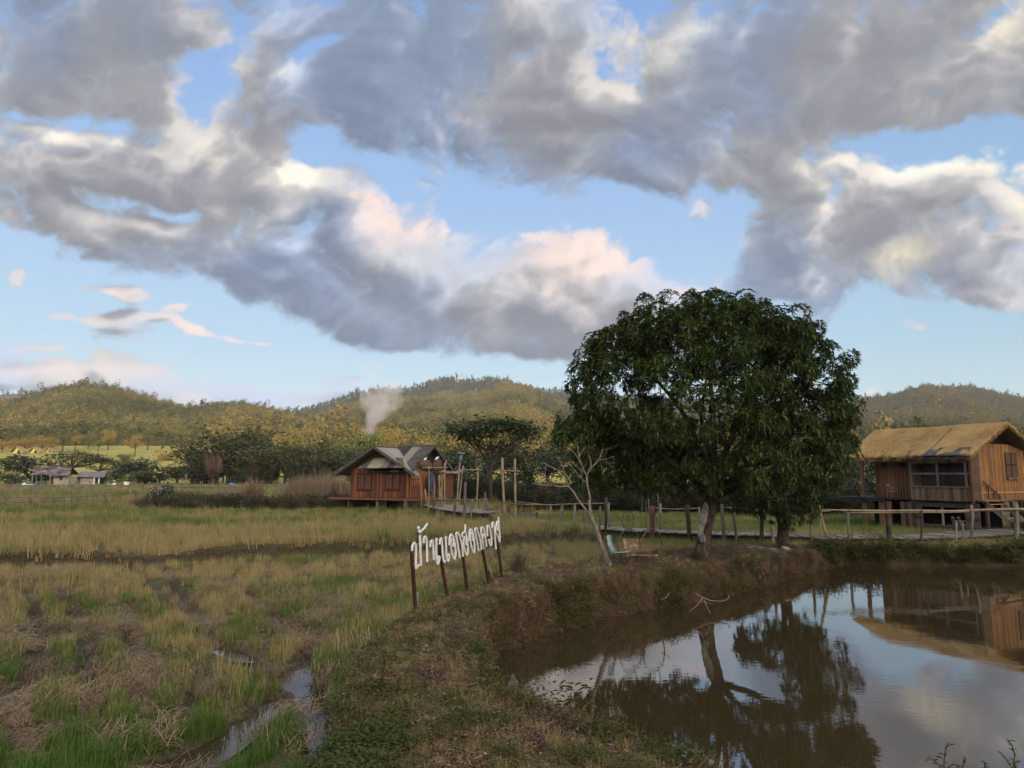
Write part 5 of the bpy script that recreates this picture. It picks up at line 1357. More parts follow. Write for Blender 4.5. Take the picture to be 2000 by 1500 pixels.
def build_walkways():
    rs = np.random.default_rng(17)
    # the long walkway behind the mango tree
    px = [(925, 1008), (1000, 1017), (1080, 1025), (1150, 1032), (1240, 1037.5), (1320, 1041), (1400, 1044), (1500, 1047), (1602, 1048.5)]
    fr = [P(x, y, 1.1) for x, y in px]
    Dp = lambda x: float(np.interp(x, [p[0] for p in px], [p[1] for p in fr]))
    t = thing('bamboo_walkway', 'long narrow bamboo walkway on posts running behind the mango tree', 'walkway', (fr[4][0], fr[4][1], gz(fr[4][0], fr[4][1])))
    deck_mesh(fr, 1.7, 0.085, rs).build('deck', M_SLAT, t)
    for j in joists(fr, 1.7): j.build('joist', M_DARKWOOD, t, True)
    for x0, y0, x1, y1, r, m in [(1025, 1008, 1025, 1031, .10, M_REDWOOD), (1049, 1001, 1048, 1027, .10, M_DARKWOOD), (1076, 984, 1073, 1031, .07, None), (1099, 984, 1093, 1031, .11, None),
            (1123, 985, 1121, 1042, .09, None), (1142, 996, 1142, 1042, .11, M_GREYWOOD), (1173, 988, 1170, 1044, .07, None), (1184, 972, 1183, 1052, .09, M_DARKWOOD), (1188, 984, 1191, 1052, .10, M_GREYWOOD),
            (1274, 988, 1274, 1068, .16, M_REDWOOD), (1290, 983, 1289, 1058, .09, M_GREYWOOD), (1343, 972, 1348, 1070, .13, M_DARKWOOD), (1366, 990, 1366, 1050, .06, M_BAMBOO), (1410, 985, 1416, 1070, .10, None),
            (1434, 994, 1438, 1060, .08, None), (1486, 990, 1489, 1069, .12, M_DARKWOOD), (1507, 988, 1510, 1062, .08, M_BAMBOO), (1581, 988, 1586, 1052, .08, None)]:
        post(t, x0, y0, x1, y1, r, Dp(x1) - .05 if m is not M_GREYWOOD else Dp(x1) + 1.4, m)
    for p in ([(986, 983, Dp(1000)), (1030, 985.5, Dp(1030)), (1076, 986, Dp(1076)), (1125, 984, Dp(1125)), (1192, 983, Dp(1190))], [(1010, 980, Dp(1010) + 1), (1045, 984, Dp(1045) + 1), (1075, 987, Dp(1075) + 1)],
              [(1267, 991.5, Dp(1267)), (1310, 994.5, Dp(1310)), (1343, 994, Dp(1343)), (1368, 992, Dp(1368))], [(1408, 991, Dp(1408)), (1440, 992, Dp(1440)), (1512, 996, Dp(1512))],
              [(1425, 993, Dp(1425) + 1.5), (1510, 1000, Dp(1510) + 1.5)], [(1555, 998, Dp(1555)), (1590, 999, Dp(1590)), (1622, 998, 33)]):
        rail(t, p)
    post(t, 1586, 956, 1611, 1035, .085, Dp(1600) + .6, M_BAMBOO, 'leaning_pole', 0.0)
    post(t, 1600, 985, 1603, 1033, .05, Dp(1600) + 1.2, M_BAMBOO, 'pole', 0.0)
    post(t, 1266, 958, 1269, 1030, .035, Dp(1267), M_BAMBOO, 'pole', 0.0)
    post(t, 1285, 965, 1288, 1022, .05, Dp(1286) + 1.5, M_GREYWOOD, 'pole', 0.0)
    # walkway and landing in front of the thatched hut
    px2 = [(1592, 1052), (1660, 1051.5), (1730, 1051), (1790, 1052), (1850, 1050), (1920, 1047), (2010, 1041), (2200, 1036), (2500, 1034)]
    fr2 = [P(x, y, 1.02) for x, y in px2]
    Dq = lambda x: float(np.interp(x, [p[0] for p in px2], [p[1] for p in fr2]))
    t = thing('bamboo_walkway', 'wide grey bamboo walkway along the pond in front of the thatched hut', 'walkway', (fr2[3][0], fr2[3][1], gz(fr2[3][0], fr2[3][1])))
    deck_mesh(fr2, 2.4, 0.10, rs, (1.6, 3.4)).build('deck', M_SLAT, t)
    for j in joists(fr2, 1.6): j.build('joist', M_DARKWOOD, t, True)
    for x0, y0, x1, y1, r, m in [(1657, 1002, 1657, 1066, .075, None), (1736, 1013, 1737, 1044, .15, M_DARKWOOD), (1800, 996, 1801, 1066, .06, M_DARKWOOD), (1797, 1028, 1803, 1070, .05, None), (1897, 986, 1899, 1076, .075, None),
                                 (1985, 986, 1984, 1076, .13, None), (1606, 1054, 1608, 1064, .07, M_DARKWOOD), (1640, 1056, 1640, 1068, .06, M_DARKWOOD), (1880, 1020, 1881, 1050, .05, None), (1868, 1018, 1868, 1048, .05, M_BAMBOO)]:
        post(t, x0, y0, x1, y1, r, Dq(x1) - .06, m)
    rail(t, [(1597, 995.5, Dq(1600)), (1660, 997, Dq(1660)), (1730, 997.5, Dq(1730)), (1790, 997, Dq(1790)), (1860, 998, Dq(1860)), (1930, 995, Dq(1930)), (2020, 993, Dq(2010)), (2150, 990, Dq(2150))], .045)
    rail(t, [(1652, 1001.5, Dq(1655) + .02), (1735, 1001, Dq(1735) + .02), (1800, 1000.5, Dq(1800)), (1870, 1000, Dq(1870)), (1950, 995, Dq(1950) - .05), (2060, 995, Dq(2060))], .040)
    rail(t, [(1930, 997, Dq(1930)), (1985, 997, Dq(1985)), (2080, 997, Dq(2080))], .05, M_GREYWOOD)
    mb = MB(); mb.beam(Q(1707, 1055, Dq(1700) - .1), Q(1718, 1064, Dq(1700) - .2), .09, .03); mb.beam(Q(1690, 1058, Dq(1700)), Q(1735, 1063, Dq(1700) - .2), .06, .03); mb.build('loose_board', M_GREYWOOD, t)
    # raised landing beside the wooden house
    z = 1.62; pl = [P(x, y, z) for x, y in [(826, 987), (862, 995), (905, 1001), (958, 1002)]]
    t = thing('bamboo_walkway', 'short raised bamboo landing leading up to the wooden house door', 'walkway', (pl[1][0], pl[1][1], gz(pl[1][0], pl[1][1])))
    deck_mesh(pl, 2.4, 0.11, rs).build('deck', M_SLAT, t)
    for j in joists(pl, 2.2): j.build('joist', M_DARKWOOD, t, True)
    DL = lambda x: float(np.interp(x, [826, 862, 905, 958], [p[1] for p in pl]))
    for x0, y0, x1, y1, r in [(847, 972, 846, 1010, .11), (838, 985, 838, 1008, .08), (858, 996, 858, 1020, .09), (863, 996, 863, 1018, .09), (889, 978, 888, 1015, .12), (909, 942, 906, 1020, .11), (922, 975, 920, 1018, .10), (948, 960, 947, 996, .07), (951, 978, 952, 996, .08), (942, 985, 942, 996, .05)]:
        post(t, x0, y0, x1, y1, r, DL(x1) + (1.6 if x0 > 940 else 0))
    rail(t, [(846, 977, DL(846)), (889, 977.5, DL(889)), (953, 977, DL(953))], .05, M_GREYWOOD)
    mb = MB(); q = P(918, 1007, 1.3)
    for k in range(3): mb.beam(np.array(P(925, 1006 + k * .5, 1.32)) + [0, k * .35, 0], np.array(P(958, 1004, 1.32)) + [0, k * .35, 0], .3, .10)
    mb.build('step', M_SLAT, t)
    # bamboo gate frames and the lamp beside the house
    def frame(label, poles, bars, D):
        t = thing('pole_gate', label, 'pole frame', Q(poles[0][2], poles[0][3], D), 'bamboo pole frames between the house and the walkway')
        for x0, y0, x1, y1, r in poles: post(t, x0, y0, x1, y1, r, D, M_BAMBOO, 'pole')
        for p in bars: rail(t, [(x, y, D - .08) for x, y in p], .045, M_BAMBOO, 'crossbar')
    frame('tall pale bamboo frame with two poles beside the flat topped tree', [(981, 894, 986, 1012, .10), (1006, 896, 1007, 1010, .09)], [[(971, 918.5), (1016, 920.5)]], 46.5)
    frame('tilted bamboo frame with one pole standing left of the flat topped tree', [(934, 915, 931, 992, .075), (905, 909, 901, 942, .06)], [[(891, 918), (942, 917.5)]], 52)
    frame('bamboo frame close to the baskets with a long thin crossbar', [(869, 903, 868, 990, .075), (872, 898, 866, 930, .04), (838, 910, 839, 985, .045), (857, 928, 862, 985, .055), (863, 925, 864, 990, .05), (830, 955, 836, 985, .05)], [[(858, 922), (905, 920.5)], [(825, 914), (875, 913)]], 51.8)
    D = 51.0; t = thing('solar_lamp', 'solar lamp on a slanting bamboo pole with a blue band', 'lamp', Q(893, 985, D))
    post(t, 899, 897, 892, 990, .075, D, M_BAMBOO, 'pole')
    mb = MB(); mb.tube([Q(901, 889, D), Q(898.5, 901, D)], .10, 8); mb.build('blue_band', mat_noise('teal_sleeve', [lin(.05, .14, .17), lin(.10, .22, .26)], 5), t, True)
    mb = MB(); mb.prism([Q(893.5, 885.2, D - .25), Q(907.5, 886.2, D - .25), Q(907, 887.5, D + .35), Q(894, 886.5, D + .35)], (0, 0, .05)); mb.build('solar_panel', mat_noise('pale_panel', [lin(.22, .24, .24), lin(.36, .38, .38)], 4, rough=.3), t)
build_walkways()

# ---- woven baskets on poles
def build_baskets():
    m, tt, bb = new_mat('woven_twigs', 0.9, 0.1)
    co = objco(tt); w1 = tt.noise(tt.mapping(co, scale=(1, 1, 4)), 7, 5, 0.7)
    tt.L.new(tt.ramp(w1, [(0.35, lin(.030, .018, .011)), (0.5, lin(.11, .068, .04)), (0.66, lin(.24, .16, .10))]), bb.inputs['Base Color'])
    rs = np.random.default_rng(5)
    for lab, c, rx, rz, lean in (('wide woven twig nest on poles in front of the house eaves', (831, 909), 15.5, 11, -0.25), ('tall woven twig nest on poles right of the wide one', (854, 911.5), 9.5, 16, 0.12)):
        D = 52.6; k = D / F; cc = np.array(Q(c[0], c[1], D))
        t = thing('woven_nest', lab, 'woven nest', Q(c[0], 985, D), 'woven twig nests beside the wooden house')
        th, ph = np.meshgrid(np.linspace(0, 2 * math.pi, 30), np.linspace(0.28, math.pi - .1, 16))
        q = 1 + 0.10 * fbm(th * 2.5, ph * 5, 3, .6, 9)
        X = np.sin(ph) * np.cos(th) * rx * k * q; Y = np.sin(ph) * np.sin(th) * rx * k * q; Z = np.cos(ph) * rz * k * q + lean * X
        V = np.stack([cc[0] + X, cc[1] + Y, cc[2] + Z], -1).reshape(-1, 3); i = np.arange(29)[None] + 30 * np.arange(15)[:, None]
        np_mesh('nest', V, np.stack([i, i + 1, i + 31, i + 30], -1).reshape(-1, 4), m, t)
        V = []; Fc = []
        for _ in range(260):
            a = rs.uniform(0, 6.28); b = math.acos(rs.uniform(-.9, .9)); r = 1.03
            p = np.array([math.sin(b) * math.cos(a) * rx * k * r, math.sin(b) * math.sin(a) * rx * k * r, math.cos(b) * rz * k * r]); p[2] += lean * p[0]
            d = np.cross(p, rs.normal(0, 1, 3) + [0, 0, 2]); d /= np.linalg.norm(d); s = np.cross(d, p); s /= np.linalg.norm(s)
            o = len(V); l = rs.uniform(.15, .35); V += [cc + p - d * l - s * .012, cc + p - d * l + s * .012, cc + p * 1.03 + d * l]; Fc.append((o, o + 1, o + 2))
        np_mesh('twigs', V, Fc, m, t)
        mb = MB(); mb.tube([cc + [0, 0, rz * k * .88], cc + [-.12, 0, rz * k * 1.02]], [.28, .12], 7); mb.build('white_top', M_WHITE, t)
        for s in (-.6, .5):
            b = np.array(Q(c[0], 985, D)); mb = MB(); mb.tube(pole_pts(cc + [s * rx * k, .1, -rz * k * .5], [b[0] + s * rx * k * .8, D, 1.5], 5, .02), .045, 6); mb.build('pole', M_BAMBOO, t, True)
build_baskets()

# ---- thatched bamboo hut, right
def build_right_hut():
    th = math.radians(65); g = (math.sin(th), math.cos(th)); f = (-math.cos(th), math.sin(th))
    K = (900 / F * 40.0, 40.0); M = house_frame(K, g, f); u = lambda px: (px - 1000) / F
    hx = lambda px, y=0.0: solve((K[0] + f[0] * y, K[1] + f[1] * y), g, u(px))
    hy = lambda px, x=0.0: solve((K[0] + g[0] * x, K[1] + g[1] * x), f, u(px))
    zat = lambda py, x, y: CZ + (925 - py) / F * (M @ Vector((x, y, 0))).y
    mk = lambda: MB(M); zf = 2.62; g0 = gz(K[0], K[1]); Ly = 6.4; Wd = 4.3; xr = 2.15; zr = 6.76; sl = 0.5235
    roofz = lambda x: zr - abs(x - xr) * sl
    t = thing('thatched_hut', 'raised bamboo hut with a straw thatched roof beside the pond on the right', 'hut', (K[0], K[1], g0))
    ag = (g[0], g[1], 0); af = (f[0], f[1], 0)
    gold = mat_boards('split_bamboo_lit_gable', [lin(.05, .019, .007), lin(.125, .052, .016), lin(.20, .092, .028), lin(.29, .15, .05)], ag, 0.06, streak=14)  # same split bamboo, brightened in colour for warm light on the gable
    brn = mat_boards('split_bamboo_shaded_front', [lin(.035, .014, .006), lin(.072, .028, .010), lin(.115, .046, .016), lin(.16, .072, .026)], af, 0.07, streak=14)  # split bamboo darkened in colour for the shade under the eaves
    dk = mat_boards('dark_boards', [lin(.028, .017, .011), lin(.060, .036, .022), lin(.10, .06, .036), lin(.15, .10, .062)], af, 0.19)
    dk2 = mat_boards('dark_boards_across', [lin(.03, .02, .014), lin(.06, .042, .03), lin(.10, .075, .052)], (0, 0, 1), 0.17)
    # walls
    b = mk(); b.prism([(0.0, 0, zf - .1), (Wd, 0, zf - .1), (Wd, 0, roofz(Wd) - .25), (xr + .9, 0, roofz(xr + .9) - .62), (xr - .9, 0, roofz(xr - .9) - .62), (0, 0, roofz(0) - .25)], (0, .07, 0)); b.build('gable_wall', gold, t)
    b = mk(); b.prism([(xr - 1.9, 0.3, roofz(xr - 1.9) - .14), (xr + 1.9, 0.3, roofz(xr + 1.9) - .14), (xr, .3, zr - .14)], (0, .05, 0)); b.build('gable_dark_sheet', M_GAP, t)  # dark sheet painted as the shade under the ridge
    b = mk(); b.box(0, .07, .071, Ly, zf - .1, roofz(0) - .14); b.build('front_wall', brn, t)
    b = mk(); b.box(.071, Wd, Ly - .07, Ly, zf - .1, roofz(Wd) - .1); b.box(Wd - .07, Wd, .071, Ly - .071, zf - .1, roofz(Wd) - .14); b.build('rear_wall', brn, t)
    b = mk(); b.box(0.0, Wd, 0, Ly, zf - .22, zf - .101); b.build('floor', M_DARKWOOD, t)
    strip = mat_noise('bamboo_strip', [lin(.34, .19, .07), lin(.48, .30, .13)], 4)
    b = mk(); b.beam((0, -.025, zf + .32), (Wd, -.025, zf + .32), .05, .05); b.box(-.04, .03, -.05, .0, zf - .1, roofz(0) - .28); b.box(Wd - .02, Wd + .05, -.05, 0, zf - .1, roofz(Wd) - .28); b.build('wall_batten', strip, t)
    # gable window
    x0, x1 = hx(1958), hx(1977); z0, z1 = zat(932, x0, 0), zat(884, x0, 0)
    sh = mat_boards('old_shutter', [lin(.035, .018, .011), lin(.07, .036, .02), lin(.10, .055, .03)], ag, .13)
    b = mk(); b.box(x0 - .05, x1 + .05, -.055, -.003, z0, z1); w = b.build('window', sh, t)
    b = mk(); b.box((x0 + x1) / 2 - .02, (x0 + x1) / 2 + .02, -.075, -.057, z0, z1); b.box(x0, x1, -.075, -.058, (z0 + z1) / 2 - .03, (z0 + z1) / 2 + .03); b.build('shutter_bar', M_GAP, w)
    b = mk(); b.box(x0 - .06, x1 + .1, -.14, -.003, z0 - .12, z0 - .03); b.build('sill', M_GREYWOOD, w)
    # thatch: thick slopes with a ragged straw fringe
    m, tt, bb = new_mat('straw_thatch', 0.9, 0.15)
    co = objco(tt); xa = tt.vm('DOT_PRODUCT', co, af); zz = tt.n('ShaderNodeSeparateXYZ'); tt.L.new(co, zz.inputs[0])
    cv = tt.n('ShaderNodeCombineXYZ'); tt.L.new(tt.m('MULTIPLY', xa, 16), cv.inputs[0]); tt.L.new(tt.m('MULTIPLY', zz.outputs[2], 5), cv.inputs[2])
    n1 = tt.noise(cv.outputs[0], 1.3, 5, .65); n2 = tt.noise(co, .8, 4, .6); n3 = tt.noise(co, 30, 3, .6)
    tt.L.new(tt.ramp(tt.m('ADD', tt.m('MULTIPLY', n1, .5), tt.m('MULTIPLY', n2, .5)), [(0.32, lin(.20, .12, .042)), (0.5, lin(.31, .20, .072)), (0.68, lin(.42, .29, .125))]), bb.inputs['Base Color'])
    bp = tt.n('ShaderNodeBump'); bp.inputs['Strength'].default_value = .8; bp.inputs['Distance'].default_value = .04
    tt.L.new(tt.m('ADD', n1, n3), bp.inputs['Height']); tt.L.new(bp.outputs[0], bb.inputs['Normal'])
    rs = np.random.default_rng(31); y0, y1 = -.62, 7.9; xe = -1.28
    def thatch(side):
        nu, nv = 60, 18; V = []; Fc = []
        for j in range(nv + 1):
            for i in range(nu + 1):
                a = i / nu; v = j / nv; y = y0 + (y1 - y0) * a
                ext = 1.0 + .035 * math.sin(a * 37) + .03 * math.sin(a * 91 + 1) + rs.normal(0, .012)
                x = xr + side * (xr - xe) * v * (ext if j > nv - 3 else 1.0)
                z = zr + .10 - (xr - xe) * v * sl - .10 * math.sin(v * math.pi) * .6 + .035 * fbm(np.array([a * 14.0]), np.array([v * 5.0]), 3, .6, 61 + side)[0] - (.10 if j == nv else 0) + .03 * math.sin(a * 9 + side)
                yy = y + (rs.normal(0, .02) if i in (0, nu) else 0)
                V.append((x, yy, z))
        for j in range(nv):
            for i in range(nu): k = j * (nu + 1) + i; Fc.append((k, k + 1, k + nu + 2, k + nu + 1))
        b = mk(); b.add(V, Fc); o = b.build('thatch', m, t, True); s = o.modifiers.new('thickness', 'SOLIDIFY'); s.thickness = .10; s.offset = 0
    thatch(-1); thatch(1)
    V = []; Fc = []
    def straw(p, d, l, w=.012):
        d = np.array(d, float); d /= np.linalg.norm(d); s = np.cross(d, rs.normal(0, 1, 3)); s /= np.linalg.norm(s)
        o = len(V); V.extend([np.array(p) - s * w, np.array(p) + s * w, np.array(p) + d * l]); Fc.append((o, o + 1, o + 2))
    for _ in range(2600):
        y = rs.uniform(y0, y1); e = 1.0 + .02 * math.sin(y * 6)
        x = xr - (xr - xe) * e; straw((x + rs.uniform(0, .15), y, zr - (xr - xe) * sl + rs.uniform(-.06, .08)), (-.45 + rs.normal(0, .25), rs.normal(0, .2), -1), rs.uniform(.10, .34))
    for side in (-1, 1):
        for _ in range(1500):
            v = rs.uniform(0, 1) ** .9; x = xr + side * (xr - xe) * v; straw((x, y0 + rs.uniform(-.02, .1), zr + .06 - (xr - xe) * v * sl), (side * .3 + rs.normal(0, .2), -.25 + rs.normal(0, .15), -1), rs.uniform(.10, .32))
    for _ in range(2000):
        v = rs.uniform(0, 1); a = rs.uniform(y0, y1); x = xr - (xr - xe) * v; straw((x, a, zr + .12 - (xr - xe) * v * sl), (-1, rs.normal(0, .35), -sl + rs.normal(.06, .07)), rs.uniform(.12, .40))
    bfr = mk(); bfr.add(V, Fc); bfr.build('straw_fringe', mat_leaf('loose_thatch', [lin(.13, .075, .028), lin(.28, .175, .062), lin(.42, .29, .13)], .9, .1), t)
    b = mk(); ya, yb = hy(1808, -.9), hy(1862, xr - .6)
    b.tube([(xe + .25, hy(1815, -.8), zr + .17 - (xr - xe - .25) * sl), (xr - .5, hy(1858, xr - .5), zr + .17 - .5 * sl)], .035, 6); b.build('roof_pole', M_GREYWOOD, t)
    tar = mat_noise('old_tin', [lin(.025, .022, .02), lin(.06, .052, .046), lin(.13, .12, .11)], 3)
    for p0, p1, dz, dx in ((1766, 1822, .0, -.10), (1800, 1880, .03, -.22), (1700, 1722, -.04, -.05), (1758, 1880, -.13, -.16)):
        ya, yb = hy(p1, xe), hy(p0, xe); zb = zr - (xr - xe) * sl + .05 + dz
        b = mk(); b.prism([(xe + dx, ya, zb - .06), (xe + dx, yb, zb - .02), (xe + .75, yb, zb + .42), (xe + .75, ya, zb + .40)], (0, 0, .03)); b.build('tin_sheet', tar, t)
    # balcony box
    xb = -.95; ya, yb = hy(1886, xb), hy(1771, xb); zb0 = zat(977, xb, (ya + yb) / 2) ; zb1 = zf + .62; zt = roofz(0) - .75
    b = mk(); b.box(xb, xb + .05, ya, yb, zb0, zb1); b.build('balcony_parapet', dk, t)
    b = mk(); b.box(xb, xb + .05, ya, yb, zt - .30, zt + .28); b.build('balcony_fascia', dk, t)
    for yy in (ya, yb - .05):
        b = mk(); b.box(xb + .051, -.001, yy, yy + .05, zb0, zt + .3); b.build('balcony_side', dk, t)
    b = mk(); b.box(xb + .05, -.002, ya, yb, zb0 - .02, zb0 + .06); b.build('balcony_floor', M_DARKWOOD, t)
    grey = mat_noise('grey_frame', [lin(.055, .055, .055), lin(.115, .112, .11)], 5, (1, 1, .4))
    b = mk(); xm = xb - .03
    for px in (1773, 1824, 1879): y = hy(px, xm); b.box(xm - .03, xm + .025, y - .055, y + .055, zb1 - .02, zt - .28)
    zm = zat(925, xm, (ya + yb) / 2)
    b.box(xm - .05, xm - .031, ya, yb, zm - .05, zm + .05); b.box(xm - .05, xm - .031, ya, yb, zb1 - .02, zb1 + .05); b.build('balcony_frame', grey, t)
    b = mk(); b.box(-.06, -.003, ya + .1, yb - .1, zb1 - .1, zt); b.build('inner_wall', mat_boards('shade_dark_inner_boards', [lin(.012, .007, .005), lin(.03, .016, .011), lin(.045, .022, .014)], af, .35), t)  # dark boards over the front wall stand in for shade inside the balcony
    b = mk(); b.box(xb - .02, xb + .05, ya - .16, ya - .02, zb0 - .1, zt + .4); b.build('balcony_post', brn, t)
    # vents
    for px, py in ((1723, 906), (1757.5, 908)):
        y = hy(px, 0); z = zat(py, 0, y); b = mk(); n = 18
        c = [(-.03, y + .19 * math.cos(i * 6.283 / n), z + .19 * math.sin(i * 6.283 / n)) for i in range(n)]
        b.prism(c, (.025, 0, 0)); v = b.build('vent', M_GAP, t)  # each hole is a disc in the painted shade colour
        b = mk(); b.tube([(-.035, q[1], q[2]) for q in c + [c[0]]], .03, 5); b.build('rim', M_DARKWOOD, v)
    # deck to the left with its posts
    zd = zf - .12; yl = 9.3; netm = mat_noise('black_netting', [lin(.006, .007, .009), lin(.018, .020, .024)], 3)
    b = mk(); b.box(-1.25, 3.2, Ly - .9, yl, zd - .12, zd); b.build('deck', M_DARKWOOD, t)
    b = mk(); b.box(-1.30, -1.255, Ly - 1.6, yl + .6, zd - .20, zd + .02); b.build('deck_edge', netm, t)
    for px, y, r, top in ((1678.5, 7.85, .085, roofz(-1) - .05), (1683, 8.3, .075, zd - .17), (1715, 6.9, .17, zd - .17), (1752, 5.6, .07, zd - .17), (1727, 6.3, .10, zd - .17)):
        xx = -1.0; y = hy(px, xx); p = M @ Vector((xx, y, 0)); gg = gz(p.x, p.y)
        b = mk(); b.box(xx - r, xx + r, y - r, y + r, gg - .2, top); b.build('support_post', mat_noise('brown_post', [lin(.07, .04, .025), lin(.15, .09, .055)], 4, (1, 1, .3)), t)
    # lower room
    zl = .72; y2, y3 = hy(1790, -.5), hy(1880, -.5); ym = hy(1775, -.5)
    b = mk(); b.box(-.5, -.42, y2 + .02, ym + .25, zl - .3, zf - .25); b.build('lower_wall', dk2, t)
    b = mk(); yq = hy(1872, -.5); b.box(-.5, -.42, ya - .1, yq, zl - .3, zf - .25); b.build('lower_wall', dk2, t)
    b = mk(); b.box(-.52, -.40, yq + .001, y2 + .019, zf - .52, zf - .24); b.box(-.52, -.40, yq + .001, y2 + .019, zl - .3, zl + .36); b.build('lower_beam', dk2, t)
    b = mk(); b.box(2.4, 2.5, .3, Ly, zl - .3, zf - .25); b.box(-.3, 2.4, Ly - .1, Ly, zl - .3, zf - .25); b.build('lower_rear_wall', M_GAP, t)  # back of the lower room, its shade painted on as near-black
    b = mk(); y = hy(1829, -.45); b.box(-.5, -.41, y - .04, y + .04, zl + .361, zf - .53); b.build('opening_post', M_BAMBOO, t)
    b = mk()
    for px in (1756, 1760, 1764, 1768, 1772): y = hy(px, -.6); b.box(-.64, -.56, y - .045, y + .045, zl - .3, zf - .3)
    b.build('slat_screen', dk, t)
    # stairs, landing and handrail at the gable side
    tread = mat_noise('worn_tread', [lin(.13, .055, .025), lin(.24, .11, .05), lin(.30, .16, .08)], 5)
    for k in range(5):
        z = zf - .28 - k * .36; y = -.45 - k * .34
        b = mk(); b.box(.02 + k * .16, 1.35 + k * .16, y - .16, y + .16, z - .05, z); b.build('stair_tread', tread if k % 2 == 0 else M_GREYWOOD, t)
    for x in (0.0, 1.37):
        b = mk(); b.beam((x, -.3, zf - .15), (x + .75, -2.0, zf - .15 - 1.85), .06, .22); b.build('stair_stringer', M_GREYWOOD, t)
    b = mk(); b.beam((.35, -.12, zf + .95), (1.85, -.12, zf + .1), .06, .05)
    for k in range(3): x = .75 + k * .5; b.beam((x, -.12, zf + .72 - k * .28), (x, -.12, zf - .2), .06, .06)
    b.build('handrail', M_REDWOOD, t)
    b = mk(); b.box(-.6, 2.0, -.62, -.1, zf - .14, zf - .06); b.build('landing', M_GREYWOOD, t)
    b = mk(); b.box(-.35, 2.9, -2.5, -1.55, zf - 1.15, zf - 1.06); b.build('lower_landing', M_GREYWOOD, t)
    for x, y in ((-.3, -.6), (-.25, -2.45), (2.8, -2.45), (2.0, -.55), (3.6, -.1), (4.25, .1)):
        p = M @ Vector((x, y, 0)); b = mk(); b.box(x - .07, x + .07, y - .07, y + .07, gz(p.x, p.y) - .2, zf - .15 if y > -1 else zf - 1.16); b.build('stilt', M_DARKWOOD, t)
    # grey picket panel at the right edge
    tp = thing('picket_panel', 'broken grey picket panel of old split boards below the hut gable', 'picket fence', M @ Vector((3.2, -1.3, g0)))
    for k in range(15):
        x = 2.35 + k * .17; h = rs.uniform(1.7, 2.35)
        b = mk(); b.box(x, x + .12, -1.3 + rs.normal(0, .02), -1.26 + rs.normal(0, .005), .75, .75 + h); b.build('picket', M_GREYWOOD, tp)
    b = mk(); b.beam((2.3, -1.33, 1.5), (4.9, -1.33, 1.6), .05, .09); b.beam((2.3, -1.33, 2.3), (4.9, -1.33, 2.32), .05, .09); b.build('rail', M_GREYWOOD, tp)
    # furniture on the deck and below
    o = M @ Vector((-.35, 7.3, zd)); t2 = thing('picnic_table', 'dark wooden picnic table with benches on the hut deck', 'table', o)
    for nm, xx, z, w in (('tabletop', -.35, .75, .35), ('bench_seat', -.95, .45, .14), ('bench_seat', .25, .45, .14)):
        b = mk(); b.box(xx - w, xx + w, 6.45, 8.1, zd + z - .05, zd + z); b.build(nm, M_DARKWOOD, t2)
    for y in (6.6, 7.9):
        for s in (-1, 1):
            b = mk(); b.beam((-.35 + s * .2, y, zd + .7), (-.35 + s * .6, y, zd), .06, .06); b.build('leg', M_DARKWOOD, t2)
        b = mk(); b.beam((-1.0, y, zd + .38), (.3, y, zd + .38), .05, .08); b.build('brace', M_DARKWOOD, t2)
    def steel_chair(label, x, y, z, rz, mat, grp=None):
        R = M @ Matrix.Translation((x, y, z)) @ Matrix.Rotation(rz, 4, 'Z'); tc = thing('tube_chair', label, 'chair', R.translation, grp)
        for sx in (-.2, .2):
            b = MB(R); b.tube([(sx, -.2, 0), (sx, -.2, .42), (sx, -.16, .62), (sx, .12, .64), (sx, .2, .42), (sx, .22, 0)], .016, 6); b.build('leg_frame', mat, tc, True)
            b = MB(R); b.tube([(sx, .18, .42), (sx, .26, .86)], .016, 6); b.build('back_tube', mat, tc)
        b = MB(R); b.box(-.19, .19, -.2, .2, .41, .44); b.build('seat', mat, tc)
        b = MB(R); b.beam((-.2, .25, .80), (.2, .25, .80), .03, .12); b.build('backrest', mat, tc)
    pale = mat_noise('pale_tube', [lin(.13, .125, .115), lin(.22, .21, .19)], 5, rough=.5)
    steel_chair('pale folding chair in front of the bamboo wall on the hut deck', -.55, hy(1735, -.55), zd, 1.2, pale)
    steel_chair('grey tube armchair under the hut, right of its neighbour', -.1, hy(1868, -.1), zl, .9, pale, 'grey armchairs in the room below the hut')
    steel_chair('grey tube armchair under the hut, nearer the middle of the opening', -.1, hy(1857, -.1), zl, .9, pale, 'grey armchairs in the room below the hut')
    return M
build_right_hut()

# ---- trees of the middle distance
C_DARK = [lin(.011, .018, .006), lin(.020, .030, .009), lin(.033, .043, .012)]
TREE_MATS = {
    'dark': mat_leaf('dark_tree_leaves', C_DARK, .6, .3, .1),
    'bamboo': mat_leaf('bamboo_leaves', [lin(.018, .026, .008), lin(.030, .041, .011), lin(.050, .060, .017)], .6, .3, .15),
    'olive': mat_leaf('olive_leaves', [lin(.05, .06, .018), lin(.09, .095, .028), lin(.14, .13, .04)], .6, .3, .15),
    'gold': mat_leaf('golden_leaves', [lin(.13, .10, .030), lin(.20, .15, .045), lin(.27, .19, .06)], .6, .2, .15),
    'fresh': mat_leaf('fresh_green_leaves', [lin(.07, .10, .022), lin(.11, .15, .032), lin(.16, .19, .045)], .6, .3, .2),
}
TPROTO = {}

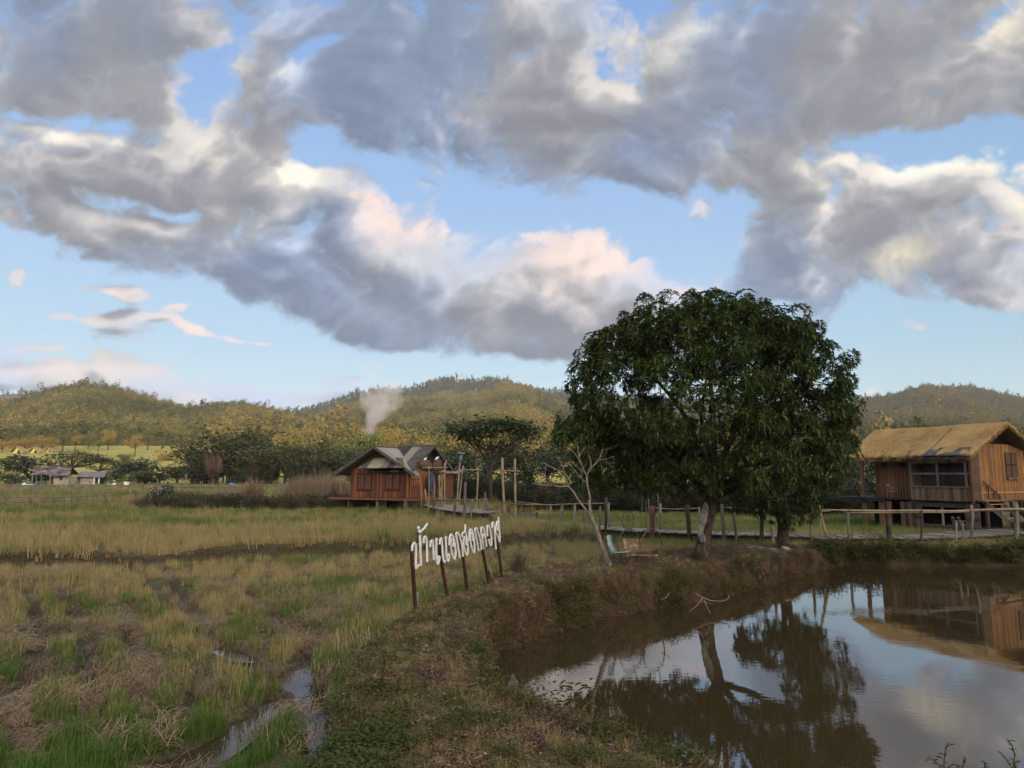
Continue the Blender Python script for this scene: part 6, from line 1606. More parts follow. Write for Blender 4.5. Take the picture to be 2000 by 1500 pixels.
def tree_meshes(kind, k):
    """meshes of a tree about ten metres high and wide, standing at the origin"""
    key = (kind, k)
    if key in TPROTO: return TPROTO[key]
    rs = np.random.default_rng(900 + 31 * k + sum(map(ord, kind)))
    V = []; tw = MB()
    def quad(c, n, w):
        n = n / (np.linalg.norm(n) + 1e-9); a = np.cross(n, rs.normal(0, 1, 3)); a /= np.linalg.norm(a) + 1e-9; b = np.cross(n, a)
        V.append((c - a * w, c - b * w * .5, c + a * w, c + b * w * .5))
    if kind == 'round':
        L = [(np.array([rs.normal(0, 2.0), rs.normal(0, 2.0), rs.uniform(3.2, 8.2)]), rs.uniform(1.3, 2.3)) for _ in range(16)]
        tw.tube([(0, 0, -1), (.1, 0, 2), (0, .1, 6)], [.38, .28, .1], 7)
        for c, r in L:
            tw.tube([(0, 0, 2.2), tuple(c * .6 + np.array([0, 0, 1.0])), tuple(c)], [.16, .09, .03], 5)
            for _ in range(170):
                d = rs.normal(0, 1, 3); d /= np.linalg.norm(d); quad(c + d * r * rs.uniform(.6, 1.05), d + rs.normal(0, .6, 3) + [0, 0, .3], rs.uniform(.16, .34))
    elif kind == 'umbrella':
        tw.tube([(0, 0, -1), (0, .1, 2.2), (.2, 0, 4.2)], [.4, .3, .22], 7)
        for _ in range(26):
            a = rs.uniform(0, 6.28); q = 6.2 * math.sqrt(rs.uniform(0.02, 1)); c = np.array([q * math.cos(a), q * math.sin(a), 8.6 - q * q * .085 + rs.normal(0, .35)])
            tw.tube([(.2, 0, 4.0), tuple(c * .55 + np.array([0, 0, 1.6])), tuple(c)], [.15, .08, .03], 5)
            for _ in range(95):
                d = rs.normal(0, 1, 3) * [1.5, 1.5, .42]; quad(c + d * .8, np.array([0, 0, 1.]) + rs.normal(0, .5, 3), rs.uniform(.14, .30))
    elif kind == 'bamboo':
        for i in range(34):
            a = rs.uniform(0, 6.28); b0 = np.array([rs.normal(0, .7), rs.normal(0, .7), -.5]); h = rs.uniform(6.5, 10.2); o = rs.uniform(.8, 4.2)
            pts = []
            for q in range(7):
                t = q / 6; pts.append(b0 + np.array([math.cos(a) * o * t ** 2.2, math.sin(a) * o * t ** 2.2, h * (t - .16 * (o / 4) * t ** 4)]))
            tw.tube([tuple(p) for p in pts], [.07, .07, .06, .05, .04, .03, .015], 5)
            for _ in range(125):
                t = rs.uniform(.22, 1.0); j = min(int(t * 6), 5); p = pts[j] + (pts[j + 1] - pts[j]) * (t * 6 - j)
                s = .25 + .75 * t; quad(p + rs.normal(0, 1, 3) * [s * .6, s * .6, s * .5] - [0, 0, .3], rs.normal(0, 1, 3) + [0, 0, .5], rs.uniform(.14, .32))
    elif kind == 'tall':
        tw.tube([(0, 0, -1), (.1, 0, 3), (0, .1, 8)], [.26, .2, .06], 6)
        L = [(np.array([rs.normal(0, 1.5), rs.normal(0, 1.5), rs.uniform(4.6, 8.6)]), rs.uniform(1.0, 1.8)) for _ in range(10)]
        for c, r in L:
            tw.tube([(0, 0, 3.2), tuple(c)], [.1, .03], 5)
            for _ in range(150):
                d = rs.normal(0, 1, 3); d /= np.linalg.norm(d); quad(c + d * r * rs.uniform(.5, 1.05), d + rs.normal(0, .7, 3) + [0, 0, .3], rs.uniform(.16, .30))
    elif kind == 'bush':
        tw.tube([(0, 0, -.5), (0, 0, 3)], [.2, .1], 5)
        L = [(np.array([rs.normal(0, 3.2), rs.normal(0, 2.4), rs.uniform(1.4, 6.2)]), rs.uniform(1.6, 2.9)) for _ in range(14)]
        for c, r in L:
            tw.tube([(0, 0, .2), tuple(c)], [.12, .03], 5)
            for _ in range(150):
                d = rs.normal(0, 1, 3); d /= np.linalg.norm(d); quad(c + d * r * rs.uniform(.6, 1.05) * [1, 1, .9], d + rs.normal(0, .6, 3) + [0, 0, .3], rs.uniform(.18, .40))
    A = np.array(V).reshape(-1, 3); A[:, 2] = np.maximum(A[:, 2], -.3); i = np.arange(len(V))[:, None] * 4 + np.arange(4)
    me = bpy.data.meshes.new(kind + '_crown'); me.from_pydata(A, [], i); me.update()
    mt = bpy.data.meshes.new(kind + '_trunk'); mt.from_pydata(tw.v, [], tw.f); mt.update(); mt.materials.append(M_BARK)
    # extent
    TPROTO[key] = (mt, me, np.percentile(np.abs(A[:, 0]), 97) * 2, np.percentile(A[:, 2], 99.3)); return TPROTO[key]

CROWN_BY_MAT = {}
def tree(name, label, kind, k, px, top, base, w, D, mat, group=None, turn=None):
    mt, me, W, H = tree_meshes(kind, k)
    x, y, _ = Q(px, base, D); g = gz(x, y)
    zt = Q(px, top, D)[2]; sz = max(0.15, (zt - g) / H); sx = (w / F * D) / W
    t = thing(name, label, 'tree', (x, y, g - .05), group)
    t.scale = (sx, sx, sz); t.rotation_euler[2] = RNG.uniform(0, 6.28) if turn is None else turn
    key = (kind, k, mat)
    if key not in CROWN_BY_MAT:
        m2 = me.copy(); m2.materials.append(TREE_MATS[mat]); CROWN_BY_MAT[key] = m2
    for nm, m in (('trunk', mt), ('crown', CROWN_BY_MAT[key])):
        o = bpy.data.objects.new(nm, m); COL.objects.link(o); o.parent = t
    return t

def build_trees():
    gr = 'dark trees along the edge of the far field'
    for name, lab, kind, k, px, top, base, w, D, mat in [
        ('tree', 'dark dome shaped tree directly behind the open shed', 'bush', 0, 66, 886, 945, 105, 215, 'dark'),
        ('tree', 'low dark bush at the left picture edge beside the open shed', 'bush', 1, 14, 915, 945, 60, 205, 'dark'),
        ('umbrella_tree', 'wide umbrella shaped tree above the two sheds', 'umbrella', 0, 135, 880, 945, 130, 222, 'bamboo'),
        ('umbrella_tree', 'flat spreading tree right of the small shed roof', 'umbrella', 1, 190, 893, 946, 90, 225, 'dark'),
        ('tree', 'round dark bush right behind the small shed', 'bush', 1, 217, 915, 947, 62, 200, 'dark'),
        ('tree', 'broad dark tree between the small shed and the white flowering shrub', 'bush', 0, 286, 897, 947, 105, 205, 'dark'),
        ('shrub', 'small grey green shrub with upright stems beside the white bucket', 'tall', 0, 268, 918, 947, 40, 190, 'olive'),
        ('tree', 'dark leafy tree left of the bare reddish tree', 'round', 0, 345, 905, 947, 62, 205, 'dark'),
        ('bamboo_clump', 'left shoulder of the tall bamboo, behind the bare reddish tree', 'bamboo', 0, 398, 864, 948, 110, 208, 'bamboo'),
        ('bamboo_clump', 'tallest drooping bamboo clump at the edge of the far field', 'bamboo', 1, 468, 834, 948, 125, 212, 'bamboo'),
        ('bamboo_clump', 'drooping bamboo clump just right of the tallest one', 'bamboo', 2, 515, 862, 948, 90, 204, 'bamboo'),
        ('tree', 'small dark round tree in front of the tallest bamboo', 'bush', 1, 472, 912, 948, 42, 195, 'dark'),
        ('tree', 'dark tree right of the bamboo, with a glossy top', 'round', 1, 556, 868, 947, 85, 206, 'dark'),
        ('bamboo_clump', 'brownish bamboo clump halfway between the tallest bamboo and the wooden house', 'bamboo', 0, 590, 876, 946, 90, 200, 'bamboo'),
        ('bamboo_clump', 'feathery bamboo clump left of the wooden house roof', 'bamboo', 2, 628, 860, 945, 95, 206, 'bamboo'),
        ('tree', 'yellow green sunlit tree peeping over the bamboo left of the house roof', 'tall', 1, 668, 862, 940, 50, 262, 'fresh'),
        ('tree', 'bright green sunlit tree above the left roof slope of the wooden house', 'tall', 0, 722, 847, 938, 55, 268, 'fresh'),
        ('tree', 'dark tree directly behind the left eave of the wooden house', 'bush', 0, 690, 876, 944, 95, 198, 'dark'),
        ('tree', 'orange tinted sunlit tree beside the smoke', 'round', 1, 757, 838, 938, 55, 275, 'gold'),
        ('tree', 'dark tree behind the grey house roof ridge', 'bush', 1, 775, 872, 943, 95, 204, 'dark'),
        ('tree', 'dark tree right behind the solar lamp', 'bush', 0, 878, 877, 942, 105, 196, 'dark'),
        ('tree', 'low dark tree behind the tilted bamboo frame', 'bush', 1, 938, 880, 941, 105, 192, 'dark'),
        ('tree', 'dark tree behind the tall bamboo frame', 'bush', 0, 1008, 876, 941, 110, 196, 'dark'),
        ('tree', 'dark tree behind the left branches of the frangipani', 'round', 0, 1070, 868, 942, 100, 200, 'dark'),
        ('tree', 'dark tree seen under the left edge of the mango crown', 'bush', 1, 1135, 868, 942, 115, 190, 'dark'),
        ('tree', 'golden sunlit tree above the left branches of the frangipani', 'tall', 1, 1040, 868, 940, 55, 280, 'gold'),
        ('tree', 'golden sunlit tree close to the mango crown edge', 'tall', 0, 1090, 862, 940, 50, 290, 'gold'),
        ('tree', 'dark tree seen between the mango trunk and its left branches', 'bush', 0, 1230, 874, 944, 140, 150, 'dark'),
        ('tree', 'dark tree behind the mango trunk', 'bush', 1, 1340, 870, 945, 140, 146, 'dark'),
        ('tree', 'dark tree behind the gap right of the mango trunk', 'bush', 0, 1450, 870, 945, 140, 140, 'dark'),
        ('tree', 'dark tree behind the small mango', 'round', 0, 1560, 870, 946, 120, 120, 'dark'),
        ('tree', 'dark tree showing between the mango crown and the thatched roof', 'bush', 1, 1655, 845, 950, 110, 110, 'dark'),
        ('tree', 'dark tree behind the left deck of the thatched hut', 'bush', 0, 1715, 868, 955, 120, 95, 'dark'),
        ('tree', 'dark tree top rising just above the thatched ridge', 'round', 1, 1778, 830, 950, 60, 110, 'dark'),
        ('tree', 'dark tree at the right picture edge beside the thatched gable', 'bush', 1, 1996, 822, 955, 90, 90, 'dark')]:
        if 'dark' in mat and 'bush' in kind or kind == 'bamboo': tree(name, lab, kind, k, px, top, base, w, D, mat, gr)
        else: tree(name, lab, kind, k, px, top, base, w, D, mat)
    # sunlit trees on the rising field
    gg = 'sunlit trees on the yellow field below the left hill'
    names = ['leftmost golden tree behind the thatched shelters', 'second golden tree from the left edge, behind the shelters', 'golden tree right behind the first thatched shelter', 'golden tree between the first and second shelters',
             'full golden tree above the second shelter', 'golden tree above the third shelter', 'olive tree right of the shelters', 'slim golden tree with a bare stem left of the yellow field', 'leafy green tree beside the bare stemmed one', 'small light green tree at the left end of the yellow field',
             'brown crowned tree with a long clear trunk on the yellow field', 'green tree behind the round pink crowned tree', 'round brown pink tree standing alone in the yellow field', 'small green tree at the right end of the yellow field', 'flat light green tree at the foot of the hill', 'tall olive tree at the foot of the hill above the bare red tree', 'bushy golden tree low on the right end of the yellow field', 'low olive bush in the middle of the yellow field']
    rows = [(4, 858, 884, 24, 'gold', 'round'), (26, 856, 884, 26, 'gold', 'round'), (46, 854, 883, 26, 'gold', 'round'), (64, 853, 882, 24, 'gold', 'round'), (82, 850, 882, 30, 'gold', 'round'), (104, 853, 881, 26, 'gold', 'round'), (122, 848, 880, 30, 'olive', 'tall'), (146, 850, 880, 20, 'gold', 'tall'), (172, 844, 878, 30, 'olive', 'round'), (192, 860, 880, 18, 'fresh', 'tall'),
            (211, 838, 880, 32, 'gold', 'tall'), (288, 848, 879, 28, 'olive', 'tall'), (263, 849, 891, 32, 'gold', 'tall'), (315, 858, 878, 18, 'olive', 'tall'), (352, 830, 876, 32, 'fresh', 'umbrella'), (382, 826, 874, 26, 'olive', 'tall'), (330, 880, 900, 45, 'gold', 'bush'), (242, 886, 902, 34, 'olive', 'bush')]
    for lab, (px, top, base, w, mat, kind) in zip(names, rows):
        b = G(px, base); tree('tree', lab, kind, int(px) % 2, px, top, base, w, b[1], mat, gg)
    # bare reddish tree
    b = Q(414, 948, 196); g0 = gz(b[0], b[1])
    t = thing('bare_tree', 'leafless reddish brown tree in front of the bamboo', 'tree', (b[0], b[1], g0)); rs = np.random.default_rng(4)
    m = mat_noise('red_brown_twigs', [lin(.06, .035, .028), lin(.11, .066, .052), lin(.15, .10, .08)], 4)
    mb = MB(); H = Q(414, 879, 196)[2] - g0; mb.tube([(b[0], b[1], g0 - .3), (b[0] - .2, b[1], g0 + H * .35)], [.25, .15], 6); mb.build('trunk', m, t)
    mb = MB()
    for i in range(190):
        a = rs.uniform(0, 6.28); o = 2.9 * math.sqrt(rs.uniform()); h = H * rs.uniform(.55, 1.0) * (1 - .10 * o / 3)
        p0 = (b[0] - .1, b[1], g0 + H * rs.uniform(.10, .35)); mb.tube([p0, (b[0] + o * .75 * math.cos(a), b[1] + o * .75 * math.sin(a), g0 + h * .6), (b[0] + o * math.cos(a), b[1] + o * math.sin(a), g0 + h)], [.05, .03, .012], 3)
    mb.build('crown', m, t)
    # flat topped tree beside the house
    D = 66.0; b = Q(958, 985, D); g0 = gz(b[0], b[1])
    t = thing('flat_topped_tree', 'slender tree with a flat feathery crown between the house and the frangipani', 'tree', (b[0], b[1], g0)); rs = np.random.default_rng(8)
    mb = MB(); pts = limb(mb, [(957, 1000, 0), (958, 960, 0), (958, 925, 0), (959, 905, 0)], D, .22, .17, 8); mb.build('trunk', M_BARK, t, True)
    V = []; mb = MB()
    for i in range(58):
        px = rs.uniform(890, 1038); f = (px - 964) / 76; top = 824 + 14 * f * f; py = top + abs(rs.normal(0, 8)) + (rs.uniform(8, 55) * (rs.uniform() < .30)); dy = rs.normal(0, 2.0) * (1 - abs(f) * .5)
        c = np.array(Q(px, py, D + dy)); s = Vector(Q(959 + f * rs.uniform(5, 34), 905 - rs.uniform(0, 34), D + dy * .3)); mid = (s * .45 + Vector(c) * .55) + Vector((0, 0, -.35))
        mb.tube([s, mid, c], [.045, .03, .012], 5)
        for _ in range(75):
            d = rs.normal(0, 1, 3) * [.85, .85, .24]; n = np.array([0, 0, 1.]) + rs.normal(0, .35, 3); n /= np.linalg.norm(n); a = np.cross(n, rs.normal(0, 1, 3)); a /= np.linalg.norm(a); q = np.cross(n, a); w = rs.uniform(.14, .30); p = c + d
            V.append((p - a * w, p - q * w * .45, p + a * w, p + q * w * .45))
    mb.build('branches', M_BARK, t)
    A = np.array(V).reshape(-1, 3); np_mesh('crown', A, np.arange(len(V))[:, None] * 4 + np.arange(4), mat_leaf('feathery_leaves', [lin(.025, .035, .010), lin(.045, .058, .015), lin(.08, .09, .024)], .6, .3, .25), t)
    # shrub with white flowers
    b = G(302, 992); D = b[1] + 1.5; g0 = gz(b[0], D)
    t = thing('flowering_shrub', 'rounded shrub dotted with white flowers at the field fence', 'shrub', (b[0], D, g0)); rs = np.random.default_rng(6); V = []; V2 = []
    for i in range(1500):
        d = rs.normal(0, 1, 3); d /= np.linalg.norm(d); d[2] = abs(d[2]); q = rs.uniform(.55, 1.0) + .15 * math.sin(d[0] * 7) ; c = np.array([b[0], D, g0]) + d * q * [1.5, 1.2, 2.0]
        n = rs.normal(0, 1, 3) + d; n /= np.linalg.norm(n); a = np.cross(n, rs.normal(0, 1, 3)); a /= np.linalg.norm(a); p = np.cross(n, a); w = rs.uniform(.06, .14)
        V.append((c - a * w, c - p * w * .6, c + a * w, c + p * w * .6))
        if i % 8 == 0 and d[2] > .25:
            c = c + d * .12; w = .055; V2.append((c - a * w, c - p * w, c + a * w, c + p * w))
    A = np.array(V).reshape(-1, 3); np_mesh('foliage', A, np.arange(len(V))[:, None] * 4 + np.arange(4), TREE_MATS['dark'], t)
    A = np.array(V2).reshape(-1, 3); o = np_mesh('blossoms', A, np.arange(len(V2))[:, None] * 4 + np.arange(4), mat_noise('white_petals', [lin(.40, .39, .36), lin(.58, .56, .52)], 4), t); o['kind'] = 'stuff'
build_trees()

# ---- sheds, people and odds and ends on the far field
def build_far_field():
    D = 192.0; q = lambda x, y, d=0.0: Q(x, y, D + d)
    wall = mat_noise('block_wall', [lin(.22, .19, .145), lin(.34, .30, .235), lin(.42, .38, .31)], .9, (1, 1, 2), .9, .1)
    rf = mat_noise('old_brown_roof', [lin(.05, .034, .03), lin(.10, .07, .062), lin(.24, .20, .18)], .45, (1, 2.2, 2.2), .8, .2, 0, 4, .38, .62)
    g = gz(*q(85, 946)[:2])
    t = thing('open_shed', 'long open shed with a patched brown roof on the far field', 'shed', (q(85, 946)[0], D, g))
    zr = q(85, 911.5)[2]; ze = q(85, 928)[2]
    def X(px): return Q(px, 945, D)[0]
    mb = MB(); mb.prism([(X(47), D + 4, zr), (X(120), D + 4, zr - .05), (X(141), D - 1.2, ze - .35), (X(100), D - 1.2, ze - .4), (X(97), D - .6, ze + .1), (X(62.5), D - .6, ze + .15)], (0, 0, .10)); mb.build('roof', rf, t)
    mb = MB(); mb.prism([(X(47), D + 4, zr), (X(120), D + 4, zr - .05), (X(110), D + 10, ze + .1), (X(31), D + 10, ze)], (0, 0, .08)); mb.build('rear_roof', rf, t)
    mb = MB(); mb.box(X(104.5), X(134), D - .2, D + 5, g - .2, ze - .3); mb.build('block_room', wall, t)
    w = MB(); w.box(X(116), X(122.5), D - .26, D - .19, g + 1.15, g + 2.3); w = w.build('window', mat_noise('window_red', [lin(.07, .04, .04), lin(.13, .09, .09)], 2), t)
    mb = MB(); mb.box(X(119), X(119.5), D - .30, D - .262, g + 1.15, g + 2.3); mb.build('bar', M_DARKWOOD, w)
    mb = MB(); mb.box(X(76), X(96), D + 4.5, D + 4.7, g - .2, ze - .1); mb.build('rear_wall', mat_noise('brown_wall', [lin(.09, .07, .05), lin(.16, .125, .09)], 1), t)
    mb = MB(); mb.box(X(82), X(92), D + 1.8, D + 2.6, g, g + 1.1); mb.build('low_counter', mat_noise('tan_board', [lin(.18, .14, .10), lin(.26, .21, .15)], 1), t)
    for px, dy, z in ((41.5, 8, ze), (51, 4, ze + 1.2), (64, -.3, ze + .1), (98.5, -.2, ze), (139, -1, ze - .4)):
        mb = MB(); mb.box(X(px) - .11, X(px) + .11, D + dy - .11, D + dy + .11, g - .2, z); mb.build('post', mat_noise('pale_post', [lin(.16, .14, .11), lin(.26, .23, .19)], 2), t)
    D2 = 196.0; g2 = gz(X(175), D2)
    t = thing('small_shed', 'small pale block shed with a grey roof right of the open shed', 'shed', (X(175), D2, g2))
    X2 = lambda px: Q(px, 945, D2)[0]; zr = Q(170, 921.5, D2)[2]; ze = Q(170, 932, D2)[2]
    mb = MB(); mb.prism([(X2(142), D2 + 3, zr), (X2(195), D2 + 3, zr - .1), (X2(207), D2 - 1, ze), (X2(154), D2 - 1, ze + .05)], (0, 0, .1)); mb.build('roof', mat_noise('grey_roof', [lin(.10, .095, .09), lin(.22, .21, .20)], .5, (1, 2, 2)), t)
    mb = MB(); mb.box(X2(156), X2(185), D2, D2 + 4, g2 - .2, ze + .1); mb.build('block_room', wall, t)
    mb = MB(); mb.box(X2(145), X2(155.9), D2 + 1.5, D2 + 4, g2 - .2, ze + .4); mb.build('side_wall', mat_noise('grey_wall', [lin(.10, .095, .085), lin(.17, .16, .14)], 1), t)
    for px in (187, 196): mb = MB(); mb.box(X2(px) - .12, X2(px) + .12, D2 - .9, D2 - .66, g2 - .2, ze); mb.build('post', M_WHITE, t)
    # things lying about
    def cyl(name, lab, cat, px, py, r, h, mat, d=0.0, grp=None):
        x, y, _ = q(px, py, d - 6); z = gz(x, y); mb = MB(); n = 14
        mb.tube([(x, y, z - .03), (x, y, z + h * .1), (x, y, z + h * .5), (x, y, z + h * .9), (x, y, z + h)], [r * .94, r, r * 1.04, r, r * .95], n); o = mb.build(name, mat, None, True); tag(o, lab, cat, grp); return o
    cyl('barrel', 'blue plastic barrel at the corner of the open shed', 'barrel', 73.5, 946, .30, 1.0, mat_noise('blue_plastic', [lin(.025, .07, .22), lin(.04, .10, .30)], 2, rough=.4))
    mb = MB(); x, y, _ = q(247, 947, -6); z = gz(x, y); mb.box(x - .48, x + .48, y - .4, y + .4, z, z + .72); mb.box(x - .52, x + .52, y - .44, y + .44, z + .721, z + .80); tag(mb.build('storage_box', M_WHITE), 'white box standing on the bare far field right of the bending person', 'box')
    sheet = mat_noise('pale_blue_plastic', [lin(.22, .34, .36), lin(.40, .50, .52)], 2); rs = np.random.default_rng(3)
    for k, (px, py, w, lab, mat) in enumerate([(55, 946.5, 3.0, 'crumpled pale blue plastic sheet in front of the open shed', sheet), (47, 947, 1.2, 'small white plastic scrap left of the pale blue sheet', M_WHITE), (212, 947.5, 1.0, 'turquoise basin at the feet of the bending person', mat_noise('turquoise_plastic', [lin(.05, .30, .26), lin(.08, .38, .34)], 2)),
                                               (222, 947, 1.3, 'white sacks right of the bending person', M_WHITE), (452, 945, 1.7, 'blue heap of tarpaulin below the bamboo', mat_noise('blue_tarp', [lin(.05, .13, .28), lin(.12, .24, .42)], 2)), (480, 944.5, 1.5, 'dark blue bundle right of the blue tarpaulin heap', mat_noise('navy_cloth', [lin(.02, .05, .16), lin(.05, .09, .24)], 2))]):
        x, y, _ = q(px, py, -5); z = gz(x, y); th, ph = np.meshgrid(np.linspace(0, 2 * math.pi, 19), np.linspace(.05, 1.6, 8)); r = 1 + .35 * fbm(th * 1.6 + k, ph * 2, 3, .6, k)
        V = np.stack([x + np.sin(ph) * np.cos(th) * r * w / 2, y + np.sin(ph) * np.sin(th) * r * w / 3, z - .05 + np.cos(ph) * r * (.30 + .25 * (w < 2))], -1).reshape(-1, 3); i = np.arange(18)[None] + 19 * np.arange(7)[:, None]
        tag(np_mesh('heap', V, np.stack([i, i + 1, i + 20, i + 19], -1).reshape(-1, 4), mat, smooth=True), lab, 'heap')
    # people bending over their work
    skin = mat_noise('skin', [lin(.20, .11, .075), lin(.26, .15, .10)], 3)
    def person(lab, px, py, d, face, shirt, trousers, hat):
        x, y, _ = q(px, py, d); z = gz(x, y); s = face
        t = thing('person', lab, 'person', (x, y, z))
        def body(name, J, E, mat):
            me = bpy.data.meshes.new(name); me.from_pydata([(j[0] * s, j[1], j[2]) for j in J], E, []); o = link_mesh(name, me, mat, t)
            md = o.modifiers.new('skin', 'SKIN'); sv = me.skin_vertices[0].data
            for i, j in enumerate(J): sv[i].radius = (j[3], j[3]); sv[i].use_root = i == 0
            o.modifiers.new('smooth', 'SUBSURF').render_levels = 1
            return o
        J = [(0, 0, .92, .13), (.22, 0, 1.08, .13), (.45, 0, 1.12, .12), (.58, 0, 1.08, .06), (.70, 0, 1.02, .10), (.80, 0, .97, .09),
             (.44, .20, 1.02, .055), (.50, .22, .74, .042), (.60, .20, .50, .035), (.44, -.20, 1.02, .055), (.50, -.22, .74, .042), (.60, -.20, .50, .035), (.66, .2, .42, .025), (.66, -.2, .42, .025),
             (-.02, .11, .85, .10), (.06, .12, .48, .065), (-.02, .12, .08, .05), (.10, .12, .03, .04), (-.02, -.11, .85, .10), (.06, -.12, .48, .065), (-.02, -.12, .08, .05), (.10, -.12, .03, .04)]
        E = [(0, 1), (1, 2), (2, 3), (3, 4), (4, 5), (2, 6), (6, 7), (7, 8), (2, 9), (9, 10), (10, 11), (8, 12), (11, 13), (0, 14), (14, 15), (15, 16), (16, 17), (0, 18), (18, 19), (19, 20), (20, 21)]
        body('body', J, E, skin)
        body('shirt', [(.05, 0, .98, .16), (.24, 0, 1.09, .16), (.44, 0, 1.12, .15), (.44, .21, 1.02, .08), (.49, .22, .76, .06), (.44, -.21, 1.02, .08), (.49, -.22, .76, .06)], [(0, 1), (1, 2), (2, 3), (3, 4), (2, 5), (5, 6)], shirt)
        body('trousers', [(0, 0, .93, .155), (-.02, .11, .84, .125), (.06, .12, .48, .09), (-.02, .12, .14, .07), (-.02, -.11, .84, .125), (.06, -.12, .48, .09), (-.02, -.12, .14, .07)], [(0, 1), (1, 2), (2, 3), (0, 4), (4, 5), (5, 6)], trousers)
        mb = MB(); c = Vector((x + .74 * s, y, z + 1.10)); mb.tube([c + Vector((-.03 * s, 0, -.03)), c + Vector((0, 0, .0)), c + Vector((.03 * s, 0, .10)), c + Vector((.04 * s, 0, .14))], [.24, .20, .11, .05], 12); mb.build('hat', hat, t, True)
    person('person in a red shirt and pale hat bending over right of the sheds', 217, 947, -5, 1, mat_noise('red_cloth', [lin(.26, .05, .025), lin(.38, .08, .04)], 3), mat_noise('dark_trousers', [lin(.03, .03, .035), lin(.06, .06, .065)], 3), M_WHITE)
    person('person in a brown shirt and light trousers bending over behind the bamboo frame', 936, 943, -75, -1, mat_noise('brown_cloth', [lin(.12, .06, .042), lin(.20, .11, .08)], 3), mat_noise('light_trousers', [lin(.28, .33, .40), lin(.42, .46, .52)], 3), mat_noise('straw_hat', [lin(.20, .13, .08), lin(.28, .19, .12)], 3))
    # thatched shelters on the sunlit slope
    for k, (px, py, w, lab) in enumerate([(35, 886, 26, 'leftmost sunlit thatched shelter with a dark open gable'), (68, 885, 22, 'middle sunlit thatched shelter, half hidden by bushes'), (96, 882, 14, 'rightmost and smallest reddish thatched shelter')]):
        b = G(px, py); sc = w / F * b[1]; t = thing('thatched_shelter', lab, 'shelter', b); h = sc * .52
        mb = MB(); mb.prism([(b[0] - sc * .1, b[1] - 1, b[2] + h), (b[0] - sc * .55, b[1] - 1, b[2] + h * .25), (b[0] - sc * .75, b[1] + 6, b[2] + h * .25), (b[0] - sc * .3, b[1] + 6, b[2] + h)], (0, 0, .15)); mb.prism([(b[0] - sc * .1, b[1] - 1, b[2] + h), (b[0] - sc * .3, b[1] + 6, b[2] + h), (b[0] + sc * .25, b[1] + 6, b[2] + h * .25), (b[0] + sc * .45, b[1] - 1, b[2] + h * .1)], (0, 0, .15))
        mb.build('roof', mat_noise('golden_thatch', [lin(.20, .15, .07), lin(.30, .23, .11)], .8), t)
        mb = MB(); mb.prism([(b[0] - sc * .5, b[1], b[2] - .3), (b[0] + sc * .38, b[1], b[2] - .3), (b[0] - sc * .1, b[1], b[2] + h * .92)], (0, .3, 0)); mb.build('gable', mat_noise('yellow_gable', [lin(.28, .26, .08), lin(.38, .35, .12)], .6), t)
        mb = MB(); mb.prism([(b[0] - sc * .1, b[1] - .08, b[2] - .3), (b[0] + sc * .3, b[1] - .08, b[2] - .3), (b[0] + sc * .02, b[1] - .08, b[2] + h * .6)], (0, .05, 0)); mb.build('opening', M_GAP, t)  # near-black sheet painted as the shaded doorway
    # field fences
    def fence(lab, posts, rails, D, r=.05):
        t = thing('bamboo_fence', lab, 'fence', Q(posts[0][0], 985, D(posts[0][0])))
        for x0, y0, x1, y1 in posts: post(t, x0, y0, x1, y1, r, D(x1), M_GREYWOOD if (x0 + y0) % 3 else M_BAMBOO)
        for p in rails: rail(t, [(x, y, D(x)) for x, y in p], .035, M_GREYWOOD)
    fence('low bamboo fence with many short leaning posts at the left edge of the paddy', [(11, 962, 12, 990), (41, 961, 43, 986), (60, 970, 61, 985), (75, 966, 77, 984), (104, 960, 107, 984), (125, 969, 126, 988), (137, 968, 140, 986), (152, 968, 153, 984), (166, 964, 170, 984), (181, 970, 182, 988), (193, 950, 195, 986), (205, 969, 206, 990), (211, 965, 217, 985), (229, 972, 229, 984), (242, 967, 240, 982), (254, 955, 258, 970), (-20, 965, -19, 988)],
          [[(-40, 971), (12, 971.5), (43, 972), (108, 972), (170, 969), (230, 968), (258, 962)], [(-40, 983), (60, 981), (140, 978)]], lambda x: 60.0 + max(0, x - 200) * .08)
    fence('thin pole and wire fence through the dry reeds left of the wooden house', [(350, 943, 349, 965), (438, 944, 438, 972), (461, 945, 461, 970), (484, 941, 484, 968), (521, 945, 521, 972), (559, 944, 555, 975), (573, 955, 573, 975), (596, 947, 592, 962), (614, 938, 615, 970), (627, 948, 626, 968), (637, 947, 635, 970), (650, 950, 651, 970), (670, 950, 670, 970)],
          [[(330, 952), (438, 952), (521, 950), (614, 951), (690, 953)], [(360, 953), (437, 953)]], lambda x: 70.0)
    t = thing('leaning_stump', 'dark stump leaning to the left beside the house platform', 'post', Q(653, 985, 62)); post(t, 650, 951, 658, 985, .16, 62, M_DARKWOOD, 'stump')
    t = thing('hedge_posts', 'row of thin grey posts standing in the hedge behind the frangipani', 'fence', Q(1010, 985, 70))
    for px in (1003, 1013, 1025, 1041, 1064, 1096, 1126): post(t, px, 955 - (px % 7), px + 1, 982, .04, 70, M_GREYWOOD)
    rail(t, [(1000, 969, 70), (1060, 969, 70), (1130, 971, 70)], .02, M_GREYWOOD)
    t = thing('wooden_rack', 'small grey wooden rack with a white cloth in front of the hedge behind the bench', 'rack', Q(1254, 1000, 60))
    for px in (1254, 1260): post(t, px, 968 + (px - 1254) * .2, px + (2 if px > 1255 else 0), 998, .06, 60, M_GREYWOOD)
    rail(t, [(1246, 977.5, 59.9), (1272, 978, 59.9)], .03, M_GREYWOOD, 'crossbar')
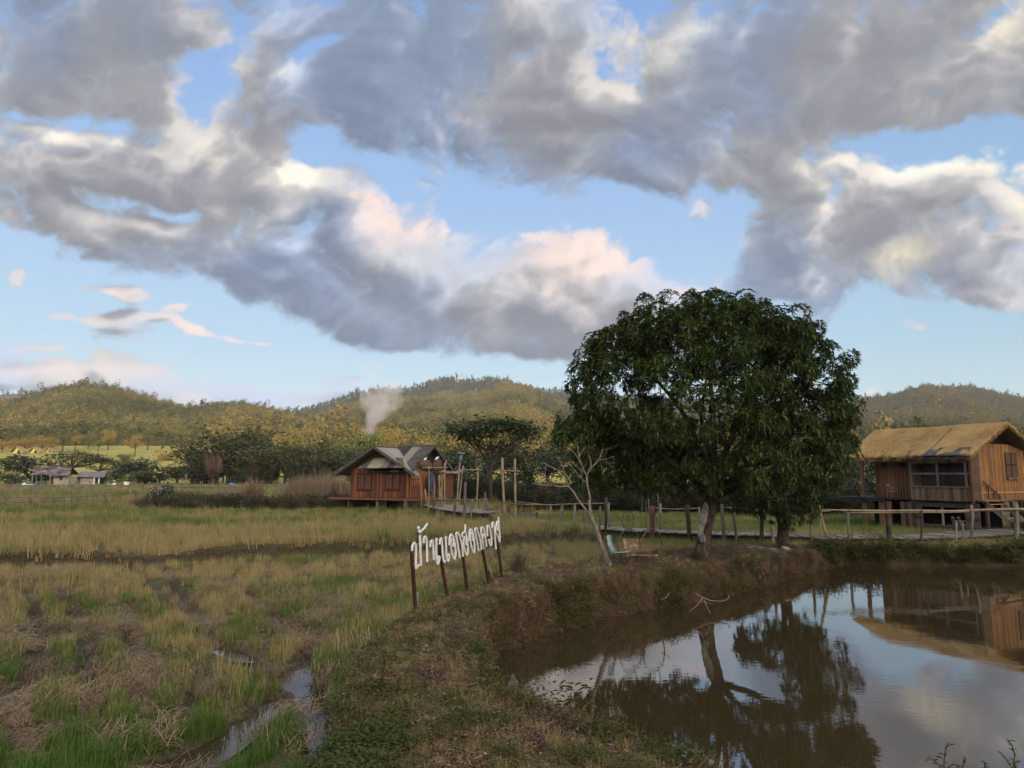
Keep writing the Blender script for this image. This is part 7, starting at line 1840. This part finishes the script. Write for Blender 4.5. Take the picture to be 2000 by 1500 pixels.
    # creeper that bends over the tall frame
    t = thing('creeper', 'dark green creeper arching over poles left of the frangipani', 'plant', Q(1030, 985, 62)); rs = np.random.default_rng(15); V = []; mb = MB()
    path = [(1000, 893), (1014, 900), (1024, 912), (1031, 926), (1037, 940), (1042, 955)]
    mb.tube([Q(x, y, 62) for x, y in path + [(1044, 985)]], .05, 5); mb.build('stem', M_BARK, t)
    for i in range(700):
        f = rs.uniform(0, len(path) - 1.001); k = int(f); x = path[k][0] + (path[k + 1][0] - path[k][0]) * (f - k); y = path[k][1] + (path[k + 1][1] - path[k][1]) * (f - k)
        c = np.array(Q(x, y, 62)) + rs.normal(0, .26, 3); V.append((c, rs.normal(0, 1, 3)))
    mb = MB()
    for c, d in V: v, fc = leaf_tris(c, d, rs.uniform(.15, .28), .13, np.array([0, 0, 1.]), .3); mb.add(v, fc)
    mb.build('leaves', TREE_MATS['dark'], t)
build_far_field()

# ---- small things on the dike and by the pond
def build_small():
    rs = np.random.default_rng(23)
    b = G(1500, 1073); X, Y = np.meshgrid(np.linspace(-1.2, 1.0, 40), np.linspace(-.45, .5, 24)); d = np.sqrt((X / 1.1) ** 2 + (Y / .45) ** 2)
    Z = ground_z(np.stack([(b[0] + X).ravel(), (b[1] + Y).ravel()], -1)).reshape(X.shape) + .07 * np.clip(1 - d, -.4, 1) + .015 * fbm(X * 6, Y * 6, 3, .6, 5)
    i = np.arange(39)[None] + 40 * np.arange(23)[:, None]
    o = np_mesh('ash_heap', np.stack([b[0] + X, b[1] + Y, Z], -1).reshape(-1, 3), np.stack([i, i + 1, i + 41, i + 40], -1).reshape(-1, 4), mat_noise('ash', [lin(.02, .019, .018), lin(.09, .085, .08), lin(.26, .25, .24)], 3.5, (1, 1, 1), .95, .1, .5, 6), smooth=True)
    tag(o, 'grey ash heap of an old fire in front of the small mango tree', 'ash heap')
    def log(name, lab, a, c, r, m, D, dz=.06):
        A = np.array(Q(*a, D)); C = np.array(Q(*c, D)); A[2] = gz(A[0], A[1]) + r + dz - .05; C[2] = gz(C[0], C[1]) + r + dz - .05
        mb = MB(); mb.tube(pole_pts(A, C, 5, .03), [r * .95, r, r * 1.02, r, r * .93], 9); tag(mb.build(name, m, None, True), lab, 'log')
    log('log', 'short pale log lying on the ash heap', (1527, 1069), (1544, 1070), .09, mat_noise('pale_log', [lin(.22, .15, .09), lin(.36, .27, .17)], 6), b[1] + .2)
    log('log', 'thin half burnt branch left of the ash heap', (1455, 1074), (1490, 1070), .045, M_GREYWOOD, b[1] + .1)
    log('log', 'dark charred branch behind the ash heap', (1535, 1058), (1560, 1066), .07, M_DARKWOOD, b[1] + 1.1)
    p = P(999, 1341, 0); mb = MB(); s = .16
    mb.prism([(p[0] - .10, p[1], -.2), (p[0] + .10, p[1] + .02, -.2), (p[0] + .10, p[1] + .02, .06), (p[0] + .0, p[1] + .02, .20), (p[0] - .07, p[1], .02)], (.03, .10, 0)); tag(mb.build('broken_slab', mat_noise('wet_concrete', [lin(.05, .045, .04), lin(.14, .13, .115)], 6)), 'broken grey slab sticking out of the water near the bend of the pond', 'slab')
    g = G(757, 1462); mb = MB(); a = Vector(g) + Vector((0.10, .05, .05)); mb.tube([a + Vector((-.10, -.05, .0)), a + Vector((.12, .12, -.02))], .045, 12); tag(mb.build('pipe', mat_noise('teal_plastic', [lin(.02, .06, .07), lin(.04, .09, .10)], 4, rough=.4), None, True), 'short teal plastic pipe half hidden in the weeds', 'pipe')
    g = G(1381, 1095); mb = MB(); mb.tube([Vector(g) + Vector((-.07, -.02, .02)), Vector(g) + Vector((0, 0, .06)), Vector(g) + Vector((.08, .02, .02))], [.03, .06, .03], 6); tag(mb.build('stone', M_WHITE, None, True), 'small white stone at the foot of the large mango tree', 'stone')
    tw = mat_noise('driftwood', [lin(.12, .085, .06), lin(.22, .165, .12)], 5)
    def twig(lab, pts, r, D):
        mb = MB(); 
        for p in pts: limb(mb, [(x, y, d) for x, y, d in p], D, r, r * .5, 5)
        tag(mb.build('dry_branch', tw, None, True), lab, 'branch')
    twig('long curved dry branch trailing along the water below the mango tree', [[(1358, 1160, 0), (1385, 1172, -.1), (1412, 1174, -.2), (1424, 1166, -.1), (1420, 1160, 0)]], .022, 21.6)
    twig('forked dry branch dipping into the water left of the curved branch', [[(1372, 1168, 0), (1362, 1182, -.1), (1346, 1194, -.3)], [(1375, 1172, 0), (1382, 1188, -.2), (1388, 1198, -.3)], [(1366, 1176, 0), (1377, 1176, 0), (1392, 1180, -.1)]], .018, 20.6)
    twig('pale bent twig on the green part of the pond bank', [[(1290, 1172, 0), (1302, 1166, -.1), (1307, 1157, 0)]], .018, 19.5)
    # tall bare weeds against the water
    def sprig(lab, stems, D, leaf, mat):
        g = Q(stems[0][0][0], stems[0][0][1], D); t = thing('tall_weed', lab, 'weed', (g[0], D, gz(g[0], D)))
        mb = MB(); lv = MB()
        for s in stems:
            s = list(s); q0 = Q(s[0][0], s[0][1], D); gg = gz(q0[0], D)
            pts = [Vector((q0[0], D, gg - .02))] + [Vector(Q(x, y, D + rs.normal(0, .03))) for x, y in s]
            mb.tube(pts, [.006] * (len(pts) - 1) + [.003], 5)
            for i in range(len(pts) - 1):
                n = max(3, int((pts[i + 1] - pts[i]).length / .03))
                for k in range(n):
                    if i == 0 and k < n * .5: continue
                    c = np.array(pts[i].lerp(pts[i + 1], k / n)); a = rs.uniform(0, 6.28); v, f = leaf_tris(c, np.array([math.cos(a), math.sin(a), rs.uniform(-.1, .7)]), leaf * rs.uniform(.5, 1.2), leaf * .34, np.array([0, 0, 1.]), .2); lv.add(v, f)
        mb.build('stem', mat_noise('green_stem', [lin(.04, .05, .016), lin(.08, .08, .03)], 6), t); lv.build('leaves', mat, t)
    wm = mat_leaf('weed_sprig_leaves', [lin(.03, .035, .010), lin(.055, .062, .016), lin(.08, .085, .024)], .6, .3, .2)
    sprig('leafy weed with three stems at the bottom edge in front of the pond', [[(1843, 1500), (1845, 1475), (1848, 1458), (1853, 1456)], [(1840, 1503), (1828, 1488), (1813, 1477)], [(1846, 1502), (1860, 1492)]], 6.3, .07, wm)
    sprig('weed with one nodding tip right of the three stemmed weed', [[(1880, 1500), (1884, 1485), (1888, 1480)], [(1876, 1504), (1868, 1494)]], 6.3, .06, wm)
    sprig('tall feathery weed at the bottom right corner', [[(1979, 1502), (1982, 1475), (1976, 1455), (1967, 1442)], [(1976, 1500), (1962, 1478), (1949, 1466)], [(1982, 1490), (1990, 1484)]], 6.3, .055, wm)
    sprig('small weed between the bottom right weeds', [[(1925, 1504), (1923, 1492), (1921, 1485)], [(1922, 1505), (1932, 1498)]], 6.3, .055, wm)
    # brown dead bush by the sign
    b = G(1012, 1118); t = thing('dead_bush', 'dry brown clump of stalks between the sign and the frangipani', 'bush', b); mb = MB()
    for i in range(90):
        a = rs.uniform(0, 6.28); l = rs.uniform(.35, .75); o = rs.uniform(.02, .32); q = Vector((b[0] + rs.normal(0, .12), b[1] + rs.normal(0, .12), b[2] - .05)); mb.tube([q, q + Vector((math.cos(a) * o * .4, math.sin(a) * o * .4, l * .6)), q + Vector((math.cos(a) * o, math.sin(a) * o, l))], [.008, .006, .003], 3)
    mb.build('stalks', mat_noise('dead_stalks', [lin(.05, .03, .02), lin(.10, .062, .04)], 5), t)
    V = []; Fc = []
    for _ in range(150):
        x, y = rs.uniform(-.2, 14), rs.uniform(7, 29)
        if sdf(POND, np.array([x]), np.array([y]))[0] > -.15 or rs.uniform() < .3 * -sdf(POND, np.array([x]), np.array([y]))[0]: continue
        a = rs.uniform(0, 6.28); l = rs.uniform(.012, .032); d = np.array([math.cos(a), math.sin(a)]) * l; q = np.array([-d[1], d[0]]) * .45; o = len(V)
        V += [(x - d[0], y - d[1], .006), (x + q[0], y + q[1], .006), (x + d[0], y + d[1], .009), (x - q[0], y - q[1], .006)]; Fc.append((o, o + 1, o + 2, o + 3))
    tag(np_mesh('floating_leaves', V, Fc, M_LITTER), kind='stuff', label='fallen leaves floating along the pond edge')
build_small()

# ---- smoke from a field fire, and the air
def build_smoke():
    D = 325.0
    def vol(name, lab, px, py, w, h, dens, path):
        c = Vector(Q(px, py, D)); W = w / F * D / 2; H = h / F * D / 2
        mb = MB(); n = 16
        mb.tube([c + Vector((path[0] * W, 0, -H)), c + Vector((path[1] * W, 0, -H * .45)), c + Vector((path[2] * W, 0, H * .2)), c + Vector((path[3] * W, 0, H * .7)), c + Vector((path[4] * W, 0, H))], [W * .22, W * .5, W * .85, W * .85, W * .5], n)
        m = bpy.data.materials.new(name + '_air'); m.use_nodes = True; t = NT(m.node_tree); t.N.clear()
        out = t.n('ShaderNodeOutputMaterial'); pv = t.n('ShaderNodeVolumePrincipled'); t.L.new(pv.outputs[0], out.inputs['Volume'])
        pv.inputs['Color'].default_value = lin(.95, .94, .96)
        g = t.n('ShaderNodeTexCoord').outputs['Generated']; co = objco(t)
        s = t.n('ShaderNodeSeparateXYZ'); t.L.new(g, s.inputs[0])
        ax = t.m('ADD', .5 + path[1] * .5, t.m('MULTIPLY', t.m('SUBTRACT', s.outputs[2], .3), (path[4] - path[0]) * .5))
        rad = t.m('ADD', .08, t.m('MULTIPLY', s.outputs[2], .34))
        dx = t.m('DIVIDE', t.m('SUBTRACT', s.outputs[0], ax), rad); dy = t.m('DIVIDE', t.m('SUBTRACT', s.outputs[1], .5), .45)
        rr = t.m('SQRT', t.m('ADD', t.m('MULTIPLY', dx, dx), t.m('MULTIPLY', dy, dy)))
        n1 = t.noise(co, .085, 5, .62)
        f = t.mr(t.m('SUBTRACT', n1, t.m('MULTIPLY', rr, .20)), .28, .52, 0, 1, True)
        f = t.m('MULTIPLY', f, t.mr(s.outputs[2], .62, 1.0, 1.0, 0.0, True))
        t.L.new(t.m('MULTIPLY', f, dens), pv.inputs['Density'])
        tag(mb.build(name, m), lab, kind='stuff')
    vol('smoke', 'white smoke rising in front of the middle hill', 752, 800, 125, 104, .13, (-.62, -.42, -.05, .15, .3))
    vol('smoke', 'thin brownish smoke drifting above the hill', 722, 737, 100, 66, .03, (.5, .35, .05, -.1, -.2))
build_smoke()

def build_haze():
    mb = MB(); mb.box(-3600, 3600, -900, 3200, -6, 320)
    m = bpy.data.materials.new('valley_air'); m.use_nodes = True; t = NT(m.node_tree); t.N.clear()
    out = t.n('ShaderNodeOutputMaterial'); pv = t.n('ShaderNodeVolumePrincipled'); t.L.new(pv.outputs[0], out.inputs['Volume'])
    pv.inputs['Color'].default_value = lin(.80, .88, 1.0); pv.inputs['Density'].default_value = 0.00009; pv.inputs['Anisotropy'].default_value = 0.0
    tag(mb.build('haze', m), kind='stuff', label='thin evening haze over the valley')
build_haze()
